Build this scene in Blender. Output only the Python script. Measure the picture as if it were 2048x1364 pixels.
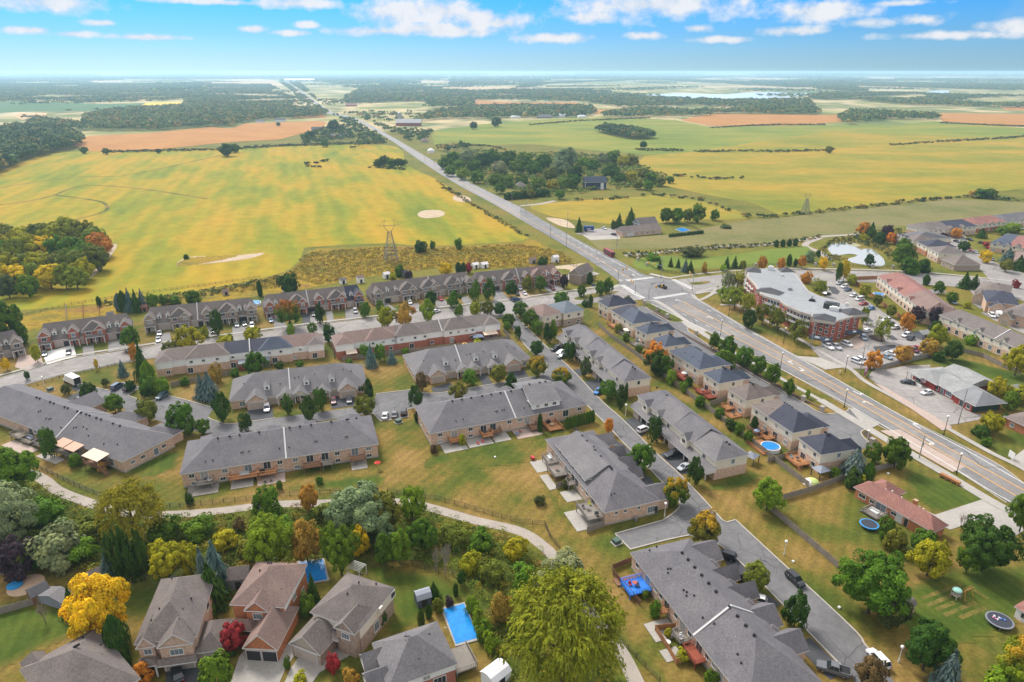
import bpy,math,random
import numpy as np
from mathutils import Vector,geometry
sc=bpy.context.scene
C=sc.collection
for o in list(bpy.data.objects):
 bpy.data.objects.remove(o)
# ------------------------------------------------------------ camera, sky, sun, exposure
FOC,HORIZON,CAM_H=1365.0,143.0,100.0
PITCH=math.atan((682-HORIZON)/FOC)
cp,sp=math.cos(PITCH),math.sin(PITCH)
cam=bpy.data.objects.new('camera',bpy.data.cameras.new('camera'))
C.objects.link(cam)
cam.location=(0,0,CAM_H)
cam.rotation_euler=(math.pi/2-PITCH,0,0)
cam.data.sensor_width=36
cam.data.lens=36*FOC/2048
cam.data.clip_start=1
cam.data.clip_end=200000
sc.camera=cam
HAZE_D=.0001
SUN_AZ,SUN_EL=math.radians(-32),math.radians(47)
sun=bpy.data.objects.new('sun',bpy.data.lights.new('sun','SUN'))
C.objects.link(sun)
sun.data.energy=1.4
sun.data.angle=math.radians(20)
sun.data.color=(1.0,.95,.88)
sd=Vector((math.sin(SUN_AZ)*math.cos(SUN_EL),math.cos(SUN_AZ)*math.cos(SUN_EL),math.sin(SUN_EL)))
sun.rotation_euler=(-sd).to_track_quat('-Z','Y').to_euler()
sc.view_settings.view_transform='Standard'
sc.view_settings.look='None'
sc.view_settings.gamma=1
sc.view_settings.use_curve_mapping=False
sc.view_settings.exposure=2.05
sc.cycles.use_denoising=True
sc.cycles.max_bounces=6
sc.cycles.volume_bounces=1
W=bpy.data.worlds.new('World')
sc.world=W
W.use_nodes=True
def build_sky():
 nt=W.node_tree
 N,Lk=nt.nodes,nt.links
 N.clear()
 def math_(op,a,b=None,c=None,clamp=False):
  n=N.new('ShaderNodeMath');n.operation=op;n.use_clamp=clamp
  for i,x in enumerate((a,b,c)):
   if x is None:continue
   if isinstance(x,(int,float)):n.inputs[i].default_value=x
   else:Lk.new(x,n.inputs[i])
  return n.outputs[0]
 tc=N.new('ShaderNodeTexCoord')
 sep=N.new('ShaderNodeSeparateXYZ')
 Lk.new(tc.outputs['Generated'],sep.inputs[0])
 x,y,z=sep.outputs
 az=math_('ARCTAN2',x,y)
 el=math_('ARCSINE',z)
 sky=N.new('ShaderNodeTexSky')
 sky.sky_type='NISHITA'
 sky.sun_disc=False
 sky.sun_elevation=SUN_EL
 sky.sun_rotation=SUN_AZ
 sky.altitude=200
 sky.air_density=1.0
 sky.dust_density=.6
 sky.ozone_density=1.5
 ramp=N.new('ShaderNodeValToRGB')
 e=ramp.color_ramp.elements
 for k,(p,c)in enumerate(((0,(.30,.53,.88)),(.03,(.235,.43,.76)),(.075,(.155,.365,.70)),(.15,(.075,.35,.76)),(.35,(.18,.44,.8)),(.9,(.55,.78,1.0)))):
  m=e[k]if k<2 else e.new(p)
  m.position=p;m.color=(*c,1)
 Lk.new(math_('MULTIPLY',el,1/.6,clamp=True),ramp.inputs[0])
 mul=N.new('ShaderNodeMix');mul.data_type='RGBA';mul.blend_type='MULTIPLY'
 mul.inputs[0].default_value=1
 Lk.new(sky.outputs[0],mul.inputs[6]);Lk.new(ramp.outputs[0],mul.inputs[7])
 comb=N.new('ShaderNodeCombineXYZ')
 Lk.new(x,comb.inputs[0]);Lk.new(y,comb.inputs[1]);Lk.new(math_('MULTIPLY',z,1.4),comb.inputs[2])
 n1=N.new('ShaderNodeTexNoise');n1.inputs['Scale'].default_value=9;n1.inputs['Detail'].default_value=7
 n1.inputs['Roughness'].default_value=.6
 Lk.new(comb.outputs[0],n1.inputs['Vector'])
 n2=N.new('ShaderNodeTexNoise');n2.inputs['Scale'].default_value=2.2;n2.inputs['Detail'].default_value=5
 Lk.new(comb.outputs[0],n2.inputs['Vector'])
 blobs=[(800,26,95,30),(880,22,90,30),(950,38,80,24),(880,58,175,16),(1005,45,62,17),(770,62,120,11),(900,66,120,9),(1310,8,200,34),(1190,34,62,13),(1640,22,105,20),(1600,62,68,10),(1735,46,62,9),(1840,38,50,11),(1397,56,30,8),(1900,70,120,8),(2040,52,70,14),(1110,76,80,10),(1285,72,38,8),(85,4,120,20),(200,45,36,6),(60,60,42,7),(145,68,44,6),(290,74,70,6),(507,58,28,7),(585,67,44,6),(615,50,24,7),(590,6,90,11),(410,3,130,6),(1810,6,70,6),(1440,80,60,7)]
 best=None
 for bx,by,bw,bh in blobs:
  dx,dy=(bx-1024)/FOC,(682-by)/FOC
  d=Vector((dx,cp+dy*sp,-sp+dy*cp)).normalized()
  a0,e0=math.atan2(d.x,d.y),math.asin(d.z)
  u=math_('MULTIPLY',math_('SUBTRACT',az,a0),FOC/bw)
  v=math_('MULTIPLY',math_('SUBTRACT',el,e0),FOC/bh)
  r=math_('SUBTRACT',1.0,math_('SQRT',math_('ADD',math_('MULTIPLY',u,u),math_('MULTIPLY',v,v))))
  best=r if best is None else math_('MAXIMUM',best,r)
 best=math_('MAXIMUM',best,-1.0)
 n3=N.new('ShaderNodeTexNoise');n3.inputs['Scale'].default_value=30;n3.inputs['Detail'].default_value=7;n3.inputs['Roughness'].default_value=.58
 Lk.new(comb.outputs[0],n3.inputs['Vector'])
 dens=math_('ADD',math_('MULTIPLY',best,1.5),math_('MULTIPLY',math_('SUBTRACT',n3.outputs[0],.5),3.4))
 dens=math_('MULTIPLY',math_('ADD',dens,.05),.95,clamp=True)
 wisp=math_('MULTIPLY',math_('SUBTRACT',n1.outputs[0],.60),1.2,clamp=True)
 high=math_('MULTIPLY',math_('SUBTRACT',n2.outputs[0],.34),4.5,clamp=True)
 high=math_('MULTIPLY',high,math_('MULTIPLY',math_('SUBTRACT',el,.10),6.0,clamp=True))
 cov=math_('MAXIMUM',dens,wisp)
 ccol=N.new('ShaderNodeMix');ccol.data_type='RGBA'
 ccol.inputs[6].default_value=(3.0,3.5,4.1,1);ccol.inputs[7].default_value=(4.4,4.4,4.5,1)
 Lk.new(math_('MULTIPLY',math_('ADD',math_('SUBTRACT',n3.outputs[0],.42),math_('MULTIPLY',best,.12)),4.0,clamp=True),ccol.inputs[0])
 mix=N.new('ShaderNodeMix');mix.data_type='RGBA'
 Lk.new(math_('MULTIPLY',cov,.92),mix.inputs[0])
 Lk.new(mul.outputs[2],mix.inputs[6]);Lk.new(ccol.outputs[2],mix.inputs[7])
 up=N.new('ShaderNodeMix');up.data_type='RGBA';up.inputs[7].default_value=(9.0,8.5,7.8,1)
 Lk.new(math_('MULTIPLY',high,.9),up.inputs[0]);Lk.new(mix.outputs[2],up.inputs[6]);mix=up
 bg=N.new('ShaderNodeBackground');bg.inputs[1].default_value=.05
 out=N.new('ShaderNodeOutputWorld')
 Lk.new(mix.outputs[2],bg.inputs[0]);Lk.new(bg.outputs[0],out.inputs[0])
build_sky()
# ------------------------------------------------------------ helpers
def at(px,py,z=.0):
 """ground position (at height z) seen at a photograph pixel"""
 dx,dy=(px-1024)/FOC,(682-py)/FOC
 Y,Z=cp+dy*sp,-sp+dy*cp
 t=(z-CAM_H)/min(Z,-.0024)
 return Vector((dx*t,Y*t,z))
def height_at(px,yb,yt):
 b=at(px,yb)
 dy=(682-yt)/FOC
 return CAM_H+b.y/(cp+dy*sp)*(-sp+dy*cp)
def depth_of(p):
 return p.y*cp-(p.z-CAM_H)*sp
def link(name,data,parent=None,loc=(0,0,0),rz=.0,scale=None,**props):
 o=bpy.data.objects.new(name,data)
 C.objects.link(o)
 o.location=loc
 if rz:o.rotation_euler=(0,0,rz)
 if scale is not None:o.scale=scale
 if parent:o.parent=parent
 for k,v in props.items():
  if v is not None:o[k]=v
 return o
def thing(name,label,category,loc,rz=.0,group=None,data=None,scale=None):
 return link(name,data,None,loc,rz,scale,label=label,category=category,group=group)
def copy_thing(src,loc,rz,label,group=None,color=None,scale=None):
 c=src.copy();C.objects.link(c)
 c.location=loc;c.rotation_euler=(0,0,rz);c['label']=label
 if group:c['group']=group
 elif 'group' in c.keys():del c['group']
 if scale is not None:c.scale=scale
 def kids(a,b):
  for ch in KIDS.get(a.name,()):
   d=ch.copy();C.objects.link(d);d.parent=b
   if color is not None:d.color=color
   KIDS.setdefault(b.name,[]).append(d)
   kids(ch,d)
 kids(src,c)
 return c
KIDS={}
def kid(name,data,parent,loc=(0,0,0),rz=.0,scale=None,**p):
 o=link(name,data,parent,loc,rz,scale,**p)
 KIDS.setdefault(parent.name,[]).append(o)
 return o
class MB:
 def __init__(s):s.v,s.f,s.m=[],[],[]
 def poly(s,pts,mi=0):
  n=len(s.v);s.v+=[tuple(p)for p in pts];s.f.append(tuple(range(n,n+len(pts))));s.m.append(mi);return s
 def box(s,x0,y0,z0,x1,y1,z1,mi=0,bottom=True,top=None):
  p=[(x0,y0,z0),(x1,y0,z0),(x1,y1,z0),(x0,y1,z0),(x0,y0,z1),(x1,y0,z1),(x1,y1,z1),(x0,y1,z1)]
  n=len(s.v);s.v+=p
  q=[(0,1,5,4),(1,2,6,5),(2,3,7,6),(3,0,4,7),(4,5,6,7)]+([(3,2,1,0)]if bottom else[])
  for i,a in enumerate(q):
   s.f.append(tuple(n+k for k in a));s.m.append(mi if not(i==4 and top is not None)else top)
  return s
 def obox(s,a,b,w,h,mi=0):
  """bar of width w and height h (upwards) from a to b"""
  a,b=Vector(a),Vector(b)
  d=(b-a);n=Vector((-d.y,d.x,0))
  n=n.normalized()*(w/2)if n.length>1e-6 else Vector((w/2,0,0))
  u=Vector((0,0,h))
  p=[a-n,b-n,b+n,a+n];p+=[q+u for q in p]
  k=len(s.v);s.v+=[tuple(q)for q in p]
  for q in((0,1,5,4),(1,2,6,5),(2,3,7,6),(3,0,4,7),(4,5,6,7),(3,2,1,0)):
   s.f.append(tuple(k+i for i in q));s.m.append(mi)
  return s
 def tube(s,a,b,r0,r1=None,n=5,mi=0):
  a,b=Vector(a),Vector(b);r1=r0 if r1 is None else r1
  d=(b-a).normalized();u=d.orthogonal().normalized();w=d.cross(u)
  k=len(s.v)
  for c,r in((a,r0),(b,r1)):
   for i in range(n):
    t=2*math.pi*i/n
    s.v.append(tuple(c+u*(r*math.cos(t))+w*(r*math.sin(t))))
  for i in range(n):
   j=(i+1)%n
   s.f.append((k+i,k+j,k+n+j,k+n+i));s.m.append(mi)
  s.f.append(tuple(k+n+i for i in range(n)));s.m.append(mi)
  return s
 def prism(s,pts,z0,z1,mi=0,top=None):
  n=len(pts);k=len(s.v)
  s.v+=[(p[0],p[1],z0)for p in pts]+[(p[0],p[1],z1)for p in pts]
  for i in range(n):
   j=(i+1)%n
   s.f.append((k+i,k+j,k+n+j,k+n+i));s.m.append(mi)
  for t in geometry.tessellate_polygon([[Vector((p[0],p[1],0))for p in pts]]):
   s.f.append(tuple(k+n+i for i in t));s.m.append(mi if top is None else top)
  return s
 def sphere(s,c,r,mi=0,n=8,m=5,sz=1.0):
  k=len(s.v)
  for j in range(m+1):
   ph=math.pi*j/m
   for i in range(n):
    t=2*math.pi*i/n
    s.v.append((c[0]+r*math.sin(ph)*math.cos(t),c[1]+r*math.sin(ph)*math.sin(t),c[2]+sz*r*math.cos(ph)))
  for j in range(m):
   for i in range(n):
    a,b=k+j*n+i,k+j*n+(i+1)%n
    s.f.append((a,b,b+n,a+n));s.m.append(mi)
  return s
 def mesh(s,name,mats,smooth=False):
  me=bpy.data.meshes.new(name)
  me.from_pydata(s.v,[],s.f)
  for m in(mats if isinstance(mats,(list,tuple))else[mats]):me.materials.append(m)
  me.polygons.foreach_set('material_index',s.m)
  if smooth:me.polygons.foreach_set('use_smooth',[True]*len(s.f))
  me.update()
  return me
# ------------------------------------------------------------ materials
MATS={}
def nodes_of(name):
 m=bpy.data.materials.new(name);m.use_nodes=True
 nt=m.node_tree
 return m,nt,nt.nodes,nt.links,nt.nodes['Principled BSDF']
def noise(N,Lk,scale,detail=3,vec=None,rough=.6,coord='Object',stretch=None,rot=.0):
 n=N.new('ShaderNodeTexNoise')
 n.inputs['Scale'].default_value=scale;n.inputs['Detail'].default_value=detail;n.inputs['Roughness'].default_value=rough
 if vec is None:
  tc=N.new('ShaderNodeTexCoord');vec=tc.outputs[coord]
 if stretch:
  mp=N.new('ShaderNodeMapping');mp.vector_type='TEXTURE';mp.inputs['Scale'].default_value=tuple(1/q for q in stretch);mp.inputs['Rotation'].default_value=(0,0,rot)
  Lk.new(vec,mp.inputs[0]);vec=mp.outputs[0]
 Lk.new(vec,n.inputs['Vector'])
 return n.outputs[0]
def ramp(N,Lk,fac,stops):
 r=N.new('ShaderNodeValToRGB');e=r.color_ramp.elements
 while len(e)<len(stops):e.new(.5)
 for k,(p,c)in enumerate(stops):
  e[k].position=p;e[k].color=(*c,1)
 Lk.new(fac,r.inputs[0])
 return r.outputs[0]
def mixc(N,Lk,fac,a,b,mode='MIX'):
 n=N.new('ShaderNodeMix');n.data_type='RGBA';n.blend_type=mode
 for i,x in((0,fac),(6,a),(7,b)):
  if isinstance(x,(int,float)):n.inputs[i].default_value=x
  elif isinstance(x,tuple):n.inputs[i].default_value=(*x,1)
  else:Lk.new(x,n.inputs[i])
 return n.outputs[2]
def sc3(c,k):return tuple(min(1.0,x*k)for x in c)
def mat(name,c,rough=.85,spec=.3,var=.25,s1=.35,s2=4.0,metal=.0,bump=.0,objcol=False,coat=.0):
 """surface of one colour with two scales of wear"""
 if name in MATS:return MATS[name]
 m,nt,N,Lk,b=nodes_of(name)
 if objcol:
  oi=N.new('ShaderNodeObjectInfo');base=oi.outputs['Color']
 else:base=c
 if var>0:
  a=noise(N,Lk,s1,4);d=noise(N,Lk,s2,3)
  k=ramp(N,Lk,a,[(.25,(1-var,)*3),(.75,(1+var*.0+.0,)*3)])
  k2=ramp(N,Lk,d,[(.3,(1-var*.8,)*3),(.7,(1,1,1))])
  base=mixc(N,Lk,1.0,base,k,'MULTIPLY');base=mixc(N,Lk,1.0,base,k2,'MULTIPLY')
  if bump:
   bp=N.new('ShaderNodeBump');bp.inputs['Strength'].default_value=bump;bp.inputs['Distance'].default_value=.05
   Lk.new(d,bp.inputs['Height']);Lk.new(bp.outputs[0],b.inputs['Normal'])
 if isinstance(base,tuple):b.inputs['Base Color'].default_value=(*base,1)
 else:Lk.new(base,b.inputs['Base Color'])
 b.inputs['Roughness'].default_value=rough;b.inputs['Specular IOR Level'].default_value=spec;b.inputs['Metallic'].default_value=metal
 b.inputs['Coat Weight'].default_value=coat
 MATS[name]=m
 return m
def asphalt(name,c,crack=.0,rough=.9):
 """worn asphalt: broad tone changes, patches, fine aggregate, sealed cracks"""
 if name in MATS:return MATS[name]
 m,nt,N,Lk,b=nodes_of(name)
 a=noise(N,Lk,.07,5);d=noise(N,Lk,.6,5);g=noise(N,Lk,5.0,2)
 k=mixc(N,Lk,1.0,c,ramp(N,Lk,a,[(.3,(.74,)*3),(.7,(1.1,)*3)]),'MULTIPLY')
 k=mixc(N,Lk,1.0,k,ramp(N,Lk,d,[(.3,(.82,)*3),(.65,(1.06,1.05,1.04))]),'MULTIPLY')
 k=mixc(N,Lk,1.0,k,ramp(N,Lk,g,[(.3,(.86,)*3),(.7,(1.08,)*3)]),'MULTIPLY')
 if crack:
  tc=N.new('ShaderNodeTexCoord');nz=N.new('ShaderNodeTexNoise');nz.inputs['Scale'].default_value=.5;Lk.new(tc.outputs['Object'],nz.inputs['Vector'])
  ad=N.new('ShaderNodeMix');ad.data_type='RGBA';ad.blend_type='ADD';ad.inputs[0].default_value=3.0;Lk.new(tc.outputs['Object'],ad.inputs[6]);Lk.new(nz.outputs['Color'],ad.inputs[7])
  vo=N.new('ShaderNodeTexVoronoi');vo.feature='DISTANCE_TO_EDGE';vo.inputs['Scale'].default_value=crack;Lk.new(ad.outputs[2],vo.inputs['Vector'])
  msk=ramp(N,Lk,noise(N,Lk,.05,2),[(.45,(0,0,0)),(.55,(1,1,1))])
  ln=ramp(N,Lk,vo.outputs['Distance'],[(.008,(1,1,1)),(.016,(0,0,0))])
  k=mixc(N,Lk,mixc(N,Lk,1.0,ln,msk,'MULTIPLY'),k,sc3(c,.45))
 Lk.new(k,b.inputs['Base Color']);b.inputs['Roughness'].default_value=rough;b.inputs['Specular IOR Level'].default_value=.25
 MATS[name]=m
 return m
def patch_col(N,Lk,stops,scale,detail=5,stretch=None,rot=.0,fine=1.2,fine_amt=.25,stripe=None):
 f=noise(N,Lk,scale,detail,stretch=stretch,rot=rot)
 col_=ramp(N,Lk,f,stops)
 g=noise(N,Lk,fine,4)
 col_=mixc(N,Lk,1.0,col_,ramp(N,Lk,g,[(.3,(1-fine_amt,)*3),(.7,(1,1,1))]),'MULTIPLY')
 if stripe:
  per,amt,ang=stripe
  tc=N.new('ShaderNodeTexCoord');mp=N.new('ShaderNodeMapping');mp.inputs['Rotation'].default_value=(0,0,ang)
  Lk.new(tc.outputs['Object'],mp.inputs[0])
  w=N.new('ShaderNodeTexWave');w.inputs['Scale'].default_value=.314/per;w.inputs['Distortion'].default_value=2.5;w.inputs['Detail'].default_value=3;w.inputs['Detail Scale'].default_value=.4
  Lk.new(mp.outputs[0],w.inputs['Vector'])
  col_=mixc(N,Lk,1.0,col_,ramp(N,Lk,w.outputs[1],[(.1,(1-amt,)*3),(.9,(1,1,1))]),'MULTIPLY')
 return col_
def patches(name,stops,scale,detail=5,stretch=None,rot=.0,fine=1.2,fine_amt=.25,stripe=None,rough=.95,under=None,edge=None):
 """ground cover: broad patches of several colours, fine mottling, optional mown or sown rows (period m, amount, angle);
    under = the ground cover it fades into along a ragged border (mesh attribute 'edge')"""
 if name in MATS:return MATS[name]
 m,nt,N,Lk,b=nodes_of(name)
 args=(stops,scale,detail,stretch,rot,fine,fine_amt,stripe)
 GROUND[name]=args
 col_=patch_col(N,Lk,*args)
 if under:
  at_=N.new('ShaderNodeAttribute');at_.attribute_name='edge'
  q=noise(N,Lk,edge or .22,5)
  ad=N.new('ShaderNodeMath');ad.operation='MULTIPLY_ADD';Lk.new(q,ad.inputs[0]);ad.inputs[1].default_value=1.6;ad.inputs[2].default_value=-.85
  a2=N.new('ShaderNodeMath');a2.operation='MULTIPLY_ADD';a2.use_clamp=True;Lk.new(at_.outputs['Fac'],a2.inputs[0]);a2.inputs[1].default_value=1.5;Lk.new(ad.outputs[0],a2.inputs[2])
  col_=mixc(N,Lk,a2.outputs[0],patch_col(N,Lk,*GROUND[under]),col_)
 Lk.new(col_,b.inputs['Base Color'])
 b.inputs['Roughness'].default_value=rough;b.inputs['Specular IOR Level'].default_value=.1
 MATS[name]=m
 return m
GROUND={}
def shingle(name,c):
 """asphalt shingles: courses, tab-to-tab tone changes and weathering"""
 if name in MATS:return MATS[name]
 m,nt,N,Lk,b=nodes_of(name)
 a=noise(N,Lk,.25,4);d=noise(N,Lk,2.6,3);g=noise(N,Lk,9.0,2)
 k=mixc(N,Lk,1.0,c,ramp(N,Lk,a,[(.3,(.78,.78,.80)),(.7,(1.08,1.06,1.03))]),'MULTIPLY')
 k=mixc(N,Lk,1.0,k,ramp(N,Lk,d,[(.3,(.74,.74,.76)),(.7,(1.14,)*3)]),'MULTIPLY')
 k=mixc(N,Lk,1.0,k,ramp(N,Lk,g,[(.3,(.7,)*3),(.7,(1.2,)*3)]),'MULTIPLY')
 Lk.new(k,b.inputs['Base Color'])
 bp=N.new('ShaderNodeBump');bp.inputs['Strength'].default_value=.35;bp.inputs['Distance'].default_value=.04
 Lk.new(g,bp.inputs['Height']);Lk.new(bp.outputs[0],b.inputs['Normal'])
 b.inputs['Roughness'].default_value=.82;b.inputs['Specular IOR Level'].default_value=.3
 MATS[name]=m
 return m
def brick_mat(name,c1,c2,mortar):
 if name in MATS:return MATS[name]
 m,nt,N,Lk,b=nodes_of(name)
 tc=N.new('ShaderNodeTexCoord');sep=N.new('ShaderNodeSeparateXYZ');Lk.new(tc.outputs['Object'],sep.inputs[0])
 ad=N.new('ShaderNodeMath');ad.operation='ADD';Lk.new(sep.outputs[0],ad.inputs[0]);Lk.new(sep.outputs[1],ad.inputs[1])
 cb=N.new('ShaderNodeCombineXYZ');Lk.new(ad.outputs[0],cb.inputs[0]);Lk.new(sep.outputs[2],cb.inputs[1])
 t=N.new('ShaderNodeTexBrick');t.inputs['Scale'].default_value=1.0
 t.inputs['Brick Width'].default_value=.44;t.inputs['Row Height'].default_value=.17;t.inputs['Mortar Size'].default_value=.018
 t.inputs['Color1'].default_value=(*c1,1);t.inputs['Color2'].default_value=(*c2,1);t.inputs['Mortar'].default_value=(*mortar,1)
 Lk.new(cb.outputs[0],t.inputs['Vector'])
 a=noise(N,Lk,1.6,4);k=mixc(N,Lk,1.0,t.outputs[0],ramp(N,Lk,a,[(.3,(.72,)*3),(.7,(1.1,)*3)]),'MULTIPLY')
 Lk.new(k,b.inputs['Base Color']);b.inputs['Roughness'].default_value=.9;b.inputs['Specular IOR Level'].default_value=.2
 MATS[name]=m
 return m
def foliage(name,turned=None):
 """leaves: object colour, each leaf its own tint; turned = colour of the leaves that have already turned (mesh attribute 'turn')"""
 if name in MATS:return MATS[name]
 m,nt,N,Lk,b=nodes_of(name)
 oi=N.new('ShaderNodeObjectInfo')
 at_=N.new('ShaderNodeAttribute');at_.attribute_name='tint'
 base=oi.outputs['Color']
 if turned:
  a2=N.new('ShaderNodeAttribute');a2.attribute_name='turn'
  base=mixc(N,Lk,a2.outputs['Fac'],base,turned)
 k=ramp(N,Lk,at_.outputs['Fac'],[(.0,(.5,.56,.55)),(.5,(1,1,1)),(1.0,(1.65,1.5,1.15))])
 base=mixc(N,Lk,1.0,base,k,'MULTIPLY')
 Lk.new(base,b.inputs['Base Color']);b.inputs['Roughness'].default_value=.7;b.inputs['Specular IOR Level'].default_value=.06
 tr=N.new('ShaderNodeBsdfTranslucent');Lk.new(base,tr.inputs[0])
 ms=N.new('ShaderNodeMixShader');ms.inputs[0].default_value=.28
 Lk.new(b.outputs[0],ms.inputs[1]);Lk.new(tr.outputs[0],ms.inputs[2]);Lk.new(ms.outputs[0],N['Material Output'].inputs[0])
 MATS[name]=m
 return m
def leaf_attr(name):
 """leaf litter and woods: colour of each plant from the mesh attribute 'leaf'"""
 if name in MATS:return MATS[name]
 m,nt,N,Lk,b=nodes_of(name)
 a=N.new('ShaderNodeAttribute');a.attribute_name='leaf'
 Lk.new(a.outputs['Color'],b.inputs['Base Color']);b.inputs['Roughness'].default_value=.8;b.inputs['Specular IOR Level'].default_value=.1
 MATS[name]=m
 return m
def glassy(name,c,rough=.08,spec=.5):
 return mat(name,c,rough=rough,spec=spec,var=0)
white=mat('white_trim',(.62,.61,.58),.6,var=.1)
glass=glassy('window_glass',(.035,.04,.045))
glass_curtain=glassy('curtained_glass',(.30,.29,.27),.2)
glass_blue=glassy('pale_glass',(.14,.17,.19),.15)
black=mat('black_metal',(.02,.02,.022),.5,var=.1)
concrete=mat('concrete',(.36,.335,.30),.9,var=.22,s1=.15,s2=1.5)
kerb_m=mat('kerb_concrete',(.39,.355,.31),.9,var=.2,s1=.3,s2=2)
steel=mat('galvanised_steel',(.32,.33,.34),.5,metal=.6,var=.15)
wood_grey=mat('weathered_wood',(.30,.26,.215),.95,var=.35,s1=.5,s2=5)
wood_orange=mat('stained_cedar',(.42,.19,.075),.75,var=.3,s2=3)
wood_red=mat('red_stained_wood',(.30,.07,.035),.75,var=.3,s2=3)
bark=mat('bark',(.09,.07,.055),.95,var=.4,s2=6)
# ------------------------------------------------------------ the ground
def smooth(pts,k=6,closed=False):
 n=len(pts)
 if n<3:return list(pts)
 out=[]
 rng=range(n if closed else n-1)
 for i in rng:
  g=lambda j:pts[j%n]if closed else pts[max(0,min(n-1,j))]
  p0,p1,p2,p3=g(i-1),g(i),g(i+1),g(i+2)
  for s in range(k):
   t=s/k
   out.append(tuple(.5*(2*p1[d]+(p2[d]-p0[d])*t+(2*p0[d]-5*p1[d]+4*p2[d]-p3[d])*t*t+(3*p1[d]-p0[d]-3*p2[d]+p3[d])*t**3)for d in range(len(p1))))
 if not closed:out.append(tuple(pts[-1]))
 return out
def world(px):return[at(*p)for p in px]
LAYER=[0]
def lift(z):
 """sheets that meet at the same height are laid a hair apart"""
 LAYER[0]=(LAYER[0]+1)%11
 return z+LAYER[0]*.0009
def sheet(name,px,m,z,curve=False,kind='structure',**kw):
 z=lift(z)
 p=world(px)
 if curve:p=[Vector(q)for q in smooth([tuple(v)for v in p],5,True)]
 me=bpy.data.meshes.new(name)
 tri=geometry.tessellate_polygon([[Vector((q.x,q.y,0))for q in p]])
 ar=0
 fs=[]
 for a,b,c in tri:
  s=(p[b].x-p[a].x)*(p[c].y-p[a].y)-(p[c].x-p[a].x)*(p[b].y-p[a].y)
  fs.append((a,b,c)if s>0 else(a,c,b))
 me.from_pydata([(q.x,q.y,z)for q in p],[],fs)
 me.materials.append(m)
 return link(name,me,kind=kind,**kw)
def band(name,px,width,m,z,h=.0,curve=True,wpts=None,kind='structure',k=6):
 """strip of even width along a line; h > 0 makes it a raised kerb"""
 p=wpts or world(px);z=lift(z)
 if curve:p=[Vector(q)for q in smooth([tuple(v)for v in p],k)]
 L_,R_=[],[]
 for i,q in enumerate(p):
  d=(p[min(i+1,len(p)-1)]-p[max(i-1,0)]);d.z=0
  d=d.normalized()if d.length>1e-6 else Vector((1,0,0))
  n=Vector((-d.y,d.x,0))*width/2
  L_.append(q+n);R_.append(q-n)
 mb=MB()
 for i in range(len(p)-1):
  a,b,c,d=R_[i],R_[i+1],L_[i+1],L_[i]
  t=lambda q,zz:(q.x,q.y,zz)
  mb.poly([t(a,z+h),t(b,z+h),t(c,z+h),t(d,z+h)])
  if h:
   mb.poly([t(b,z),t(b,z+h),t(a,z+h),t(a,z)]);mb.poly([t(d,z),t(d,z+h),t(c,z+h),t(c,z)])
 return link(name,mb.mesh(name,m),kind=kind)
def kerb(px,curve=True,w=.32):return band('kerb',px,w,kerb_m,.02,.15,curve)
def soft_sheet(name,px,m,z,fade=4.0,cell=1.6,curve=True):
 """ground sheet whose cover thins out towards its border"""
 p=[tuple(v)[:2]for v in world(px)];z=lift(z)
 if curve:p=smooth(p,4,True)
 a=np.array(p);lo,hi=a.min(0),a.max(0)
 cell=max(cell,float(max(hi-lo))/140)
 nx,ny=int((hi[0]-lo[0])/cell)+2,int((hi[1]-lo[1])/cell)+2
 gx,gy=np.meshgrid(lo[0]+np.arange(nx)*cell,lo[1]+np.arange(ny)*cell)
 P=np.stack([gx.ravel(),gy.ravel()],1);ok=inside(p,P);d=np.full(len(P),1e9)
 for i in range(len(p)):
  u,v=a[i],a[(i+1)%len(p)];w=v-u;t=np.clip(((P-u)@w)/max(1e-9,w@w),0,1)
  d=np.minimum(d,np.linalg.norm(P-(u+t[:,None]*w),axis=1))
 e=np.where(ok,np.clip(d/fade,0,1),0)
 K=ok.reshape(ny,nx);I=np.arange(nx*ny).reshape(ny,nx);fs=[]
 for j in range(ny-1):
  for i in range(nx-1):
   if K[j,i]and K[j,i+1]and K[j+1,i]and K[j+1,i+1]:fs.append((I[j,i],I[j,i+1],I[j+1,i+1],I[j+1,i]))
 used=sorted({k for f in fs for k in f});mp={k:i for i,k in enumerate(used)}
 me=bpy.data.meshes.new(name)
 me.from_pydata([(P[k,0],P[k,1],z)for k in used],[],[tuple(mp[k]for k in f)for f in fs])
 me.attributes.new('edge','FLOAT','POINT').data.foreach_set('value',e[used].astype(np.float32))
 me.materials.append(m)
 return link(name,me,kind='structure')
def inside(poly,P):
 x,y=P[:,0],P[:,1];res=np.zeros(len(P),bool);n=len(poly)
 for i in range(n):
  (x0,y0),(x1,y1)=poly[i],poly[(i+1)%n]
  if y0==y1:continue
  res^=((y0>y)!=(y1>y))&(x<(x1-x0)*(y-y0)/(y1-y0)+x0)
 return res
lawn_m=patches('dry_lawn',[(.34,(.066,.095,.013)),(.44,(.110,.115,.018)),(.52,(.185,.135,.030)),(.66,(.28,.175,.055))],.05,9,fine=1.3,fine_amt=.4,stripe=(2.6,.13,.5))
green_m=patches('green_lawn',[(.3,(.042,.075,.010)),(.55,(.075,.105,.014)),(.75,(.14,.125,.025))],.10,5,fine=1.5,fine_amt=.3,stripe=(2.3,.13,-.3),under='dry_lawn')
valley_m=patches('rough_grass',[(.25,(.050,.080,.012)),(.5,(.10,.115,.016)),(.75,(.19,.16,.024))],.12,6,fine=.8,fine_amt=.45,under='dry_lawn')
verge_m=patches('rough_verge',[(.3,(.075,.10,.014)),(.5,(.15,.14,.02)),(.7,(.19,.135,.03))],.03,7,fine=.4,fine_amt=.35)
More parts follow.
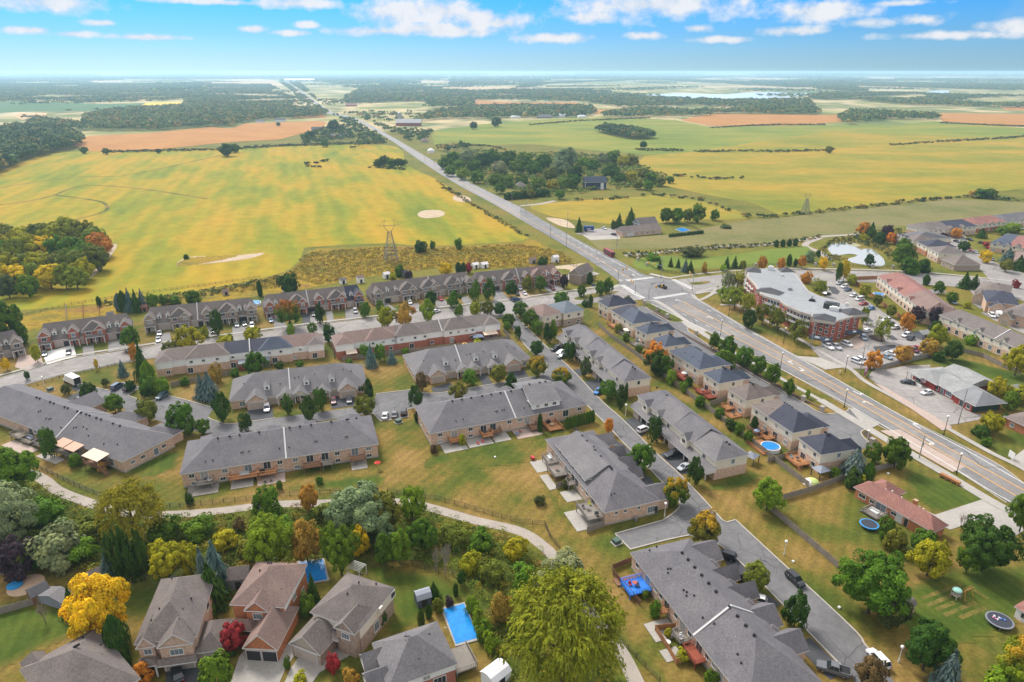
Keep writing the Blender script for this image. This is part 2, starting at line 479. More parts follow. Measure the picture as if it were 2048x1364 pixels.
meadow_m=patches('goldenrod_meadow',[(.25,(.07,.075,.015)),(.42,(.21,.16,.02)),(.55,(.30,.20,.015)),(.68,(.24,.13,.035)),(.8,(.10,.10,.02))],.035,8,fine=.5,fine_amt=.5,stretch=(1,1.7,1),under='rough_verge')
verge_m=patches('rough_verge',[(.3,(.075,.10,.014)),(.5,(.15,.14,.02)),(.7,(.19,.135,.03))],.03,7,fine=.4,fine_amt=.35)
ROW=math.atan2(-21.9+.1,71.3)
gold_m=patches('ripening_beans',[(.30,(.115,.155,.012)),(.44,(.20,.20,.013)),(.55,(.31,.220,.014)),(.78,(.41,.222,.020))],.0125,8,stretch=(2.2,.55,1),rot=.30,fine=.12,fine_amt=.22,stripe=(13,.08,-.30))
gold2_m=patches('pale_ripening_beans',[(.28,(.12,.15,.016)),(.45,(.21,.185,.020)),(.6,(.30,.205,.024)),(.78,(.38,.205,.034))],.0075,7,stretch=(1,1.8,1),fine=.08,fine_amt=.2)
pasture_m=patches('pasture',[(.3,(.09,.14,.02)),(.5,(.165,.185,.026)),(.7,(.26,.21,.035))],.006,6,stretch=(1,2.2,1),fine=.06,fine_amt=.15)
stubble_m=patches('ripe_orange_crop',[(.3,(.31,.14,.035)),(.6,(.38,.18,.05)),(.8,(.33,.17,.055))],.02,5,fine=.2,fine_amt=.15,stripe=(9,.08,.7))
tan_m=patches('tan_stubble',[(.3,(.38,.26,.14)),(.7,(.5,.36,.21))],.01,4,fine=.1,fine_amt=.1)
green_field_m=patches('green_crop',[(.3,(.05,.11,.04)),(.7,(.08,.14,.05))],.01,4,fine=.1,fine_amt=.15)
yellow_field_m=patches('yellow_crop',[(.3,(.5,.36,.05)),(.7,(.58,.42,.07))],.01,3,fine=.1,fine_amt=.1)
soil_m=patches('bare_soil',[(.3,(.36,.27,.18)),(.7,(.5,.40,.29))],.2,5,fine=1.0,fine_amt=.3)
far_m=patches('far_countryside',[(.36,(.10,.13,.04)),(.43,(.20,.20,.06)),(.48,(.44,.34,.18)),(.52,(.10,.13,.04)),(.56,(.24,.22,.08)),(.61,(.52,.42,.26)),(.67,(.12,.14,.05))],.0016,4,stretch=(1.0,.6,1),fine=.004,fine_amt=.2)
road_m=asphalt('main_road_asphalt',(.185,.18,.178),.06)
lane_m=asphalt('turning_lane_asphalt',(.225,.205,.19),0)
far_road_m=mat('old_road_asphalt',(.235,.225,.218),.9,var=.15,s1=.02,s2=.3)
street_m=asphalt('street_asphalt',(.255,.237,.222),.09)
private_m=asphalt('private_street_asphalt',(.148,.145,.148),.16)
new_asphalt=mat('fresh_asphalt',(.065,.066,.072),.9,var=.25,s1=.3,s2=2)
drive_m=asphalt('worn_driveway',(.20,.19,.185),.25)
lot_m=asphalt('parking_lot_asphalt',(.27,.25,.235),.1)
paver_m=mat('pink_paving',(.40,.31,.26),.9,var=.2,s1=.3,s2=2)
trail_m=mat('gravel_trail',(.35,.305,.26),.95,var=.25,s1=.2,s2=1.5)
mulch_m=mat('bark_mulch',(.085,.055,.04),.95,var=.4,s1=.5,s2=3)
paint_w=mat('white_road_paint',(.66,.65,.63),.8,var=.25,s2=1.5)
paint_y=mat('yellow_road_paint',(.62,.33,.07),.8,var=.2,s2=1.5)
water_m=mat('pond_water',(.22,.24,.235),.05,spec=1.0,var=0)
pool_m=mat('pool_water',(.018,.235,.60),.12,spec=.5,var=.22,s1=.3,s2=1.2,bump=.2)
mb=MB()
rings=[0,60,160,320,640,1300,2600,5200,11000,24000,59800]
n=48
for i in range(len(rings)-1):
 for j in range(n):
  a0,a1=2*math.pi*j/n,2*math.pi*(j+1)/n
  q=[(rings[i]*math.cos(a0),rings[i]*math.sin(a0),0),(rings[i+1]*math.cos(a0),rings[i+1]*math.sin(a0),0),(rings[i+1]*math.cos(a1),rings[i+1]*math.sin(a1),0),(rings[i]*math.cos(a1),rings[i]*math.sin(a1),0)]
  if i==0:q=q[1:]if False else[q[0],q[1],q[2]]
  mb.poly(q,0 if rings[i]<320 else(1 if rings[i]<1300 else 2))
link('ground',mb.mesh('ground',[lawn_m,verge_m,far_m]),kind='structure')
# --- far plain: fields, drawn where the photograph shows them
def fields(m,*polys,z=.25,name='field'):
 for p in polys:sheet(name,p,m,z)
sheet('field',[(-260,480),(-60,372),(62,318),(148,303),(470,296),(770,290),(815,330),(875,360),(940,405),(1000,440),(1050,470),(1040,482),(860,492),(770,487),(625,494),(607,502),(596,524),(556,548),(420,577),(270,603),(195,608),(20,622),(-160,628),(-420,640)],gold_m,.06,True)
fields(stubble_m,[(130,284),(180,272),(300,266),(420,254),(462,257),(490,247),(640,242),(655,245),(640,258),(600,268),(560,279),(440,286),(300,301),(180,303)],[(568,217),(620,213),(640,226),(655,236),(590,236)],[(952,200),(1000,203),(1060,205),(1155,204),(1156,208),(1030,212),(950,210)],[(1045,221),(1080,221),(1083,228),(1040,226)],[(1185,219),(1270,218),(1266,232),(1190,228)],[(1360,240),(1425,227),(1680,230),(1700,242),(1600,251),(1420,252)],[(1872,226),(2200,230),(2200,260),(2000,252),(1885,243)],[(2000,214),(2060,214),(2060,222),(2010,220)])
fields(yellow_field_m,[(262,220),(295,205),(362,204),(360,217),(330,222)])
fields(green_field_m,[(-200,206),(60,203),(200,208),(290,206),(262,220),(170,222),(40,224),(-200,236)])
fields(tan_m,[(25,232),(40,226),(95,226),(90,233),(45,240)],[(105,254),(135,249),(165,250),(160,257)],[(370,174),(405,166),(500,155),(545,160),(572,172),(480,176),(380,182)],[(840,174),(935,172),(1065,175),(1062,181),(935,182),(925,178)],[(-100,158),(60,156),(245,160),(240,165),(60,163),(-100,162)],[(300,147),(420,143),(520,142),(500,146),(380,150),(290,152)],[(560,146),(660,146),(700,144),(660,143)],[(800,160),(900,162),(905,166),(800,165)],[(890,149),(1130,150),(1130,154),(900,153)],[(1370,153),(1500,152),(1620,157),(1500,160),(1380,158)],[(1690,171),(1780,168),(1900,170),(1880,175),(1700,175)],[(1400,172),(1700,172),(1712,174),(1400,175)],[(-100,148),(100,146),(250,148),(220,151),(-100,152)],[(1650,155),(1900,153),(2100,155),(2100,159),(1800,158)])
sheet('field',[(1270,328),(1330,372),(1430,393),(1500,405),(1560,430),(1900,394),(2150,366),(2500,330),(2500,268),(2048,275),(1900,272),(1660,262),(1400,302),(1290,312)],gold2_m,.12)
sheet('field',[(860,262),(960,249),(1100,238),(1210,234),(1350,240),(1420,254),(1660,250),(1800,249),(1870,242),(1920,246),(2048,256),(2400,262),(2400,300),(2048,288),(1700,292),(1660,296),(1560,304),(1400,306),(1300,310),(1180,300),(1060,288),(980,290),(905,284),(870,290)],pasture_m,.10)
sheet('field',[(1062,412),(1150,402),(1270,394),(1330,390),(1440,412),(1500,436),(1400,440),(1340,445),(1250,450),(1165,442),(1100,432)],gold2_m,.10,True)
soft_sheet('meadow',[(-200,660),(30,628),(200,606),(420,580),(560,548),(600,522),(608,504),(630,496),(770,490),(870,494),(1040,484),(1056,472),(1120,500),(1165,528),(1020,538),(890,536),(740,556),(560,590),(330,617),(210,640),(40,668),(-200,720)],meadow_m,.10,6,2.5,False)
sheet('meadow',[(1245,545),(1300,548),(1490,536),(1600,530),(1720,540),(1880,548),(2048,570),(2048,440),(1900,470),(1720,470),(1640,482),(1540,492),(1330,510),(1230,512)],verge_m,.05)
sheet('meadow',[(1500,440),(1560,436),(1900,398),(2060,405),(2060,432),(1780,455),(1640,480),(1480,495),(1200,500),(1165,470),(1240,476),(1330,470)],patches('hay_meadow',[(.3,(.10,.115,.03)),(.5,(.165,.15,.055)),(.75,(.21,.165,.075))],.02,6,fine=.3,fine_amt=.25),.08)
sheet('lawn',[(1290,540),(1270,520),(1330,512),(1420,515),(1600,492),(1615,512),(1570,528),(1440,536)],patches('bright_lawn',[(.3,(.10,.15,.022)),(.7,(.15,.18,.03))],.05,4,fine=.6,fine_amt=.2),.12,True)
sheet('soil',[(835,428),(850,421),(880,421),(890,428),(875,435),(845,436)],soil_m,.12,True)
sheet('soil',[(905,396),(915,390),(938,395),(940,404),(915,403)],soil_m,.12,True)
sheet('soil',[(352,530),(380,514),(460,512),(528,506),(500,517),(440,525),(385,530)],soil_m,.12,True)
soft_sheet('meadow',[(348,533),(372,516),(440,511),(480,511),(455,519),(420,526),(380,532)],meadow_m,.14,3)
sheet('soil',[(150,562),(190,540),(215,500),(228,488),(233,495),(205,535),(180,556)],soil_m,.12,True)
sheet('soil',[(1092,436),(1130,440),(1150,456),(1120,452)],soil_m,.14,True)
sheet('soil',[(1125,562),(1140,540),(1090,536),(1190,524),(1160,530)],soil_m,.05,True)
for ln in([(-20,378),(60,366),(150,355),(240,352),(310,340),(390,322),(470,304)],[(110,390),(160,372),(215,372),(300,380),(415,398)],[(110,390),(170,398),(205,405),(215,418),(195,428),(150,440)],[(-20,412),(60,402),(110,390)]):
 band('ditch',ln,3.0,valley_m,.10)
band('path',[(1250,512),(1400,497),(1560,488),(1640,474),(1700,470),(1730,468)],4,trail_m,.12)
band('path',[(1640,476),(1610,490),(1640,505),(1660,520)],4,trail_m,.12)
band('path',[(1040,412),(1080,408),(1110,402)],5,trail_m,.14)
lake=lambda*p:sheet('lake',p,mat('lake_water',(.62,.66,.68),.15,spec=1.0,var=0),.9)
lake((1290,190),(1350,187),(1450,189),(1490,186),(1540,184),(1590,187),(1614,186),(1608,192),(1575,196),(1540,199),(1500,200),(1440,199),(1380,197),(1330,194))
lake((1745,186),(1770,183),(1795,184),(1790,187));lake((1840,187),(1870,181),(1900,182),(1895,188),(1865,190))
sheet('pond',[(1656,494),(1668,487),(1690,484),(1708,492),(1722,498),(1742,498),(1756,508),(1768,520),(1766,532),(1735,531),(1702,525),(1690,520),(1714,512),(1700,508),(1672,511),(1660,505)],water_m,.16,True)
sheet('pond',[(1690,485),(1706,486),(1722,492),(1712,494),(1700,491)],mat('algae',(.3,.28,.16),.9,var=.2),.2,True)
# --- roads
MAIN_L=[(2120,1058),(2013,1003),(1883,920),(1743,840),(1648,783),(1498,703),(1390,650),(1290,600),(1239,571),(1233,559),(1159,509),(1040,439),(985,407),(906,364),(838,320),(771,274),(708,240),(663,228),(640,215),(586,174),(564,160.5),(546,150),(536,144.2)]
MAIN_R=[(2120,1012),(2048,970),(1980,921),(1816,840),(1648,745),(1500,661),(1380,589),(1342,561),(1294,552),(1228,516),(1141,472),(1040,414),(926,358),(868,323),(783,273),(716,238),(672,226),(647,213),(590,173.6),(567,160.3),(547,149.8),(537,144.1)]
cut=14
for nm,m,a,b in(('road',road_m,0,12),('road',far_road_m,11,23)):
 Lp,Rp=world(MAIN_L[a:b]),world(MAIN_R[a:b-(1 if b==23 else 0)]if False else MAIN_R[a:min(b,22)])
 Lp=[Vector(q)for q in smooth([tuple(v)for v in Lp],4)];Rp=[Vector(q)for q in smooth([tuple(v)for v in Rp],4)]
 P=Lp+Rp[::-1]
 me=bpy.data.meshes.new(nm)
 me.from_pydata([(q.x,q.y,.16 if a==0 else .155)for q in P],[],[t for t in geometry.tessellate_polygon([[Vector((q.x,q.y,0))for q in P]])])
 me.materials.append(m);link('road',me,kind='structure')
RZ=.16
cl=[((a[0]+b[0])/2,(a[1]+b[1])/2)for a,b in zip(MAIN_L[:8],MAIN_R[:7])]
YL=[(2140,1056),(2020,986),(1908,920),(1770,838),(1648,769),(1560,721),(1480,681),(1400,640),(1345,612)]
YR=[(2140,1034),(2040,977),(1937,920),(1790,836),(1648,758),(1560,708),(1490,670),(1420,633),(1365,603)]
P=world(YL)+world(YR)[::-1]
me=bpy.data.meshes.new('road');me.from_pydata([(q.x,q.y,RZ+.008)for q in P],[],[t for t in geometry.tessellate_polygon([[Vector((q.x,q.y,0))for q in P]])]);me.materials.append(lane_m);link('road',me,kind='structure')
for ln in(YL,YR):band('lane_line',ln,.3,paint_y,RZ+.016)
for ln in([(2140,1048),(2020,1004),(1882,921),(1743,838),(1648,784),(1500,706),(1400,655),(1303,608)],[(2140,1018),(2048,968),(1930,900),(1815,839),(1648,745),(1500,662),(1395,600)]):
 w_=world(ln);band('lane_line',None,.26,paint_w,RZ+.016,wpts=w_)
for ln in([(2130,1032),(1960,938),(1800,848),(1648,764),(1540,705),(1440,652)],):
 pass
def dashes(ln,on,off,w=.22,m=None):
 p=[Vector(q)for q in smooth([tuple(v)for v in world(ln)],8)]
 acc,seg,draw=.0,[p[0]],True
 for i in range(1,len(p)):
  d=(p[i]-p[i-1]).length;t=.0
  while acc+(d-t)>=(on if draw else off):
   t+=(on if draw else off)-acc;q=p[i-1].lerp(p[i],t/d)
   if draw:band('lane_line',None,w,m or paint_w,RZ+.016,wpts=seg+[q],curve=False)
   seg,acc,draw=[q],.0,not draw
  acc+=d-t
  if draw:seg.append(p[i])
dashes([(1515,672),(1460,644),(1400,612)],3,5);dashes([(1470,681),(1400,645),(1350,620)],3,5)
dashes([(1295,580-22),(1210,515),(1120,466)],3,6);dashes([(1262,562),(1180,508),(1100,462)],3,6)
band('lane_line',[(1258,556),(1168,503),(1095,462),(1020,420),(900,352),(800,285)],.3,paint_y,RZ+.016)
band('lane_line',[(1282,552),(1195,505),(1135,471)],.25,paint_w,RZ+.016)
def arrow(px,py,tx,ty,turn):
 a=at(px,py);d=at(tx,ty)-a;th=math.atan2(d.y,d.x)
 mb=MB()
 mb.poly([(-2.2,-.18,0),(.6,-.18,0),(.6,.18,0),(-2.2,.18,0)])
 if turn:mb.poly([(.6,-.18,0),(1.1,.2*turn,0),(.7,1.0*turn,0),(.35,.8*turn,0)]);mb.poly([(.9,.7*turn,.001),(.55,1.9*turn,.001),(-.1,.75*turn,.001)])
 else:mb.poly([(.6,-.6,0),(2.0,0,0),(.6,.6,0)])
 link('turn_arrow',mb.mesh('turn_arrow',paint_w),None,(a.x,a.y,RZ+.02),th,kind='structure')
for q in((1716,788,1760,812,1),(1735,805,1700,786,1),(1578,725,1540,704,-1),(1606,740,1640,759,-1),(1829,851,1790,829,-1),(1864,886,1900,907,-1),(1357,601,1330,586,1),(1420,635,1390,619,1),(1268,554-4,1290,566,-1)):
 arrow(*q)
sheet('street',[(-160,812),(-160,790),(0,757),(85,733),(151,716),(310,692),(486,670),(612,652),(752,636),(829,625),(1022,602),(1120,588),(1200,577),(1240,569),(1285,600),(1240,603),(1165,607),(1100,620),(1026,632),(900,650),(760,668),(620,690),(486,700),(330,713),(276,719),(129,748),(0,781)],street_m,.11)
sheet('road',[(1239,571),(1247,561),(1294,551),(1342,560),(1382,588),(1367,597),(1290,601)],road_m,.175)
sheet('street',[(1340,561),(1420,552),(1494,543),(1580,540),(1741,543),(1875,550),(1960,556),(2060,575),(2060,606),(1960,580),(1890,572),(1800,568),(1660,562),(1560,563),(1480,572),(1420,582),(1380,592)],street_m,.13)
sheet('street',[(1830,462),(1900,466),(1935,480),(1945,500),(1990,525),(2030,540),(2080,560),(2080,600),(1990,572),(1966,545),(1930,520),(1905,500),(1890,486),(1830,480)],street_m,.12)
sheet('street',[(1880,566),(1930,570),(1955,600),(1985,640),(2040,665),(2120,700),(2120,660),(2010,620),(1985,606),(1962,570)],street_m,.125)
def ladder(a0,a1,b0,b1,n):
 """pedestrian crossing: bars between two edges"""
 A0,A1,B0,B1=at(*a0),at(*a1),at(*b0),at(*b1)
 for i in range(n):
  t0,t1=(i+.1)/n,(i+.65)/n
  q=[A0.lerp(A1,t0),A0.lerp(A1,t1),B0.lerp(B1,t1),B0.lerp(B1,t0)]
  mb=MB();mb.poly([(v.x,v.y,RZ+.03)for v in q]);link('crosswalk_bar',mb.mesh('crosswalk_bar',paint_w),kind='structure')
ladder((1250,560),(1303,554),(1257,563),(1310,556),14)
ladder((1342,560),(1381,579),(1350,559),(1390,578),9)
ladder((1304,596),(1368,586),(1312,599),(1378,588),16)
ladder((1239,571),(1281,599),(1249,570),(1292,597),12)
def walk(ln,w=1.6,m=concrete,z=.17):return band('sidewalk',ln,w,m,z)
walk([(2140,1075),(2015,1021),(1880,942),(1760,872),(1640,800)],3.0)
walk([(1640,800),(1590,773),(1543,747),(1480,712),(1430,684),(1391,660)],1.7)
walk([(1420,676),(1375,645),(1337,617),(1310,602),(1284,598)],2.2)
walk([(2180,1030),(2060,946),(1980,905),(1900,860),(1800,802),(1730,763),(1700,738),(1630,697),(1560,657),(1480,614),(1430,585),(1392,588)],1.8)
walk([(1430,585),(1400,600),(1385,590)],1.8)
walk([(1392,586),(1430,576),(1420,592)],1.5)
walk([(1200,573),(1022,598),(829,621),(752,632),(612,648),(486,665),(310,687),(151,711),(85,728),(0,751),(-150,785)],1.6)
walk([(1239,570),(1225,575),(1200,576)],2.5)
walk([(1245,562),(1236,560)],2.5)
walk([(1342,556),(1400,548),(1494,540),(1580,537),(1741,540),(1875,547),(2060,566)],1.8)
walk([(1300,548),(1330,555),(1345,557)],3)
walk([(1440,610),(1500,615),(1520,640)],1.5)
sheet('sidewalk',[(1760,862),(1800,860),(1930,935),(1905,945)],paver_m,.165)
sheet('sidewalk',[(1745,765),(1770,775),(1905,855),(1885,862)],paver_m,.172)
PRIV=[(1010,632),(1028,629),(1083,684),(1142,738),(1200,799),(1246,840),(1314,908),(1360,950),(1408,1000),(1445,1041),(1454,1045),(1471,1040),(1542,1106),(1700,1252),(1731,1291),(1775,1340),(1800,1390),(1730,1390),(1698,1348),(1622,1270),(1564,1208),(1490,1134),(1456,1103),(1429,1084),(1390,1075),(1378,1071),(1330,1083),(1262,1100),(1230,1068),(1326,1041),(1353,1022),(1358,1006),(1326,966),(1245,884),(1222,859),(1165,802),(1131,765),(1080,772),(1000,786),(900,803),(835,812),(843,813),(815,819),(817,834),(762,843),(746,827),(700,833),(600,849),(503,866),(440,874),(415,868),(372,857),(342,850),(276,828),(210,803),(150,781),(139,778),(163,767),(190,775),(217,781),(244,765),(281,775),(256,791),(288,804),(312,800),(337,792),(427,816),(416,835),(428,841),(458,848),(503,843),(550,836),(707,815),(749,801),(752,788),(820,780),(867,787),(935,777),(1054,756),(1083,748),(1096,735),(1085,722),(1053,694),(1022,651)]
sheet('street',PRIV,private_m,.04)
for k in([(1028,629),(1083,684),(1142,738),(1200,799),(1246,840),(1314,908),(1360,950),(1408,1000),(1445,1041)],[(1471,1040),(1542,1106),(1700,1252),(1731,1291),(1775,1340)],[(1429,1084),(1456,1103),(1490,1134),(1564,1208),(1622,1270),(1698,1348)],[(1378,1071),(1330,1081),(1262,1099)],[(1326,1041),(1353,1021),(1358,1004),(1326,966),(1245,884),(1222,859),(1165,802)],[(163,767),(190,775),(217,781)],[(288,804),(312,800),(337,792),(427,816)],[(707,815),(749,801)],[(820,780),(867,787),(935,777),(1054,756),(1083,748),(1096,735),(1085,722),(1053,694),(1022,651)],[(416,835),(428,841),(458,848),(503,843),(550,836)]):
 kerb(k)
for k in([(1230,1068),(1326,1041)],[(1230,1068),(1262,1100)],[(1445,1041),(1454,1045),(1471,1040)],[(244,765),(281,775),(256,791),(288,804)],[(762,843),(817,834),(815,819),(843,813)],[(746,827),(762,843)],[(752,788),(820,780)]):
 kerb(k,False)
kerb([(1288,601),(1390,652),(1498,705),(1648,786),(1743,843),(1883,923),(2013,1006)]);kerb([(1383,590),(1500,660),(1648,743)]);kerb([(1816,839),(1980,920),(2048,968)])
kerb([(0,756),(85,732),(151,715),(310,691),(486,669),(612,651),(752,635),(829,624),(1022,601),(1200,576)]);kerb([(0,783),(129,750),(276,721),(330,715)])
kerb([(1494,542),(1580,539),(1741,542),(1875,549)])
sheet('street',[(1262,610),(1290,614),(1312,628),(1337,642),(1345,645),(1362,644),(1382,646),(1375,660),(1400,680),(1440,706),(1470,728),(1560,780),(1610,808),(1633,822),(1655,828),(1690,824),(1701,818),(1745,842),(1735,858),(1722,862),(1728,876),(1752,896),(1690,900),(1600,845),(1500,785),(1440,745),(1340,690),(1290,655),(1240,615)],private_m,.05)
kerb([(1290,614),(1312,628),(1337,642),(1352,645),(1368,643),(1375,640)]);kerb([(1376,662),(1440,706),(1470,728),(1560,780),(1610,808),(1633,822),(1655,828),(1690,824),(1698,817)]);kerb([(1735,858),(1722,864),(1728,876),(1752,896)])
kerb([(1385,657),(1376,656),(1376,662)])
sheet('driveway',[(1362,644),(1383,638),(1420,660),(1400,668),(1375,655)],concrete,.14)
sheet('driveway',[(1698,817),(1720,818),(1765,846),(1745,856),(1735,860)],concrete,.14)
sheet('parking_lot',[(1657,560),(1676,561),(1700,575),(1735,603),(1790,640),(1836,672),(1870,690),(1830,716),(1760,735),(1745,738),(1690,738),(1640,716),(1622,697),(1660,686),(1690,684),(1726,670),(1725,640),(1660,600),(1640,585)],lot_m,.14)
sheet('parking_lot',[(1640,716),(1590,712),(1640,735),(1650,740),(1690,735)],concrete,.145)
for q in([(1655,573),(1670,574),(1680,584),(1675,590),(1665,588)],[(1745,694),(1790,690),(1792,695),(1768,704),(1752,704)],[(1770,672),(1785,671),(1797,681),(1785,681)],[(1730,637),(1737,644),(1748,644),(1736,634)]):
 sheet('parking_lot',q,new_asphalt,.15)
sheet('patio',[(1690,686),(1724,668),(1728,690),(1716,697),(1700,697)],paver_m,.16,True)
sheet('planting_bed',[(1737,672),(1762,671),(1770,682),(1760,685),(1745,680)],mulch_m,.17,True)
sheet('parking_lot',[(1735,755),(1745,742),(1815,732),(1860,730),(1866,775),(1948,828),(1995,830),(1960,840),(1895,852),(1880,850)],lot_m,.14)
for q in([(1392,592),(1470,632),(1560,678),(1628,712),(1592,710),(1500,664),(1440,630),(1386,600)],[(1380,648),(1375,640),(1335,612),(1312,606),(1300,612),(1318,624),(1340,638)]):sheet('lawn',q,lawn_m,.13)
for q in([(330,905),(360,885),(362,930),(300,960),(240,950),(250,935)],[(758,850),(760,900),(790,970),(780,985),(764,930)],[(380,1010),(560,985),(560,972),(700,950),(765,945),(768,975),(600,985),(480,1000)],[(864,908),(930,900),(1000,885),(1060,872),(1160,835),(1165,850),(1060,888),(980,905),(850,945),(835,955),(838,930)],[(848,952),(940,930),(1040,915),(1070,925),(1000,935),(900,950),(800,985)],[(1060,905),(1080,930),(1110,980),(1160,1050),(1215,1075),(1140,1060),(1080,980)],[(1416,965),(1500,935),(1530,960),(1470,985),(1400,985)],[(1200,655),(1225,690),(1330,772),(1400,822),(1560,960),(1600,985),(1560,972),(1380,822),(1300,765)],[(1190,1150),(1260,1250),(1330,1340),(1400,1400),(1330,1400),(1260,1300),(1215,1230)],[(1800,940),(1900,960),(1990,1005),(1890,1030),(1830,1000)],[(1760,1200),(1900,1130),(2060,1130),(2060,1240),(1900,1300),(1800,1260)],[(1380,650),(1450,690),(1560,752),(1640,800),(1690,824),(1640,815),(1540,760),(1440,700)],[(640,735),(760,715),(760,722),(650,742)],[(1320,760),(1400,820),(1560,905),(1600,945),(1590,970),(1450,850),(1340,775)],[(1850,712),(1935,718),(2020,740),(2060,750),(2060,800),(1990,790),(1930,755),(1880,735)]):
 soft_sheet('lawn',q,green_m,.06)
for k,q in enumerate(([(1340,652),(1440,706),(1560,772),(1640,815),(1648,820),(1560,782),(1440,714),(1370,672)],[(1724,866),(1732,862),(1765,890),(1752,896)],[(1292,614),(1320,626),(1345,640),(1330,640),(1310,630)])):
 sheet('planting_bed',q,mulch_m,.09)
soft_sheet('lawn',[(-300,935),(70,945),(170,1003),(300,1030),(430,1022),(540,1008),(790,1003),(850,1012),(950,1040),(1040,1062),(1090,1095),(1112,1122),(1200,1170),(1300,1400),(1000,1420),(960,1190),(800,1130),(640,1130),(450,1130),(250,1160),(0,1130),(-300,1200)],valley_m,.03,3.5,2.0)
soft_sheet('lawn',[(-100,1220),(60,1205),(200,1190),(260,1250),(200,1260),(100,1300),(0,1345),(-150,1400)],green_m,.05,5)
soft_sheet('lawn',[(700,1110),(800,1130),(900,1150),(940,1190),(880,1230),(760,1300),(720,1330),(770,1240),(700,1140)],green_m,.05,5)
sheet('lawn',[(1880,830),(1990,840),(2060,850),(2060,940),(1990,905)],lawn_m,.05)
band('trail',[(-60,900),(70,950),(115,981),(176,1005),(230,1022),(303,1030),(418,1024),(540,1010),(620,1007),(790,1004),(850,1013),(950,1041),(1040,1063),(1088,1094),(1112,1122),(1160,1200),(1235,1295),(1275,1370),(1300,1420)],2.9,trail_m,.07)
for m,z,*ps in((mat('white_concrete',(.6,.58,.55),.9,var=.12),.13,[(84,706),(147,690),(153,713),(94,730)]),(paver_m,.13,[(38,713),(80,708),(88,730),(52,741),(30,735)],[(1030,583),(1046,580),(1062,594),(1046,598)]),(drive_m,.13,[(166,694),(187,690),(189,710),(166,713)],[(217,683),(251,679),(256,698),(217,705)],[(312,670),(340,665),(344,688),(309,692)],[(412,652),(428,650),(432,670),(416,674)],[(464,654),(500,649),(508,667),(466,673)],[(546,634),(562,632),(576,656),(549,661)],[(620,630),(635,628),(642,645),(621,648)],[(650,624),(664,622),(669,643),(656,646)],[(690,620),(713,616),(724,636),(692,641)],[(757,609),(774,606),(794,620),(771,628)],[(815,610),(836,606),(846,622),(828,626)],[(870,602),(889,599),(900,613),(874,618)],[(921,595),(935,593),(948,607),(929,611)],[(983,581),(1000,579),(1021,601),(989,606)],[(1086,574),(1113,568),(1129,580),(1098,586)],[(360,660),(376,656),(380,682),(362,684)],[(1850,580),(1880,578),(1895,585),(1860,590)],[(1940,604),(1990,602),(2010,612),(1960,618)],[(1960,625),(2010,628),(2020,640),(1990,642)]),(new_asphalt,.07,[(605,627),(620,626),(621,648),(606,651)],[(492,822),(545,812),(547,837),(505,843)],[(661,794),(707,786),(709,812),(663,818)],[(862,776),(900,765),(913,778),(868,787)],[(955,750),(972,748),(986,768),(967,773)],[(1010,746),(1048,738),(1058,756),(1024,760)],[(1100,700),(1125,690),(1140,716),(1115,716)],[(1144,740),(1170,736),(1178,748),(1156,752)],[(1168,764),(1200,757),(1215,785),(1195,793)],[(1247,840),(1286,832),(1306,852),(1280,876)],[(1318,908),(1360,896),(1420,930),(1412,944),(1362,949)],[(1440,1098),(1462,1104),(1500,1150),(1490,1165),(1465,1160)],[(1494,1200),(1540,1192),(1562,1210),(1528,1220),(1500,1216)],[(1590,1290),(1620,1275),(1692,1345),(1660,1360)],[(1230,880),(1245,888),(1272,912),(1262,925),(1225,905)],[(1275,945),(1300,955),(1320,985),(1290,985)],[(335,1330),(360,1322),(430,1310),(440,1340),(400,1364),(330,1380)],[(158,785),(178,800),(160,812),(130,795)],[(180,805),(205,812),(190,822),(170,812)],[(240,822),(276,828),(250,838),(225,832)],[(330,846),(345,850),(372,858),(345,872),(310,852)]),(concrete,.09,[(478,1315),(500,1285),(585,1290),(590,1310),(570,1340),(545,1400),(450,1400)],[(600,1310),(690,1290),(720,1300),(640,1345),(600,1400),(555,1400),(580,1340)],[(1805,1000),(1870,1030),(1968,998),(1985,1000),(2050,1060),(2010,1085),(1960,1040),(1900,1060),(1870,1045)],[(1110,556),(1175,540),(1200,548),(1140,562),(1118,548)],[(1165,470),(1195,462),(1240,470),(1240,478),(1180,480)],[(2020,920),(2060,890),(2060,940)]),(lot_m,.12,[(1150,468),(1185,458),(1230,456),(1245,470),(1190,472)])):
 for p in ps:sheet('driveway',p,m,z)
for q in([(1150,596),(1195,586),(1236,583),(1220,589),(1165,600)],[(1380,566),(1420,563),(1410,568),(1388,570)]):sheet('lawn',q,lawn_m,.2,True)
for ln in([(1843,1197),(1923,1168)],[(1856,1211),(1947,1173)],[(1872,1220),(1909,1205)],[(1888,1231),(1952,1205)],[(1920,1236),(1971,1216)],[(1948,1180),(1975,1198)]):
 band('worn_grass',ln,.9,patches('worn_dry_grass',[(.3,(.085,.10,.018)),(.65,(.19,.145,.04))],.5,5,fine=2,fine_amt=.4),.075)
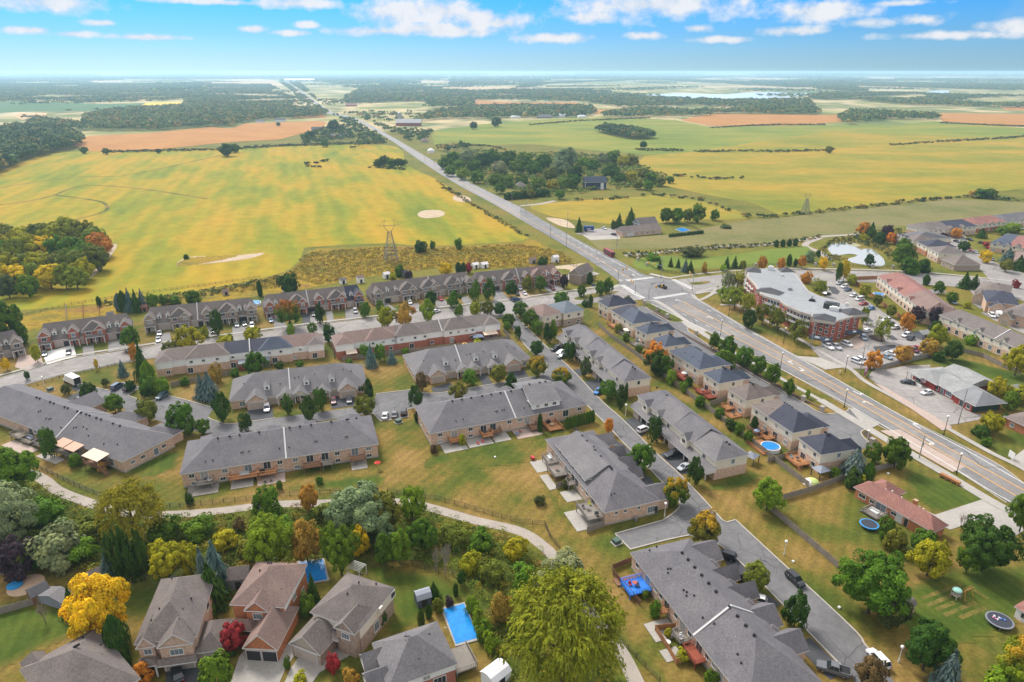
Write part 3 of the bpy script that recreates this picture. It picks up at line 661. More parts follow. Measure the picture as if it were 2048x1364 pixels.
# ------------------------------------------------------------ plants
rng=np.random.default_rng(11)
def unit(v):return v/np.maximum(np.linalg.norm(v,axis=1,keepdims=True),1e-6)
def quads(name,P,Nn,size,tint,m,turn=None,aspect=1.0,axis=None):
 """leaf cards at P facing Nn; axis = direction of the long side"""
 k=len(P)
 ref=axis if axis is not None else rng.normal(size=(k,3))
 u=unit(ref-Nn*np.sum(ref*Nn,1,keepdims=True));w=np.cross(Nn,u)
 s=size if isinstance(size,np.ndarray)else np.full(k,size)
 s=s[:,None]
 j=rng.uniform(.7,1.25,(k,4,1))
 V=np.stack([P+u*s*aspect*j[:,0],P+w*s*j[:,1],P-u*s*aspect*j[:,2],P-w*s*j[:,3]],1).reshape(-1,3)
 me=bpy.data.meshes.new(name)
 me.vertices.add(4*k);me.vertices.foreach_set('co',V.astype(np.float32).ravel())
 me.loops.add(4*k);me.loops.foreach_set('vertex_index',np.arange(4*k,dtype=np.int32))
 me.polygons.add(k);me.polygons.foreach_set('loop_start',np.arange(0,4*k,4,dtype=np.int32))
 me.update(calc_edges=True)
 if tint.ndim==1:
  a=me.attributes.new('tint','FLOAT','FACE');a.data.foreach_set('value',np.clip(tint,0,1).astype(np.float32))
 else:
  a=me.attributes.new('leaf','FLOAT_COLOR','FACE');a.data.foreach_set('color',np.hstack([tint,np.ones((k,1))]).astype(np.float32).ravel())
 if turn is not None:
  a=me.attributes.new('turn','FLOAT','FACE');a.data.foreach_set('value',np.clip(turn,0,1).astype(np.float32))
 me.materials.append(m)
 return me
def crown_round(nc,nl,leaf,squash=1.0,top=.0,gap=.0,shell=(.62,.92),cr=(.22,.36),seed=0):
 """clumps of leaves through a crown of radius 1; returns P, N, tint, turn"""
 r=np.random.default_rng(seed)
 d=unit(r.normal(size=(nc,3)));d[:,2]=d[:,2]*.9+.12;d=unit(d)
 rad=r.uniform(shell[0],shell[1],nc)**1.0
 lob=1+.20*np.sin(3*np.arctan2(d[:,1],d[:,0])+r.uniform(0,6))+.10*np.sin(5*d[:,2]+r.uniform(0,6))
 c=d*(rad*lob)[:,None]
 if top:c[:,:2]*=(1-top*np.clip(c[:,2:3],-1,1))
 cr_=r.uniform(cr[0],cr[1],nc)
 P,Nn,T,U=[],[],[],[]
 for i in range(nc):
  k=nl
  e=unit(r.normal(size=(k,3))+d[i]*.7+np.array([0,0,.35]))
  p=c[i]+e*(cr_[i]*r.uniform(.55,1.05,(k,1))**.6)
  nn=unit(e*.9+d[i]*.5+np.array([0,0,.35])+r.normal(size=(k,3))*.42)
  P.append(p);Nn.append(nn)
  ct=r.normal(0,.11)
  T.append(.46+ct+r.normal(0,.12,k))
  U.append(np.full(k,r.uniform())*.6+.4*r.uniform(size=k))
 P,Nn,T,U=map(np.concatenate,(P,Nn,T,U))
 P[:,2]*=squash
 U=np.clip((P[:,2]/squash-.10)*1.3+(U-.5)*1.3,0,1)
 return P,Nn,T,U
FOL=foliage('foliage')
GOLD=(.42,.25,.02);RUST=(.40,.15,.03)
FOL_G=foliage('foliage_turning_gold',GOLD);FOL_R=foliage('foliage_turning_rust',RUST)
def mk(name,args,leaf,**kw):
 P,Nn,T,U=crown_round(*args,**kw)
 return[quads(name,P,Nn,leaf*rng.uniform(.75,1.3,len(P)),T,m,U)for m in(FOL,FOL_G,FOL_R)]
CROWN={}
CROWN['maple']=[mk('maple_crown',(66,78,0),.060,seed=s,squash=.92,cr=(.18,.33))for s in(1,2,3,12)]
CROWN['big']=[mk('broad_crown',(150,110,0),.036,seed=s,squash=.85,cr=(.13,.25),shell=(.5,.98))for s in(4,5,14)]
CROWN['loose']=[mk('loose_crown',(54,52,0),.052,seed=s,squash=.95,cr=(.16,.30),shell=(.45,1.0))for s in(6,7)]
CROWN['oval']=[mk('oval_crown',(56,76,0),.062,seed=s,squash=1.0,top=.28)for s in(8,9)]
CROWN['bush']=[mk('shrub_crown',(38,60,0),.078,seed=s,squash=.85,cr=(.28,.42),shell=(.5,.8))for s in(10,11)]
def spruce_crown(seed,layers=17,width=1.0,spread=.16):
 r=np.random.default_rng(seed);P,Nn,T,A=[],[],[],[]
 for i in range(layers):
  t=i/(layers-1);rad=(1-t)**.85*width+.03
  nb=int(7+17*(1-t))
  for b in range(nb):
   th=2*math.pi*(b+r.uniform(-.3,.3))/nb;ct=r.normal(0,.1)
   for q in(.45,.72,.96):
    qq=q*rad*r.uniform(.62,1.22)
    P.append((qq*math.cos(th),qq*math.sin(th),t*.97+.02-.07*q*rad+r.normal(0,.018)))
    Nn.append((math.cos(th)*.55,math.sin(th)*.55,.85));T.append(.45+ct+r.normal(0,.13));A.append((math.cos(th),math.sin(th),-.45))
 P,Nn,A=np.array(P),unit(np.array(Nn)+r.normal(size=(len(P),3))*.25),np.array(A)
 return quads('conifer_crown',P,Nn,rng.uniform(.055,.095,len(P)),np.array(T),FOL,None,1.9,A)
CROWN['spruce']=[[spruce_crown(s)]*3 for s in(21,22)]
def cedar_crown(seed,n=1300):
 r=np.random.default_rng(seed)
 t=r.uniform(0,1,n);th=r.uniform(0,2*math.pi,n)
 rad=np.minimum(1,3.2*(1-t))**.6*(.72+.28*np.minimum(1,t*5))*(1+.15*np.sin(th*3+t*5))*r.uniform(.7,1.05,n)
 P=np.stack([rad*np.cos(th),rad*np.sin(th),t],1)
 Nn=unit(np.stack([np.cos(th),np.sin(th),np.full(n,.45)],1)+r.normal(size=(n,3))*.3)
 A=np.tile([0,0,1.0],(n,1))+r.normal(size=(n,3))*.2
 return quads('cedar_crown',P,Nn,rng.uniform(.05,.10,n),.45+r.normal(0,.14,n),FOL,None,1.2,A)
CROWN['cedar']=[[cedar_crown(s)]*3 for s in(31,32)]
def willow_crown(seed,heads=190,strands=15,links=8):
 r=np.random.default_rng(seed);P,Nn,T,A=[],[],[],[]
 hd=unit(r.normal(size=(heads,3))*np.array([1,1,.8])+np.array([0,0,.45]))
 for i in range(heads):
  h=hd[i]*r.uniform(.6,1.0)*np.array([.86,.86,.8]);ct=r.normal(0,.10)
  for s in range(strands):
   th=r.uniform(0,2*math.pi);out=np.array([math.cos(th),math.sin(th),0])*.8+hd[i]*.8
   ln=r.uniform(.12,.42)
   for k in range(links):
    t=(k+r.uniform(0,.9))/links
    p=h+out*(.17*(1-(1-t)**2))+np.array([0,0,.10*t*2-ln*t*t*1.15])
    P.append(p);Nn.append(out*(.3+.5*t)+np.array([0,0,1.0-.75*t]));A.append(out*(1-t)+np.array([0,0,.35-1.5*t]));T.append(.58+ct-.22*t+r.normal(0,.10))
 P,Nn,A=np.array(P),unit(np.array(Nn)+r.normal(size=(len(P),3))*.4),np.array(A)
 P[:,2]*=.95
 return quads('willow_crown',P,Nn,rng.uniform(.011,.020,len(P)),np.array(T),FOL,None,2.0,A)
CROWN['willow']=[[willow_crown(s)]*3 for s in(41,42)]
def twig_mesh(seed,n=46):
 r=random.Random(seed);mb=MB()
 def grow(p,d,l,rad,lv):
  q=p+d*l;mb.tube(p,q,rad,rad*.6,4)
  if lv==0:return
  for i in range(4 if lv>1 else 3):
   e=(d+Vector((r.uniform(-.75,.75),r.uniform(-.75,.75),r.uniform(-.1,.5)))).normalized()
   grow(p+d*l*r.uniform(.5,1),e,l*.62,rad*.55,lv-1)
 for i in range(4):grow(Vector((0,0,0)),Vector((r.uniform(-.45,.45),r.uniform(-.45,.45),1)).normalized(),.42,.018,3)
 return mb.mesh('bare_branches',mat('grey_bark',(.30,.25,.21),.95,var=.2))
TWIG=[twig_mesh(s)for s in(51,52)]
def trunk_mesh(spread):
 mb=MB()
 mb.tube((0,0,0),(0,0,.45),.05,.034,7);mb.tube((0,0,.45),(.02,.01,.8),.034,.012,6)
 for i in range(6):
  a=i*2.4;z=.34+.06*i
  mb.tube((0,0,z),(spread*.5*math.cos(a),spread*.5*math.sin(a),z+.22),.02,.006,5)
 return mb.mesh('trunk',bark)
TRUNK=trunk_mesh(.6);TRUNK_THIN=trunk_mesh(.25)
HUE={'q':(.185,.185,.014),'g':(.058,.108,.009),'d':(.034,.068,.010),'m':(.080,.142,.011),'l':(.125,.195,.012),'y':(.22,.215,.010),'w':(.15,.175,.014),'u':(.50,.345,.010),'o':(.40,.165,.022),'a':(.27,.165,.028),'r':(.22,.024,.028),'p':(.045,.026,.034),'b':(.085,.125,.115),'s':(.155,.185,.085),'v':(.115,.125,.016),'k':(.065,.080,.022),'t':(.095,.070,.028)}
tree_n=0
def tree(kind,x,yb,yt,w,hue,label,turned=0,group=None,cat=None):
 global tree_n
 tree_n+=1
 b=at(x,yb);ht=max(1.0,height_at(x,yb,yt));rad=w*depth_of(b)/FOC/2
 rr=random.Random(tree_n*7)
 j=1.4*(1+rr.uniform(-.13,.13));c=HUE[hue]
 colr=(c[0]*j*rr.uniform(.88,1.14),c[1]*j,c[2]*j,1)
 if kind=='bare':
  e=thing('bare_tree',label,cat or 'tree',b,rr.uniform(0,6),group)
  link('branches',rr.choice(TWIG),e,scale=(rad*1.6,rad*1.6,ht*.95));return e
 shrub=kind in('bush',)
 nm={'bush':'shrub','spruce':'spruce_tree','cedar':'cedar_tree','willow':'willow_tree','maple':'maple_tree','oval':'street_tree','loose':'honey_locust_tree','big':'broadleaf_tree'}[kind]
 e=thing(nm,label,cat or('shrub' if shrub else 'tree'),b,rr.uniform(0,6.28),group)
 me=rr.choice(CROWN[kind])[turned]
 if kind in('spruce','cedar'):
  z0=ht*.04;k_=1.3 if kind=='spruce' else 1;cr=link('crown',me,e,(0,0,z0),scale=(rad*k_,rad*k_,ht-z0))
 elif shrub:
  cr=link('crown',me,e,(0,0,ht*.42),scale=(rad*.92,rad*.92,ht*.62))
 elif kind=='willow':
  cr=link('crown',me,e,(0,0,ht*.58),scale=(rad,rad,ht*.50))
 else:
  low=.05
  if ht*(1-low)>rad*3.4:pass
  cr=link('crown',me,e,(0,0,ht*(1+low)/2),scale=(rad*.93,rad*.93,ht*(1-low)/2))
 cr.color=colr
 if not shrub:
  link('trunk',TRUNK if kind in('maple','big','willow','loose')else TRUNK_THIN,e,scale=(max(rad*1.1,2),max(rad*1.1,2),ht*.85)if kind not in('spruce','cedar')else(rad*.8,rad*.8,ht*.9))
 return e
ROADLINE=np.array([tuple(((a+b)/2)[:2])for a,b in zip(world(MAIN_L[8:]),world(MAIN_R[7:]))])
def clear_of_road(P):
 d=np.full(len(P),1e9)
 for u,v in zip(ROADLINE,ROADLINE[1:]):
  w=v-u;t=np.clip(((P-u)@w)/(w@w),0,1);d=np.minimum(d,np.linalg.norm(P-(u+t[:,None]*w),axis=1))
 return d>15
def scatter(poly,gap,r):
 a=np.array(poly);lo,hi=a.min(0),a.max(0)
 gx,gy=np.arange(lo[0],hi[0],gap),np.arange(lo[1],hi[1],gap)
 X,Y=np.meshgrid(gx,gy);P=np.stack([X.ravel(),Y.ravel()],1)+r.uniform(-.48,.48,(X.size,2))*gap
 P=P[inside(poly,P)]
 return P[clear_of_road(P)]
def mass(name,px_polys,gap,ht,rad,cards,palette,seed,leaf=.34,label=None,cat=None,belts=None,thr=.56):
 """one object: gap = spacing, ht / rad = (low, high) in metres, palette = [(weight, colour)]"""
 r=np.random.default_rng(seed);P,Nn,S,K=[],[],[],[]
 pal=np.array([c for _,c in palette]);wts=np.array([w for w,_ in palette],float);wts/=wts.sum()
 for pp in px_polys:
  poly=[(v.x,v.y)for v in world(pp)]
  base=scatter(poly,gap,r)
  if belts:
   x,y=base[:,0]*belts,base[:,1]*belts*.55;base=base[np.sin(x+1.7*np.sin(y*.8))*np.sin(y*1.6+1.3*np.sin(x*.7))+r.uniform(-.22,.22,len(x))>thr]
  k=len(base)
  if k==0:continue
  H=r.uniform(*ht,k);Rr=r.uniform(*rad,k);col_=pal[r.choice(len(pal),k,p=wts)]*r.uniform(.75,1.25,(k,1))
  d=unit(r.normal(size=(k,cards,3)).reshape(-1,3));d[:,2]=np.abs(d[:,2])*1.0-.15
  d=unit(d).reshape(k,cards,3)
  q=r.uniform(.6,1.05,(k,cards,1))
  p=np.empty((k,cards,3));p[...,0]=base[:,None,0]+d[...,0]*q[...,0]*Rr[:,None];p[...,1]=base[:,None,1]+d[...,1]*q[...,0]*Rr[:,None]
  p[...,2]=H[:,None]*.55+d[...,2]*q[...,0]*H[:,None]*.45
  nn=unit((d+np.array([0,0,.35])+r.normal(size=d.shape)*.4).reshape(-1,3))
  P.append(p.reshape(-1,3));Nn.append(nn);S.append(np.repeat(Rr*leaf,cards)*r.uniform(.7,1.3,k*cards))
  K.append((np.repeat(col_[:,None],cards,1)*r.uniform(.65,1.35,(k,cards,1))).reshape(-1,3))
 P,Nn,S,K=map(np.concatenate,(P,Nn,S,K))
 me=quads(name,P,Nn,S,np.clip(K,0,1),leaf_attr('leaf_mass'),None)
 return link(name,me,kind='stuff',label=label,category=cat)
# ------------------------------------------------------------ houses
BR_PINK=brick_mat('pink_brick',(.58,.37,.255),(.46,.285,.20),(.55,.47,.38))
BR_RED=brick_mat('red_brick',(.42,.11,.055),(.32,.085,.045),(.32,.22,.18))
BR_TAN=brick_mat('tan_brick',(.37,.27,.20),(.30,.215,.165),(.34,.30,.25))
BR_ORANGE=brick_mat('orange_brick',(.52,.16,.05),(.42,.125,.045),(.38,.25,.17))
BR_DEEP=brick_mat('deep_red_brick',(.36,.075,.045),(.29,.06,.036),(.3,.18,.14))
SD_CREAM=mat('cream_siding',(.66,.60,.49),.7,var=.12,s2=2);SD_WHITE=mat('white_siding',(.74,.73,.70),.7,var=.1,s2=2)
SD_TAN=mat('tan_siding',(.38,.33,.27),.7,var=.12,s2=2);SD_NAVY=mat('navy_siding',(.028,.035,.055),.6,var=.15);SD_GREY=mat('grey_siding',(.22,.23,.25),.7,var=.12)
SH_GREY=shingle('grey_shingles',(.130,.123,.130));SH_SLATE=shingle('slate_shingles',(.152,.144,.146));SH_BLUE=shingle('blue_grey_shingles',(.062,.075,.105));SH_NAVY=shingle('navy_shingles',(.042,.045,.066))
SH_BROWN=shingle('brown_shingles',(.165,.132,.115));SH_TAUPE=shingle('taupe_shingles',(.152,.128,.115));SH_RED=shingle('red_brown_shingles',(.25,.115,.092));SH_PALE=shingle('pale_grey_shingles',(.27,.275,.265));SH_BLK=shingle('charcoal_shingles',(.07,.07,.075))
SH_ROSE=shingle('rosy_brown_shingles',(.20,.135,.112));SH_LBLUE=shingle('light_blue_shingles',(.12,.145,.17))
GARAGE=mat('garage_door',(.42,.35,.30),.6,var=.1);GARAGE_DK=mat('dark_garage_door',(.035,.033,.035),.5,var=.1);GARAGE_WH=mat('white_garage_door',(.55,.54,.52),.6,var=.1)
DOOR=mat('dark_door',(.03,.03,.03),.4,var=0);DARK=mat('dark_opening',(.02,.02,.02),.9,var=0)  # DARK: flat near-black colour standing for the shade inside cargo hollows
VENT=mat('black_vent',(.015,.015,.016),.7,var=0)
CACHE={}
def cached(key,fn):
 if key not in CACHE:CACHE[key]=fn()
 return CACHE[key]
def frame_mesh(w,h):
 def f():
  mb=MB();mb.box(-w/2-.1,-.06,-.1,w/2+.1,.02,h+.1);mb.box(-w/2-.16,-.13,-.17,w/2+.16,0,-.1);return mb.mesh('window',white)
 return cached(('fr',w,h),f)
def pane_mesh(w,h,n,m):
 def f():
  mb=MB();s=w/n
  for i in range(n):mb.box(-w/2+i*s+.04,-.085,.04,-w/2+(i+1)*s-.04,-.05,h-.04)
  return mb.mesh('pane',m)
 return cached(('pa',w,h,n,m.name),f)
def garage_mesh(w,m):
 def f():
  mb=MB();mb.box(-w/2-.12,-.05,0,w/2+.12,.02,2.4,1)
  for i in range(4):mb.box(-w/2,-.09,.03+i*.56,w/2,-.04,.56+i*.56,0)
  return mb.mesh('garage_door',[m,white])
 return cached(('ga',w,m.name),f)
VENT_M=MB().box(-.22,-.22,-.1,.22,.22,.34).mesh('roof_vent',VENT)
PIPE_M=MB().box(-.13,-.13,-.1,.13,.13,.3).mesh('vent_pipe',VENT)
PIPE_W=MB().box(-.16,-.16,-.1,.16,.16,.34).mesh('vent_pipe',white)
flash=mat('parapet_flashing',(.46,.45,.44),.6,var=.15)
wr=random.Random(23)
class House:
 def __init__(s,name,label,cat,p0,p1,z=.0,group=None,inset=.0,back=None,fine=True,p2=None):
  """p0, p1: pixels of the two ends of the near face (at height z); inset = eave overhang to take off; p2 = far end of the side, gives depth"""
  a,b=at(*p0,z),at(*p1,z)
  d=b-a;s.rz=math.atan2(d.y,d.x);s.L=d.length-2*inset
  u=d.normalized();v=Vector((-u.y,u.x,0))
  if p2:s.D=abs((at(*p2,z)-a).dot(v))-2*inset
  o=a+u*inset+v*inset;o.z=0
  s.o,s.u,s.v=o,u,v
  s.root=thing(name,label,cat,o,s.rz,group)
  s.acc={};s.fine=fine
  s.box=(0,s.L,0,10)
 def W(s,x,y,z=0):return s.o+s.u*x+s.v*y+Vector((0,0,z))
 def walls(s,x0,x1,y0,y1,z0,z1,m,name='wall'):
  s.acc.setdefault((name,m.name),(MB(),m))[0].box(x0,y0,z0,x1,y1,z1,0,False)
  s.box=(x0,x1,y0,y1)
 def done(s):
  for(nm,_),(mb,m)in s.acc.items():kid(nm,mb.mesh(nm,m),s.root)
  s.acc={};return s
 def roof(s,x0,x1,y0,y1,z,rise,m,axis='x',a=None,b=None,oh=.4,gm=None,fas=.22,name='roof',label=None):
  """hip or gable roof; a, b = how far the ridge ends stay back (0 = gable end)"""
  x0-=oh;x1+=oh;y0-=oh;y1+=oh
  gm=gm or SD_CREAM
  sw=(lambda p:p)if axis=='x' else(lambda p:(p[1],p[0],p[2]))
  if axis=='y':x0,x1,y0,y1=y0,y1,x0,x1
  hw=(y1-y0)/2;ym=(y0+y1)/2
  a=hw if a is None else a;b=hw if b is None else b
  if a+b>x1-x0-.02:k=(x1-x0-.02)/(a+b);a*=k;b*=k
  p,q=(x0+a,ym,z+rise),(x1-b,ym,z+rise)
  mb=MB();P=lambda pts,mi:mb.poly([sw(t)for t in pts],mi)
  A,B,D_,E_=(x0,y0,z),(x1,y0,z),(x1,y1,z),(x0,y1,z)
  P([A,B,q,p],0);P([D_,E_,p,q],0)
  ga,gb=a<.05,b<.05
  P([E_,A,p]if not ga else[(x0+oh,y1,z),(x0+oh,y0,z),(x0+oh,ym,z+rise)],2 if ga else 0)
  P([B,D_,q]if not gb else[(x1-oh,y0,z),(x1-oh,y1,z),(x1-oh,ym,z+rise)],2 if gb else 0)
  lo=lambda t:(t[0],t[1],z-fas)
  for t,r in((A,B),(B,D_),(D_,E_),(E_,A)):P([lo(t),lo(r),r,t],1)
  P([lo(E_),lo(D_),lo(B),lo(A)],1)
  for g,xx,s_ in((ga,x0,1),(gb,x1,-1)):
   if g:
    pk=(xx,ym,z+rise)
    for yy in(y0,y1):
     P([(xx,yy,z),pk,(xx,ym,z+rise-.26),(xx,yy+(.26 if yy==y0 else-.26),z-.02)],1)
  return kid(name,mb.mesh(name,[m,white,gm]),s.root,**({'label':label}if label else{}))
 def put(s,name,me,side,u,z,box=None):
  x0,x1,y0,y1=box or s.box
  if side=='n':return kid(name,me,s.root,(x0+u,y0,z),0)
  if side=='f':return kid(name,me,s.root,(x0+u,y1,z),math.pi)
  if side=='l':return kid(name,me,s.root,(x0,y0+u,z),-math.pi/2)
  return kid(name,me,s.root,(x1,y0+u,z),math.pi/2)
 def win(s,side,u,z,w=1.3,h=1.2,n=2,g=None,name='window',box=None):
  o=s.put(name,frame_mesh(w,h),side,u,z,box)
  kid('pane',pane_mesh(w,h,n,g or wr.choice((glass,glass,glass,glass_blue,glass_curtain))),o)
 def patio(s,side,u,z,w=1.8):s.win(side,u,z,w,2.05,2,None,'patio_door')
 def garage(s,u,w=2.6,m=GARAGE,side='n',box=None):s.put('garage_door',garage_mesh(w,m),side,u,.02,box)
 def door(s,u,z=.1,side='n',m=DOOR,box=None):
  s.put('door',cached(('door',m.name),lambda:MB().box(-.5,-.05,0,.5,.02,2.1,1).box(-.42,-.09,.02,.42,-.04,2.03,0).mesh('door',[m,white])),side,u,z,box)
 def vent(s,x,y,z,me=None):kid('roof_vent' if me is None else 'vent_pipe',me or VENT_M,s.root,(x,y,z),.3)
 def vents(s,xs,y,z,me=None):
  for x in xs:s.vent(x,y,z,me)
 def parapet(s,x,y0,y1,z,rise,full=True):
  ym=(y0+y1)/2;mb=MB()
  for ya,yb_,za,zb in((y0-.5,ym,z-.25,z+rise),(ym,y1+.5,z+rise,z-.25))if full else((y0-.5,ym,z-.25,z+rise),):
   n=len(mb.v)
   for xx in(x-.2,x+.2):mb.v+=[(xx,ya,za-.1),(xx,yb_,zb-.1),(xx,yb_,zb+.28),(xx,ya,za+.28)]
   for q in((0,1,2,3),(7,6,5,4),(3,2,6,7),(0,3,7,4),(1,5,6,2)):mb.f.append(tuple(n+i for i in q));mb.m.append(0)
  kid('firewall',mb.mesh('firewall',flash),s.root)
 def dormer(s,x,y,z,m,w=1.5,h=1.35,d=2.4,wall=None):
  """small windowed dormer looking out of the near slope"""
  wm=wall or SD_CREAM
  o=kid('dormer',cached(('dm',w,h,d,wm.name),lambda:MB().box(-w/2,0,0,w/2,d,h).mesh('dormer',wm)),s.root,(x,y,z))
  def rf():
   mb=MB();e=.2;r=w*.62
   mb.poly([(-w/2-e,-e,h),(0,-e,h+r),(0,d,h+r),(-w/2-e,d,h)]);mb.poly([(0,-e,h+r),(w/2+e,-e,h),(w/2+e,d,h),(0,d,h+r)])
   mb.poly([(-w/2,0,h),(w/2,0,h),(0,0,h+r-.12)],1)
   mb.poly([(-w/2-e,-e,h),(0,-e,h+r),(0,-e,h+r-.18),(-w/2-e+.1,-e,h-.12)],1);mb.poly([(w/2+e,-e,h),(0,-e,h+r),(0,-e,h+r-.18),(w/2+e-.1,-e,h-.12)],1)
   return mb.mesh('dormer_roof',[m,white])
  kid('dormer_roof',cached(('dr',w,h,d,m.name),rf),o)
  kid('window',cached(('dw',w),lambda:MB().box(-w*.26,-.06,.28,w*.26,0,1.2,1).box(-w*.2,-.08,.34,w*.2,-.05,1.14,0).mesh('window',[glass,white])),o)
 def deck(s,x0,x1,y0,dep,z,m=None,stairs=None,rail=True,box=None,awning=None):
  """platform against the near face, its railing, posts and a flight of stairs"""
  m=m or wood_orange;y1=y0-.02;y0=y1-dep
  d=kid('deck',MB().box(x0,y0,z-.22,x1,y1,z).mesh('deck',m),s.root)
  if rail:
   mb=MB()
   for a,b in(((x0,y1),(x0,y0)),((x0,y0),(x1,y0)),((x1,y0),(x1,y1))):
    L_=math.hypot(b[0]-a[0],b[1]-a[1]);k=max(2,int(L_/.35))
    mb.obox((a[0],a[1],z+.92),(b[0],b[1],z+.92),.12,.07);mb.obox((a[0],a[1],z+.12),(b[0],b[1],z+.12),.07,.06)
    for i in range(k+1):
     t=i/k;q=(a[0]+(b[0]-a[0])*t,a[1]+(b[1]-a[1])*t);mb.box(q[0]-.035,q[1]-.035,z,q[0]+.035,q[1]+.035,z+.93)
   kid('railing',mb.mesh('railing',m),d)
  if z>.8:
   for px in(x0+.2,x1-.2):kid('deck_post',MB().box(px-.08,y0+.1,0,px+.08,y0+.26,z-.2).mesh('deck_post',m),d)
  if stairs:
   mb=MB();n=max(2,int(z/.19));sx=x0 if stairs<0 else x1
   for i in range(n):
    xx=sx+stairs/abs(stairs)*i*.27;mb.box(min(xx,xx+stairs/abs(stairs)*.3),y0+.1,max(.01,z-(i+1)*z/n-.06),max(xx,xx+stairs/abs(stairs)*.3),y0+1.1,z-(i+1)*z/n+.03)
   e=sx+stairs/abs(stairs)*n*.27
   mb.obox((sx,y0+.1,z+.6),(e,y0+.1,.7),.07,.1);mb.obox((sx,y0+.1,z-.2),(e,y0+.1,.0),.07,.2);mb.obox((sx,y0+1.1,z+.6),(e,y0+1.1,.7),.07,.1)
   kid('stairs',mb.mesh('stairs',m),d)
  if awning:
   mb=MB();mb.poly([(x0,y0,z+2.2),(x1,y0,z+2.2),(x1,y1,z+2.7),(x0,y1,z+2.7)]);mb.poly([(x0,y0,z+2.2),(x1,y0,z+2.2),(x1,y0,z+2.0),(x0,y0,z+2.0)])
   mb.tube((x0,y0,z),(x0,y0,z+2.2),.04);mb.tube((x1,y0,z),(x1,y0,z+2.2),.04)
   kid('awning',mb.mesh('awning',awning),d)
  return d
 def porch(s,x0,x1,y,dep,z,m,cols=2,rise=.8):
  """low roof on posts in front of an entrance"""
  s.roof(x0,x1,y-dep,y,z,rise,m,'y' if(x1-x0)<dep*1.6 else 'x',a=0 if(x1-x0)<dep*1.6 else None,b=0 if(x1-x0)<dep*1.6 else None,oh=.2,fas=.2,name='porch_roof')
  for i in range(cols):
   xx=x0+.15+(x1-x0-.3)*i/max(1,cols-1);kid('porch_post',cached(('pp',round(z,1)),lambda:MB().box(-.13,-.13,0,.13,.13,z-.2).mesh('porch_post',white)),s.root,(xx,y-dep+.15,0))
 def slab(s,x0,x1,y0,y1,m=None,z=.12,name='patio'):
  link(name,MB().box(x0,y0,0,x1,y1,z).mesh(name,m or concrete),None,s.o,s.rz,kind='structure')
 def chimney(s,x,y,z,h=1.2,m=None):kid('chimney',MB().box(x-.4,y-.4,z-1.2,x+.4,y+.4,z+h).box(x-.46,y-.46,z+h,x+.46,y+.46,z+h+.12).mesh('chimney',m or BR_PINK),s.root)
 def skirt(s,x0,x1,y,z,n=1):pass
CREAM_AWN=mat('salmon_awning',(.50,.31,.22),.8,var=.05);CREAM_AWN2=mat('cream_awning',(.58,.47,.36),.8,var=.05)
deck_greys=mat('grey_deck',(.26,.23,.20),.9,var=.3,s2=3);deck_brown=mat('brown_deck',(.25,.13,.075),.85,var=.3,s2=3);blue_deck=mat('blue_painted_deck',(.02,.17,.60),.5,var=.1)
# ---- bungalow courts (dark roofs, pink brick)
def court_rear(label,p0,p1,p2,ze,rise,a,b,party=.5,nu=4,decks=(),kw=None):
 h=House('bungalow_block',label,'townhouse',p0,p1,ze,inset=.4,p2=p2,group='bungalow blocks of the private court')
 h.walls(0,h.L,0,h.D,0,ze,BR_PINK)
 kid('foundation',MB().box(-.06,-.06,0,h.L+.06,h.D+.06,.5).mesh('foundation',concrete),h.root)
 h.roof(0,h.L,0,h.D,ze,rise,SH_GREY,'x',a,b)
 h.rise,h.ze=rise,ze
 if party:h.parapet(h.L*party,0,h.D,ze,rise)
 return h
h=court_rear('dark grey roofed bungalow block with salmon awnings beside the trail',(-70,806),(245,924),(343,868),3.7,4.4,8.5,9.5,.62)
B1=h
ry=h.D/2
h.vents([h.L*t for t in(.34,.36,.43,.455,.525,.545,.605,.628,.66,.68,.722,.75,.82,.86)],ry-.25,3.7+4.3)
for t,y in((.42,4),(.425,4.4),(.49,3),(.505,3.1),(.512,3.4),(.60,2.2),(.66,3.2),(.67,3.5),(.70,4.2),(.725,4),(.76,2.6),(.86,2.0),(.92,3)):h.vent(h.L*t,y,3.7+4.4*(y+.4)/(ry+.4),PIPE_M)
for t in(.44,.50,.57,.70,.80,.93):h.patio('n',h.L*t,.9)
for t in(.47,.54,.64,.73,.85,.88):h.win('n',h.L*t,2.0,1.1,.9)
h.box=(0,h.L,0,h.D)
for u in(2.5,5.5,12.0):h.win('r',u,1.6,1.2,.9)
h.win('r',9.5,.6,1.4,2.0,1,glass_blue,'side_door')
h.deck(h.L*.66,h.L*.72,0,3.2,1.6,wood_grey,awning=CREAM_AWN);h.deck(h.L*.725,h.L*.785,0,3.2,1.6,wood_grey,awning=CREAM_AWN);h.deck(h.L*.84,h.L*.93,0,3.6,1.8,deck_brown,stairs=1,awning=CREAM_AWN2)
h.deck(h.L*.53,h.L*.60,0,3.4,1.3,deck_greys,stairs=-1);h.deck(h.L*.45,h.L*.50,0,3.6,.9,wood_grey);h.deck(h.L*.38,h.L*.435,0,3.6,1.3,wood_grey)
h.slab(h.L*.40,h.L*.56,-7,-3.5,paver_m);h.slab(h.L*.60,h.L*.72,-6,-3.3)
h.roof(h.L*.36,h.L*.48,h.D-3,h.D+5.5,3.0,2.6,SH_GREY,'y',0,0);h.roof(h.L*.64,h.L*.75,h.D-3,h.D+5.5,3.0,2.6,SH_GREY,'y',0,None);h.roof(h.L*.86,h.L*.98,h.D-3,h.D+4,3.0,2.6,SH_GREY,'y',0,None)
for x0,x1,d in((.36,.48,5.5),(.64,.75,5.5),(.86,.98,4)):h.walls(h.L*x0,h.L*x1,h.D-.5,h.D+d,0,3.0,BR_PINK);
h.done()
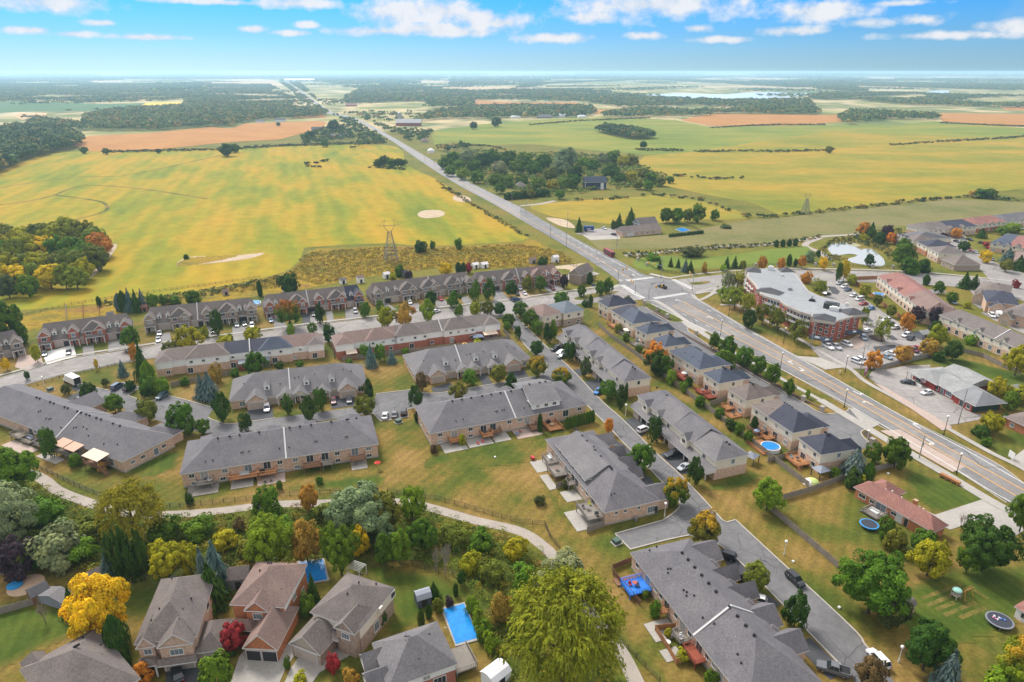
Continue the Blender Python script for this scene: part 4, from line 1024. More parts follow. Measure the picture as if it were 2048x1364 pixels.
h=court_rear('dark grey roofed bungalow block with raised decks and a red umbrella',(359,949),(758,887.5),(734,831),4.4,4.4,8.0,8.5,.515)
B3=h;ry=h.D/2
h.vents([h.L*t for t in(.175,.235,.285,.385,.545,.60,.66,.77,.855,.91,.965-.1)],ry-.3,4.4+4.3)
for t,y in((.115,2.0),(.15,2.1),(.29,3),(.30,3.1),(.33,3.1),(.485,2.6),(.535,2.5),(.67,3),(.68,3.1),(.835,3),(.845,3.05)):h.vent(h.L*t,y,4.4+4.4*(y+.4)/(ry+.4),PIPE_M)
for t in(.105,.32,.415,.635,.715,.875):h.patio('n',h.L*t,1.9)
for t in(.045,.205,.48,.56,.78,.95):h.win('n',h.L*t,2.7,1.3,1.0,2,glass if t not in(.205,.56,.95)else glass_blue)
for t in(.05,.19,.48,.565,.78,.95):h.win('n',h.L*t,.6,1.3,.85)
for a_,b_,m in((.065,.145,deck_greys),(.225,.365,wood_orange),(.37,.46,wood_orange),(.595,.69,deck_brown),(.695,.75,deck_greys),(.845,.925,deck_brown)):h.deck(h.L*a_,h.L*b_,0,2.7,1.8,m)
h.slab(h.L*.02,h.L*.17,-5,-.3,deck_greys,.2);h.slab(h.L*.23,h.L*.34,-4.5,-.3);h.slab(h.L*.36,h.L*.50,-5,-.3,paver_m);h.slab(h.L*.845,h.L*.93,-4.8,-.3)
h.box=(0,h.L,0,h.D);h.win('r',5,2.4);h.win('r',12,2.4)
for x0,x1 in((.06,.20),(.36,.48),(.56,.68),(.82,.94)):h.roof(h.L*x0,h.L*x1,h.D-4,h.D+3,3.6,2.4,SH_GREY,'y',0,None);h.walls(h.L*x0,h.L*x1,h.D-.4,h.D+3,0,3.6,BR_PINK)
h.done()
h=court_rear('grey roofed bungalow block with one white sided upper storey and a cedar hedge',(859.5,867.5),(1175.5,809),(1117.5,762),4.3,4.4,8.2,8.6,.525)
B6=h;ry=h.D/2
h.vents([h.L*t for t in(.185,.245,.305,.375,.435,.495,.565,.64,.715)],ry-.3,4.3+4.3)
h.walls(h.L*.645,h.L*.83,1.2,h.D*.6,4.0,6.9,SD_WHITE,'siding')
for t in(.2,.5,.8):h.win('n',(h.L*.185)*t,5.5,1.1,.9)
h.roof(h.L*.645,h.L*.83,1.2,h.D-1.2,6.9,2.9,SH_SLATE,'x',0,0,gm=SD_WHITE)
h.vents([h.L*t for t in(.69,.76,.80)],ry-.1,9.75)
for t,y in((.165,2),(.21,2.2),(.42,2.7),(.43,2.8),(.46,2.8),(.475,2.9),(.60,2.2),(.64,2.6),(.73,2)):h.vent(h.L*t,y,4.3+4.4*(y+.4)/(ry+.4),PIPE_M)
h.box=(0,h.L,0,h.D)
for t in(.14,.32,.38,.60,.86):h.patio('n',h.L*t,1.5)
for t in(.055,.24,.485,.555,.76,.955):h.win('n',h.L*t,2.6,1.3,1.0,2,glass if t!=.555 else glass_blue)
for t in(.055,.24):h.win('n',h.L*t,.6,1.3,.8)
h.deck(h.L*.10,h.L*.18,0,2.6,1.5,wood_orange);h.deck(h.L*.295,h.L*.36,0,3.2,1.6,wood_orange);h.deck(h.L*.365,h.L*.42,0,2.2,1.6,deck_brown);h.deck(h.L*.60,h.L*.655,0,3.4,1.0,deck_brown,stairs=1);h.deck(h.L*.70,h.L*.785,0,5.5,.8,wood_orange,stairs=1)
h.slab(h.L*.05,h.L*.19,-5.5,-.3);h.slab(h.L*.20,h.L*.35,-5.2,-.3);h.slab(h.L*.36,h.L*.46,-5,-.3);h.slab(h.L*.50,h.L*.66,-5.5,-.3,paver_m)
h.box=(0,h.L,0,h.D);h.win('l',4,1.5,1,1);h.win('l',11,1.5,1,1)
for x0,x1 in((.10,.22),(.34,.45),(.56,.66),(.82,.95)):h.roof(h.L*x0,h.L*x1,h.D-4,h.D+3.2,3.4,2.4,SH_GREY,'y',0,None);h.walls(h.L*x0,h.L*x1,h.D-.4,h.D+3.2,0,3.4,BR_PINK)
h.done()
h=court_rear('grey roofed bungalow block with stone patios beside the wide dry lawn',(1090,878),(1208.7,1025.6),(1319.4,999),4.0,4.6,8,8.4,None)
B7=h;ry=h.D/2
h.walls(h.L*.19,h.L*.66,.5,h.D*.55,3.8,5.6,SD_WHITE,'siding')
h.roof(h.L*.17,h.L*.67,.5,h.D-2.0,5.6,3.1,SH_SLATE,'x',0,0,gm=SD_WHITE)
for t in(.1,.35,.6,.85):h.win('n',h.L*.47*t,4.3,1.1,.7)
h.vents([h.L*t for t in(.13,.15,.25,.33,.47,.56,.70,.725)],ry-.6,8.55)
for t,y in((.26,3.6),(.30,3),(.42,7),(.46,3),(.50,3.8),(.52,5.2),(.92,3),(.93,3.6)):h.vent(h.L*t,y,4.0+4.6*(y+.4)/(ry+.4),PIPE_M)
h.box=(0,h.L,0,h.D)
for t in(.20,.38,.50,.56,.83):h.patio('n',h.L*t,1.4)
for t in(.26,.44,.66,.73,.93):h.win('n',h.L*t,2.3,1.1,.9)
for u in(3,5.4,9):h.win('r',u,2.6,.8,.6,1)
h.win('r',12.5,.8,2.0,1.7,3,glass_blue);h.door(13.9,.2,'r')
h.deck(h.L*.12,h.L*.24,0,3.2,1.6,deck_greys);h.deck(h.L*.27,h.L*.42,0,4.0,1.7,deck_greys);h.deck(h.L*.5,h.L*.56,0,2.2,1.8,deck_greys);h.deck(h.L*.80,h.L*.99,0,4.2,2.3,deck_greys)
h.slab(h.L*.10,h.L*.26,-6.5,-.3);h.slab(h.L*.30,h.L*.50,-6.5,-4.2);h.slab(h.L*.55,h.L*.68,-4.5,-.3,concrete);h.slab(h.L*.78,h.L*1.0,-7,-.3)
kid('air_conditioner',MB().box(h.L+.3,7.6,0,h.L+1.1,8.4,.9).mesh('air_conditioner',steel),h.root)
for x0,x1,d in((.06,.2,3.5),(.30,.38,3.2),(.44,.54,3.2),(.60,.68,2.2),(.80,.97,3.8)):h.roof(h.L*x0,h.L*x1,h.D-5,h.D+d,3.1,2.3,SH_GREY,'y',0,0,gm=BR_PINK);h.walls(h.L*x0,h.L*x1,h.D-.4,h.D+d,0,3.1,BR_PINK);h.garage((x1-x0)*h.L/2,2.6,GARAGE,'f')
h.done()
h=court_rear('long grey roofed bungalow block with a blue deck beside the willow',(1260,1104.7),(1500,1417),(1381,1077),4.0,4.5,8.0,9.0,.60)
B8=h;ry=h.D/2
h.vents([h.L*t for t in(.20,.255,.315,.375,.435,.495,.60,.66,.72,.78)],ry-.3,4.0+4.35)
for t,y in((.06,2.6),(.07,4),(.225,3),(.235,3.4),(.245,2.6),(.38,2.8),(.40,3),(.415,2.6),(.44,3.6),(.56,2.4),(.62,3.2),(.80,3),(.84,2.6)):h.vent(h.L*t,y,4.0+4.5*(y+.4)/(ry+.4),PIPE_M)
h.vent(h.L*.73,4.6,4+2.6,PIPE_W)
for t in(.17,.36,.50,.64,.80):h.patio('n',h.L*t,1.2)
for t in(.06,.25,.30,.44,.56,.70,.75,.88):h.win('n',h.L*t,2.2,1.1,.9)
h.deck(h.L*.11,h.L*.215,0,5.0,1.3,blue_deck);h.deck(h.L*.335,h.L*.385,0,1.9,1.6,wood_orange);h.deck(h.L*.50,h.L*.57,0,2.2,1.4,deck_greys);h.deck(h.L*.60,h.L*.70,0,2.4,1.6,wood_red)
h.slab(h.L*.05,h.L*.105,-5.5,-.3,deck_brown,.3);h.slab(h.L*.38,h.L*.5,-5.5,-.3);h.slab(h.L*.55,h.L*.62,-6,-2.5)
for x0,x1,d in((.02,.17,3.6),(.255,.33,3.2),(.38,.47,3.6),(.52,.66,3.0),(.70,.82,3.4)):
 h.roof(h.L*x0,h.L*x1,h.D-5,h.D+d,3.2,2.5,SH_GREY,'y',0,0,gm=BR_PINK);h.walls(h.L*x0,h.L*x1,h.D-.4,h.D+d,0,3.2,BR_PINK)
for x in(.19,.35,.50,.68):h.roof(h.L*x-1.2,h.L*x+1.2,h.D-1,h.D+1.6,3.4,1.0,SH_GREY,'x',oh=.2)
h.done()
def court_front(label,p0,p1,p2,items,dormers,party):
 ze,rise=3.1,5.2
 h=House('bungalow_block',label,'townhouse',p0,p1,ze,inset=.4,p2=p2,group='bungalow blocks of the private court')
 h.walls(0,h.L,0,h.D,0,ze,BR_PINK)
 h.roof(0,h.L,0,h.D,ze,rise,SH_SLATE,'x',8.0,8.0);h.parapet(h.L*party,0,h.D,ze,rise)
 zr=lambda y:ze+rise*(y+.4)/(h.D/2+.4)
 for t in dormers:h.dormer(h.L*t,2.0,zr(2.0)-.1,SH_SLATE,1.7,1.5,2.4,SD_WHITE)
 for kd,t,w in items:
  x=h.L*t
  if kd=='G':
   h.walls(x-w/2,x+w/2,-2.2,.2,0,3.0,BR_PINK);bx=h.box
   h.roof(x-w/2,x+w/2,-2.2,5.5,3.0,w*.42,SH_SLATE,'y',0,None,gm=BR_PINK);h.garage(w/2,min(4.8,w-1.4),box=bx);
  elif kd=='g':h.garage(x,2.6,box=(0,h.L,0,h.D))
  elif kd=='e':
   h.roof(x-w/2,x+w/2,-1.6,5.0,2.9,w*.36,SH_SLATE,'y',0,None,gm=SD_CREAM)
   for q in(-w/2+.2,0,w/2-.2):kid('porch_post',cached('ppc',lambda:MB().box(-.15,-.15,0,.15,.15,2.8).mesh('porch_post',white)),h.root,(x+q,-1.4,0))
   h.door(x-w*.3,.1,box=(0,h.L,0,h.D));h.win('n',x+w*.1,.9,1.2,1.4,box=(0,h.L,0,h.D))
  elif kd=='w':h.win('n',x,.8,1.6,1.5,2,box=(0,h.L,0,h.D))
 h.box=(0,h.L,0,h.D)
 for u in(3,8,13):h.win('l',u,1.2,1.1,1.1);h.win('r',u,1.2,1.1,1.1)
 h.vents([h.L*t for t in(.30,.35,.49,.54,.74,.79)],h.D/2+.8,ze+rise-.5)
 for t,y in((.10,5),(.36,3.4),(.47,5),(.50,5.1),(.62,5.4),(.84,6),(.9,5)):h.vent(h.L*t,y,zr(min(y,7.5)),PIPE_M)
 return h.done()
B4=court_front('grey bungalow block with three white dormers facing the parking bay',(457.5,803),(735,769),(727,728),[('w',.08,1),('G',.185,5.8),('g',.295,1),('e',.40,5.6),('e',.50,5.2),('g',.59,1),('e',.67,4.2),('g',.755,1),('G',.855,5.8),('w',.955,1)],(.265,.555,.745),.43)
B5=court_front('grey bungalow block with three white dormers beside the street corner',(829,752),(1063.5,717.5),(1014,681),[('w',.06,1),('G',.175,5.4),('g',.30,1),('e',.40,5.0),('e',.49,4.6),('g',.585,1),('e',.66,4.2),('g',.755,1),('G',.83,5.6),('w',.95,1)],(.27,.53,.70),.40)
# ---- two-storey rows along the private street (C) with porch roofs, gablets and dark shingles
def row_c(label,p0,p1,p2,ze,units,end_step):
 h=House('townhouse_row',label,'townhouse',p0,p1,ze,inset=.4,p2=p2,group='townhouse rows on the private street')
 L,D=h.L,h.D
 h.walls(0,L,0,D,0,3.0,BR_PINK);h.walls(.03,L-.03,.03,D-.03,3.0,ze,SD_CREAM,'siding')
 n=len(units);w=L/n
 for i,u in enumerate(units):
  x0,x1=i*w,(i+1)*w;st=u.get('set',.0)
  if st:pass
  h.roof(x0 if i==0 else x0+.1,x1,st,D,ze+u.get('dz',0),3.0+u.get('dr',0),SH_SLATE if i%2 else SH_GREY,'y' if u.get('y')else 'x',*((None,None)if u.get('y')else(4.6 if i in(0,)else .06,4.6 if i==n-1 else .06)),oh=.35)
  if u.get('gab'):
   g=x0+w*u['gab'];h.walls(g-1.6,g+1.6,-1.1,.3,3.3,ze-.1,SD_CREAM,'siding');bx=h.box
   h.win('n',1.6,4.3,1.4,1.2,box=bx);h.roof(g-1.6,g+1.6,-1.1,3.2,ze-.1,1.5,SH_SLATE if i%2 else SH_GREY,'y',0,None,oh=.25,gm=SD_CREAM)
  bx=(0,L,0,D)
  h.win('n',x0+w*u.get('w1',.75),3.9,1.2,1.1,box=bx);h.garage(x0+w*u.get('ga',.3),2.6,GARAGE,box=(0,L,-2.2,D));
  h.door(x0+w*u.get('do',.72),.1,box=bx)
 h.walls(0,L,-2.2,.1,0,2.7,BR_PINK)if False else None
 for i in range(n):
  ga=units[i].get('ga',.3);h.walls(i*w+w*ga-1.75,i*w+w*ga+1.75,-2.15,.1,0,2.75,BR_TAN)
  for q in(.58,.9):kid('porch_post',cached('ppc2',lambda:MB().box(-.14,-.14,0,.14,.14,2.6).mesh('porch_post',white)),h.root,(i*w+w*q,-1.9,0))
 mb=MB();mb.poly([(-.4,-2.7,2.7),(L+.4,-2.7,2.7),(L+.4,.2,4.0),(-.4,.2,4.0)]);mb.poly([(-.4,-2.7,2.7),(L+.4,-2.7,2.7),(L+.4,-2.7,2.48),(-.4,-2.7,2.48)],1);mb.poly([(L+.4,-2.7,2.48),(L+.4,-2.7,2.7),(L+.4,.2,4.0),(L+.4,.2,2.48)],1);mb.poly([(-.4,-2.7,2.48),(-.4,-2.7,2.7),(-.4,.2,4.0),(-.4,.2,2.48)],1);mb.poly([(-.4,-2.7,2.48),(L+.4,-2.7,2.48),(L+.4,.2,2.48),(-.4,.2,2.48)],1)
 kid('porch_roof',mb.mesh('porch_roof',[SH_SLATE,white]),h.root)
 h.box=(0,L,0,D);h.win('r',D*.55,4.0,1.0,1.3,1)
 h.vents([L*t for t in(.06,.2,.27,.30,.48,.52,.72,.76,.93,.96)],D/2,ze+2.85)
 for i in range(2*n):h.vent(L*(i+.5)/(2*n),2.5+(i%3),ze+.9+.55*(i%3),PIPE_M)
 kid('firewall',MB().box(L*.42,-2.6,2.9,L*.42+.25,D*.5,3.1).mesh('firewall',white),h.root)
 return h.done()
C1=row_c('grey townhouse row with a blue car outside, opposite the twin cream houses',(1123,657),(1248,764),(1307.6,758),5.9,[dict(gab=.55),dict(gab=.3,dr=.5),dict(gab=.65,dr=.2),dict(gab=.2,dr=.4),dict(w1=.5,dr=-.2)],0)
C2=row_c('grey townhouse row with the black pickup in its driveway',(1273,790),(1431,923),(1495,904.5),6.0,[dict(gab=.6),dict(gab=.3,dr=.5),dict(gab=.7,dr=.3),dict(w1=.5,dr=-.2)],0)
# ---- houses backing on the wood fence (D)
def house_d(label,p0,p1,p2,ze,roof,wing=True,decks=(),n=1,roof2=None,lower=BR_PINK,ridge=None):
 h=House('semi_detached_house' if n>1 else 'detached_house',label,'house',p0,p1,ze,inset=.4,p2=p2,group='houses between the wood fence and the main road')
 L,D=h.L,h.D
 h.walls(0,L,0,D,0,3.0,lower);h.walls(-.03,L+.03,-.03,D+.03,3.0,ze,SD_CREAM,'siding')
 if roof2:
  h.roof(0,L*.55,0,D,ze,3.4,roof,'x',min(L,D)/2,.06);h.roof(L*.45,L,0,D,ze+.02,3.45,roof2,'x',.06,min(L,D)/2)
 else:h.roof(0,L,0,D,ze,min(3.4,min(L,D)*.33+.3),roof,'x' if L>=D else 'y')
 if wing:h.roof(L*.5,L-.4,D*.5,D+3.0,ze-.5,2.4,roof2 or roof,'y',None,None);h.walls(L*.5,L-.4,D-.1,D+3.0,0,ze-.5,lower)
 h.box=(0,L,0,D)
 k=2*n
 for i in range(k):
  x=L*(i+.5)/k
  h.win('n',x,4.0,1.0,1.1)
  (h.patio if i%2==0 else(lambda s_,xx,z:h.win('n',xx,1.0,1.4,1.3)))('n',x,.5)
 h.win('r',D*.6,4.1,1.0,1.2);h.vents([L*t for t in(.4,.46,.52,.58)],(D/2 if L>=D else D*.45)+.4,ze+min(3.4,min(L,D)*.33+.3)-.25)
 for i in range(2*n):h.vent(L*(i+.6)/(2*n+.3),2.0,ze+1.3,PIPE_M)
 for x0,x1,dp,z,m,st,yy in decks:h.deck(L*x0,L*x1,yy,dp,z,m,st)
 return h.done()
D1=house_d('navy roofed house nearest the intersection, backing on a patio',(1194.9,602),(1216.4,614.3),(1262,606),6.0,SH_NAVY)
D2=house_d('violet and blue roofed pair of houses with cedar stairs behind',(1221.5,619.5),(1265.6,648),(1311.7,640),6.0,SH_NAVY,True,[(.1,.4,3,.7,wood_orange,1,0),(.6,.85,3,.5,deck_greys,0,0)],2,SH_BLUE)
D3=house_d('blue grey roofed house with a white awning',(1268.7,655.4),(1293.3,668.7),(1341.5,660.5),6.0,SH_BLUE,True,[(.2,.8,3.4,.6,deck_greys,1,0)])
D4=house_d('blue roofed house behind the turning maple',(1304.6,677),(1329,694),(1371,688),6.0,SH_BLUE)
D5=house_d('wide blue roofed pair of houses with one red deck',(1337,701.5),(1398,739.4),(1453,730),6.0,SH_BLUE,True,[(.42,.8,3.6,.9,wood_red,0,0)],2)
D6=house_d('blue roofed house with two red decks',(1405,745.6),(1438,767),(1492,759),6.0,SH_BLUE,True,[(.05,.5,3.6,.7,wood_red,0,0),(.62,.98,3.4,.8,wood_red,0,0)])
D7=house_d('brown roofed house with an orange patio deck',(1454,777.4),(1492,801.6),(1551.7,790),6.0,SH_BROWN,True,[(.1,.45,3,1.0,wood_orange,-1,0),(.5,.95,4.5,.3,wood_orange,0,-.1)])
D8=house_d('half brown, half navy roofed pair of houses behind the round pool',(1501,809),(1586,866),(1647,853.6),6.0,SH_BROWN,True,[(.2,.42,4,.8,deck_brown,1,0),(.5,.66,3.4,.9,wood_orange,1,0),(.56,.98,5.5,.25,wood_orange,0,-3.5)],2,SH_NAVY)
D9=house_d('navy roofed house with an L-shaped orange deck and gazebo',(1596,875),(1641.8,909.5),(1704,895.5),6.0,SH_NAVY,True,[(.0,.62,4.2,.9,wood_orange,1,0)])
# ---- row along the street, fronts towards the camera (E)
def row_e(label,p0,p1,brick,pat,garages,depth=11.5,roof=SH_TAUPE,alt=None,party=None):
 h=House('townhouse_row',label,'townhouse',p0,p1,0,group='townhouse rows across the street, backing on the field')
 L=h.L;ze,rise=3.1,5.6
 h.walls(0,L,0,depth,0,ze,brick)
 spl=[0]+([alt[0]]if alt else[])+[1]
 for i in range(len(spl)-1):
  h.roof(L*spl[i]+(.02 if i else 0),L*spl[i+1],0,depth,ze,rise+.02*i,roof if i==0 else alt[1],'x',2.2 if i==0 else .06,1.4 if i==len(spl)-2 else .06,oh=.35)
 if party:h.parapet(L*party,0,depth,ze,rise)
 zr=lambda y:ze+rise*(y+.35)/(depth/2+.35)
 for kd,t in pat:
  x=L*t;rf=alt[1]if alt and t>alt[0]else roof
  if kd=='d':h.dormer(x,1.5,zr(1.5)-.2,rf,1.5,1.5,2.6,SD_WHITE)
  elif kd=='e':
   h.walls(x-2.0,x+2.0,-1.0,4,0,5.5,brick);bx=h.box;h.roof(x-2.0,x+2.0,-1.0,5.4,5.5,2.3,rf,'y',0,None,gm=brick,oh=.3)
   h.win('n',2.0,3.7,1.7,1.3,2,box=bx);h.porch(x-2.0,x+2.0,-1.0,1.6,3.0,rf);h.door(1.2,.1,box=bx);h.win('n',2.7,.9,1.2,1.4,2,box=bx)
  elif kd=='g':
   h.walls(x-1.9,x+1.9,-.5,4,0,5.6,brick);bx=h.box;h.roof(x-1.9,x+1.9,-.5,5.4,5.6,2.3,rf,'y',0,None,gm=brick,oh=.3)
   h.win('n',1.9,3.8,1.3,1.3,2,box=bx);h.porch(x-1.7,x+1.7,-.5,1.5,3.0,rf);h.door(1.6,.1,box=bx)
  elif kd=='G':
   h.walls(x-4.0,x+4.0,-.4,4,0,5.2,brick);bx=h.box;h.roof(x-4.0,x+4.0,-.4,6.4,5.2,3.5,rf,'y',1.6,None,oh=.35)
   h.walls(x+.3,x+3.7,-.8,1,2.9,5.5,brick);h.roof(x+.3,x+3.7,-.8,3.0,5.5,1.7,rf,'y',0,None,gm=brick,oh=.25)
   h.win('n',2.0,3.7,1.6,1.2,2,box=bx);h.win('n',2.0+4.0,3.7,1.3,1.2,2,box=(bx[0],bx[1],-.8,4));h.porch(x-3.2,x+3.2,-.4,1.7,3.0,rf,3);h.door(2.4,.1,box=bx);h.door(5.2,.1,box=bx);h.win('n',3.8,.9,1.1,1.3,2,box=bx)
 for t,m in garages:h.garage(L*t,2.7,m,box=(0,L,-.02,depth))
 return h.done()
E0=row_e('taupe roofed townhouse row at the bend, cut off by the frame',(-75,735),(50,709),BR_TAN,[('e',.08),('d',.3),('d',.44),('g',.58),('d',.76),('e',.91)],[(.72,GARAGE),(.8,GARAGE)])
E1=row_e('red brick townhouse row with the white concrete driveway',(82,700),(266,674),BR_RED,[('e',.065),('d',.17),('d',.275),('g',.37),('G',.595),('d',.76),('d',.85),('e',.945)],[(.20,GARAGE),(.29,GARAGE_DK),(.475,GARAGE),(.78,GARAGE),(.865,GARAGE_DK)])
E2=row_e('tan brick townhouse row beside the above-ground pool',(293,664),(512,641),BR_TAN,[('e',.05),('d',.13),('d',.205),('G',.315),('g',.56),('G',.75),('d',.86),('d',.92),('e',.97)],[(.15,GARAGE),(.21,GARAGE),(.44,GARAGE),(.5,GARAGE_DK),(.63,GARAGE),(.85,GARAGE_DK),(.905,GARAGE_DK)],party=.47)
E3=row_e('red brick townhouse row with one navy roofed end',(531,636),(727,611),BR_RED,[('e',.055),('d',.12),('G',.33),('g',.545),('G',.73),('d',.815),('d',.885),('e',.955)],[(.14,GARAGE),(.21,GARAGE),(.43,GARAGE_DK),(.485,GARAGE_DK),(.625,GARAGE),(.82,GARAGE),(.89,GARAGE)],alt=(.84,SH_NAVY),party=.44)
E4=row_e('tan brick townhouse row with two tall gabled bays',(744.7,610),(945,583),BR_TAN,[('e',.06),('d',.16),('d',.24),('G',.35),('G',.56),('g',.62),('G',.80),('d',.87),('d',.92),('e',.965)],[(.15,GARAGE_DK),(.22,GARAGE),(.45,GARAGE),(.49,GARAGE),(.70,GARAGE),(.875,GARAGE)],party=.585)
E5=row_e('red brick townhouse row nearest the utility compound',(952,586),(1120,567),BR_RED,[('e',.09),('d',.22),('G',.40),('g',.60),('G',.74),('d',.86),('e',.95)],[(.24,GARAGE_DK),(.3,GARAGE),(.5,GARAGE),(.67,GARAGE),(.88,GARAGE_DK),(.84,GARAGE)],alt=(.68,SH_ROSE),party=.51)
# ---- white-sided rows seen from behind (F)
def row_f(label,p0,p1,p2,ze,brick,wings,roofs,party,wins,low_end):
 h=House('townhouse_row',label,'townhouse',p0,p1,0,group='white sided townhouse rows backing on the court')
 L=h.L;D=10.5;h.D=D
 h.walls(0,L,0,D,0,2.9,brick)
 spl=[0]+[r[0]for r in roofs[1:]]+[1]
 for i,(t,m)in enumerate(roofs):h.roof(L*spl[i]-(.02 if i else 0),L*spl[i+1],.3,D,ze-.3,2.9+.03*i,m,'x',4.5 if i==0 else .06,4.5 if i==len(roofs)-1 else .06,oh=.35)
 h.walls(.1,L-.1,.1,D-.1,2.9,ze-.3,SD_WHITE,'siding')
 for a_,b_,m in wings:
  h.walls(L*a_,L*b_,-.8,3,0,2.9,brick);h.walls(L*a_,L*b_,-.85,3,2.9,ze,SD_WHITE,'siding')
  h.roof(L*a_,L*b_,-.8,D*.75,ze,min(3.2,L*(b_-a_)*.30),m,'y' if L*(b_-a_)<9 else 'x',oh=.35)
 if party:h.parapet(L*party,0,D,ze-.2,3.0)
 for t in wins:h.win('n',L*t,4.0,1.0,.8,1 if round(t*97)%2 else 2,box=(0,L,-.87,D))
 for i in range(8):
  t=(i+.5)/8;(h.patio if i%2 else h.win)(*(('n',L*t,.3)if i%2 else('n',L*t,.9,1.3,1.2)),**({}if i%2 else{'box':(0,L,-.82,D)}))if False else h.win('n',L*t,.25 if i%2 else .9,1.7 if i%2 else 1.2,2.0 if i%2 else 1.2,2,box=(0,L,-.82,D),name='patio_door' if i%2 else 'window')
 for i in range(12):h.vent(L*(i+.4)/12,D*.5+.2,ze+2.2,PIPE_M);h.vent(L*(i+.7)/12,2.6,ze+.75,PIPE_M)
 return h
F1=row_f('white sided townhouse row with navy roofs in the middle',(317,753),(650,713),None,5.6,BR_PINK,[(0,.09,SH_BROWN),(.17,.42,SH_BROWN),(.60,.80,SH_BLUE),(.90,1,SH_TAUPE)],[(0,SH_BROWN),(.40,SH_NAVY),(.71,SH_ROSE)],.545,(.20,.27,.35,.44,.52,.66,.73,.85),None)
F1.deck(F1.L*.47,F1.L*.53,-.8,3,.4,wood_red,awning=mat('grey_canopy',(.2,.22,.25),.8,var=.1));F1.deck(F1.L*.60,F1.L*.66,-.8,3,.4,deck_greys,awning=MATS['grey_canopy']);F1.done()
F2=row_f('white sided, red brick townhouse row with blue patio gazebo',(674,717),(999,671),None,5.6,BR_RED,[(0,.10,SH_ROSE),(.17,.35,SH_ROSE),(.34,.53,SH_TAUPE),(.64,.84,SH_TAUPE),(.90,1,SH_TAUPE)],[(0,SH_ROSE),(.36,SH_TAUPE)],.63,(.21,.27,.33,.38,.46,.52,.68,.73,.78,.82),None)
F2.deck(F2.L*.05,F2.L*.11,-.8,3,.5,wood_orange,awning=CREAM_AWN2);F2.deck(F2.L*.70,F2.L*.80,-.8,4,.5,wood_red);F2.deck(F2.L*.88,F2.L*.97,-.8,3,.4,deck_greys,awning=CREAM_AWN2);F2.done()
def small_house(label,p0,p1,p2,ze,roof,lower,upper,axis='x',rise=3.0,a=None,b=None,wins='nr',name='detached_house',split=2.9,z=None,group=None,garage=None,cat='house',gm=None):
 h=House(name,label,cat,p0,p1,ze if z is None else z,inset=.4 if z is None else 0,p2=p2,group=group)
 if not p2:h.D=9
 L,D=h.L,h.D
 if split:h.walls(0,L,0,D,0,split,lower);h.walls(-.03,L+.03,-.03,D+.03,split,ze,upper,'siding')
 else:h.walls(0,L,0,D,0,ze,lower)
 h.roof(0,L,0,D,ze,rise,roof,axis,a,b,gm=gm or upper)
 h.box=(-.03,L+.03,-.03,D+.03);k=max(2,int(L/4));kk=max(1,int(D/5))
 rows=([split+.9]if split else[])+[.9]
 for zz in rows:
  if 'n' in wins:
   for i in range(k):h.win('n',L*(i+.5)/k,zz,1.1,1.1)
  for sd_ in 'lr':
   if sd_ in wins:
    for i in range(kk):h.win(sd_,D*(i+.5)/kk,zz,1.1,1.1)
 if garage:h.garage(garage,2.8 if L<9 else 4.8,GARAGE,box=(0,L,-.05,D))
 return h
small_house('brown hipped cream house on the street corner',(1085.6,634),(1126.4,625),(1107,604),6.0,SH_ROSE,BR_TAN,SD_CREAM,group='twin cream houses at the street corner').done()
small_house('light blue roofed cream house beside the brown roofed one',(1127.5,627),(1169.7,619.5),(1150,600),6.0,SH_LBLUE,BR_TAN,SD_CREAM,group='twin cream houses at the street corner').done()
small_house('small tan brick pumping house in the fenced utility compound',(1138,566),(1160,570),(1176,556),5.0,SH_BROWN,BR_TAN,BR_TAN,'y',3.2,0,0,'','utility_building',None,z=0,cat='building').done()
# ---- houses in the cul-de-sac at the bottom
def gable_wing(h,x0,x1,y0,y1,z,rise,roof,brick,ga=None,wz=None,gm=None,base=0,oh=.35,door=None,dark=False,n=1):
 h.walls(x0,x1,y0,y1,base,z,brick);bx=h.box
 h.roof(x0,x1,y0,y1,z,rise,roof,'y',0,None,gm=gm or brick,oh=oh)
 w=x1-x0
 if ga:
  for i in range(n):h.garage(w*(i+.5)/n,ga,GARAGE_DK if dark else GARAGE,box=bx)
 if wz:h.win('n',w/2,wz,min(2.2,w*.4),1.2,3,glass_blue,box=bx)
 return bx
h=House('detached_house','taupe two-storey house beside the golden maple','house',(267,1289),(393.5,1272),6.0,inset=.4,p2=(380,1151));I1=h
L,D=h.L,h.D
h.walls(0,L,0,D,0,6.0,BR_PINK);h.roof(0,L,0,D,6.0,4.0,SH_TAUPE,'y')
bx=gable_wing(h,L*.42,L-.3,-1.6,5,5.9,2.6,SH_TAUPE,BR_PINK,4.8,3.6)
h.roof(L*.42-.2,L,-2.6,-1.6,2.7,.7,SH_TAUPE,'x',.06,.06,name='porch_roof');h.walls(.4,L*.30,-.8,2,2.8,5.6,BR_PINK);h.win('n',1.4,3.8,1.2,1.1,box=h.box);h.roof(.3,L*.32,-.8,6,5.6,2.2,SH_TAUPE,'y',0,None,gm=BR_PINK,oh=.3)
h.porch(.3,L*.34,-.8,1.8,2.9,SH_TAUPE);h.door(L*.2,.1,box=(0,L,0,D))
h.roof(L+.1,L+4.4,-1.0,6,3.0,2.4,SH_TAUPE,'y');h.walls(L+.1,L+4.4,-.6,6,0,3.0,BR_PINK);h.garage(2.1,2.8,GARAGE,box=h.box)
for x,y,z in((L*.30,D*.3,8.6),(L*.32,D*.78,9),(L*.3,D*.9,7.6),(L*.72,2,8.1),(L*.72,4.4,8.2),(L*.8,D*.45,8),(L*.2,3,7.8)):h.vent(x,y,z,PIPE_M)
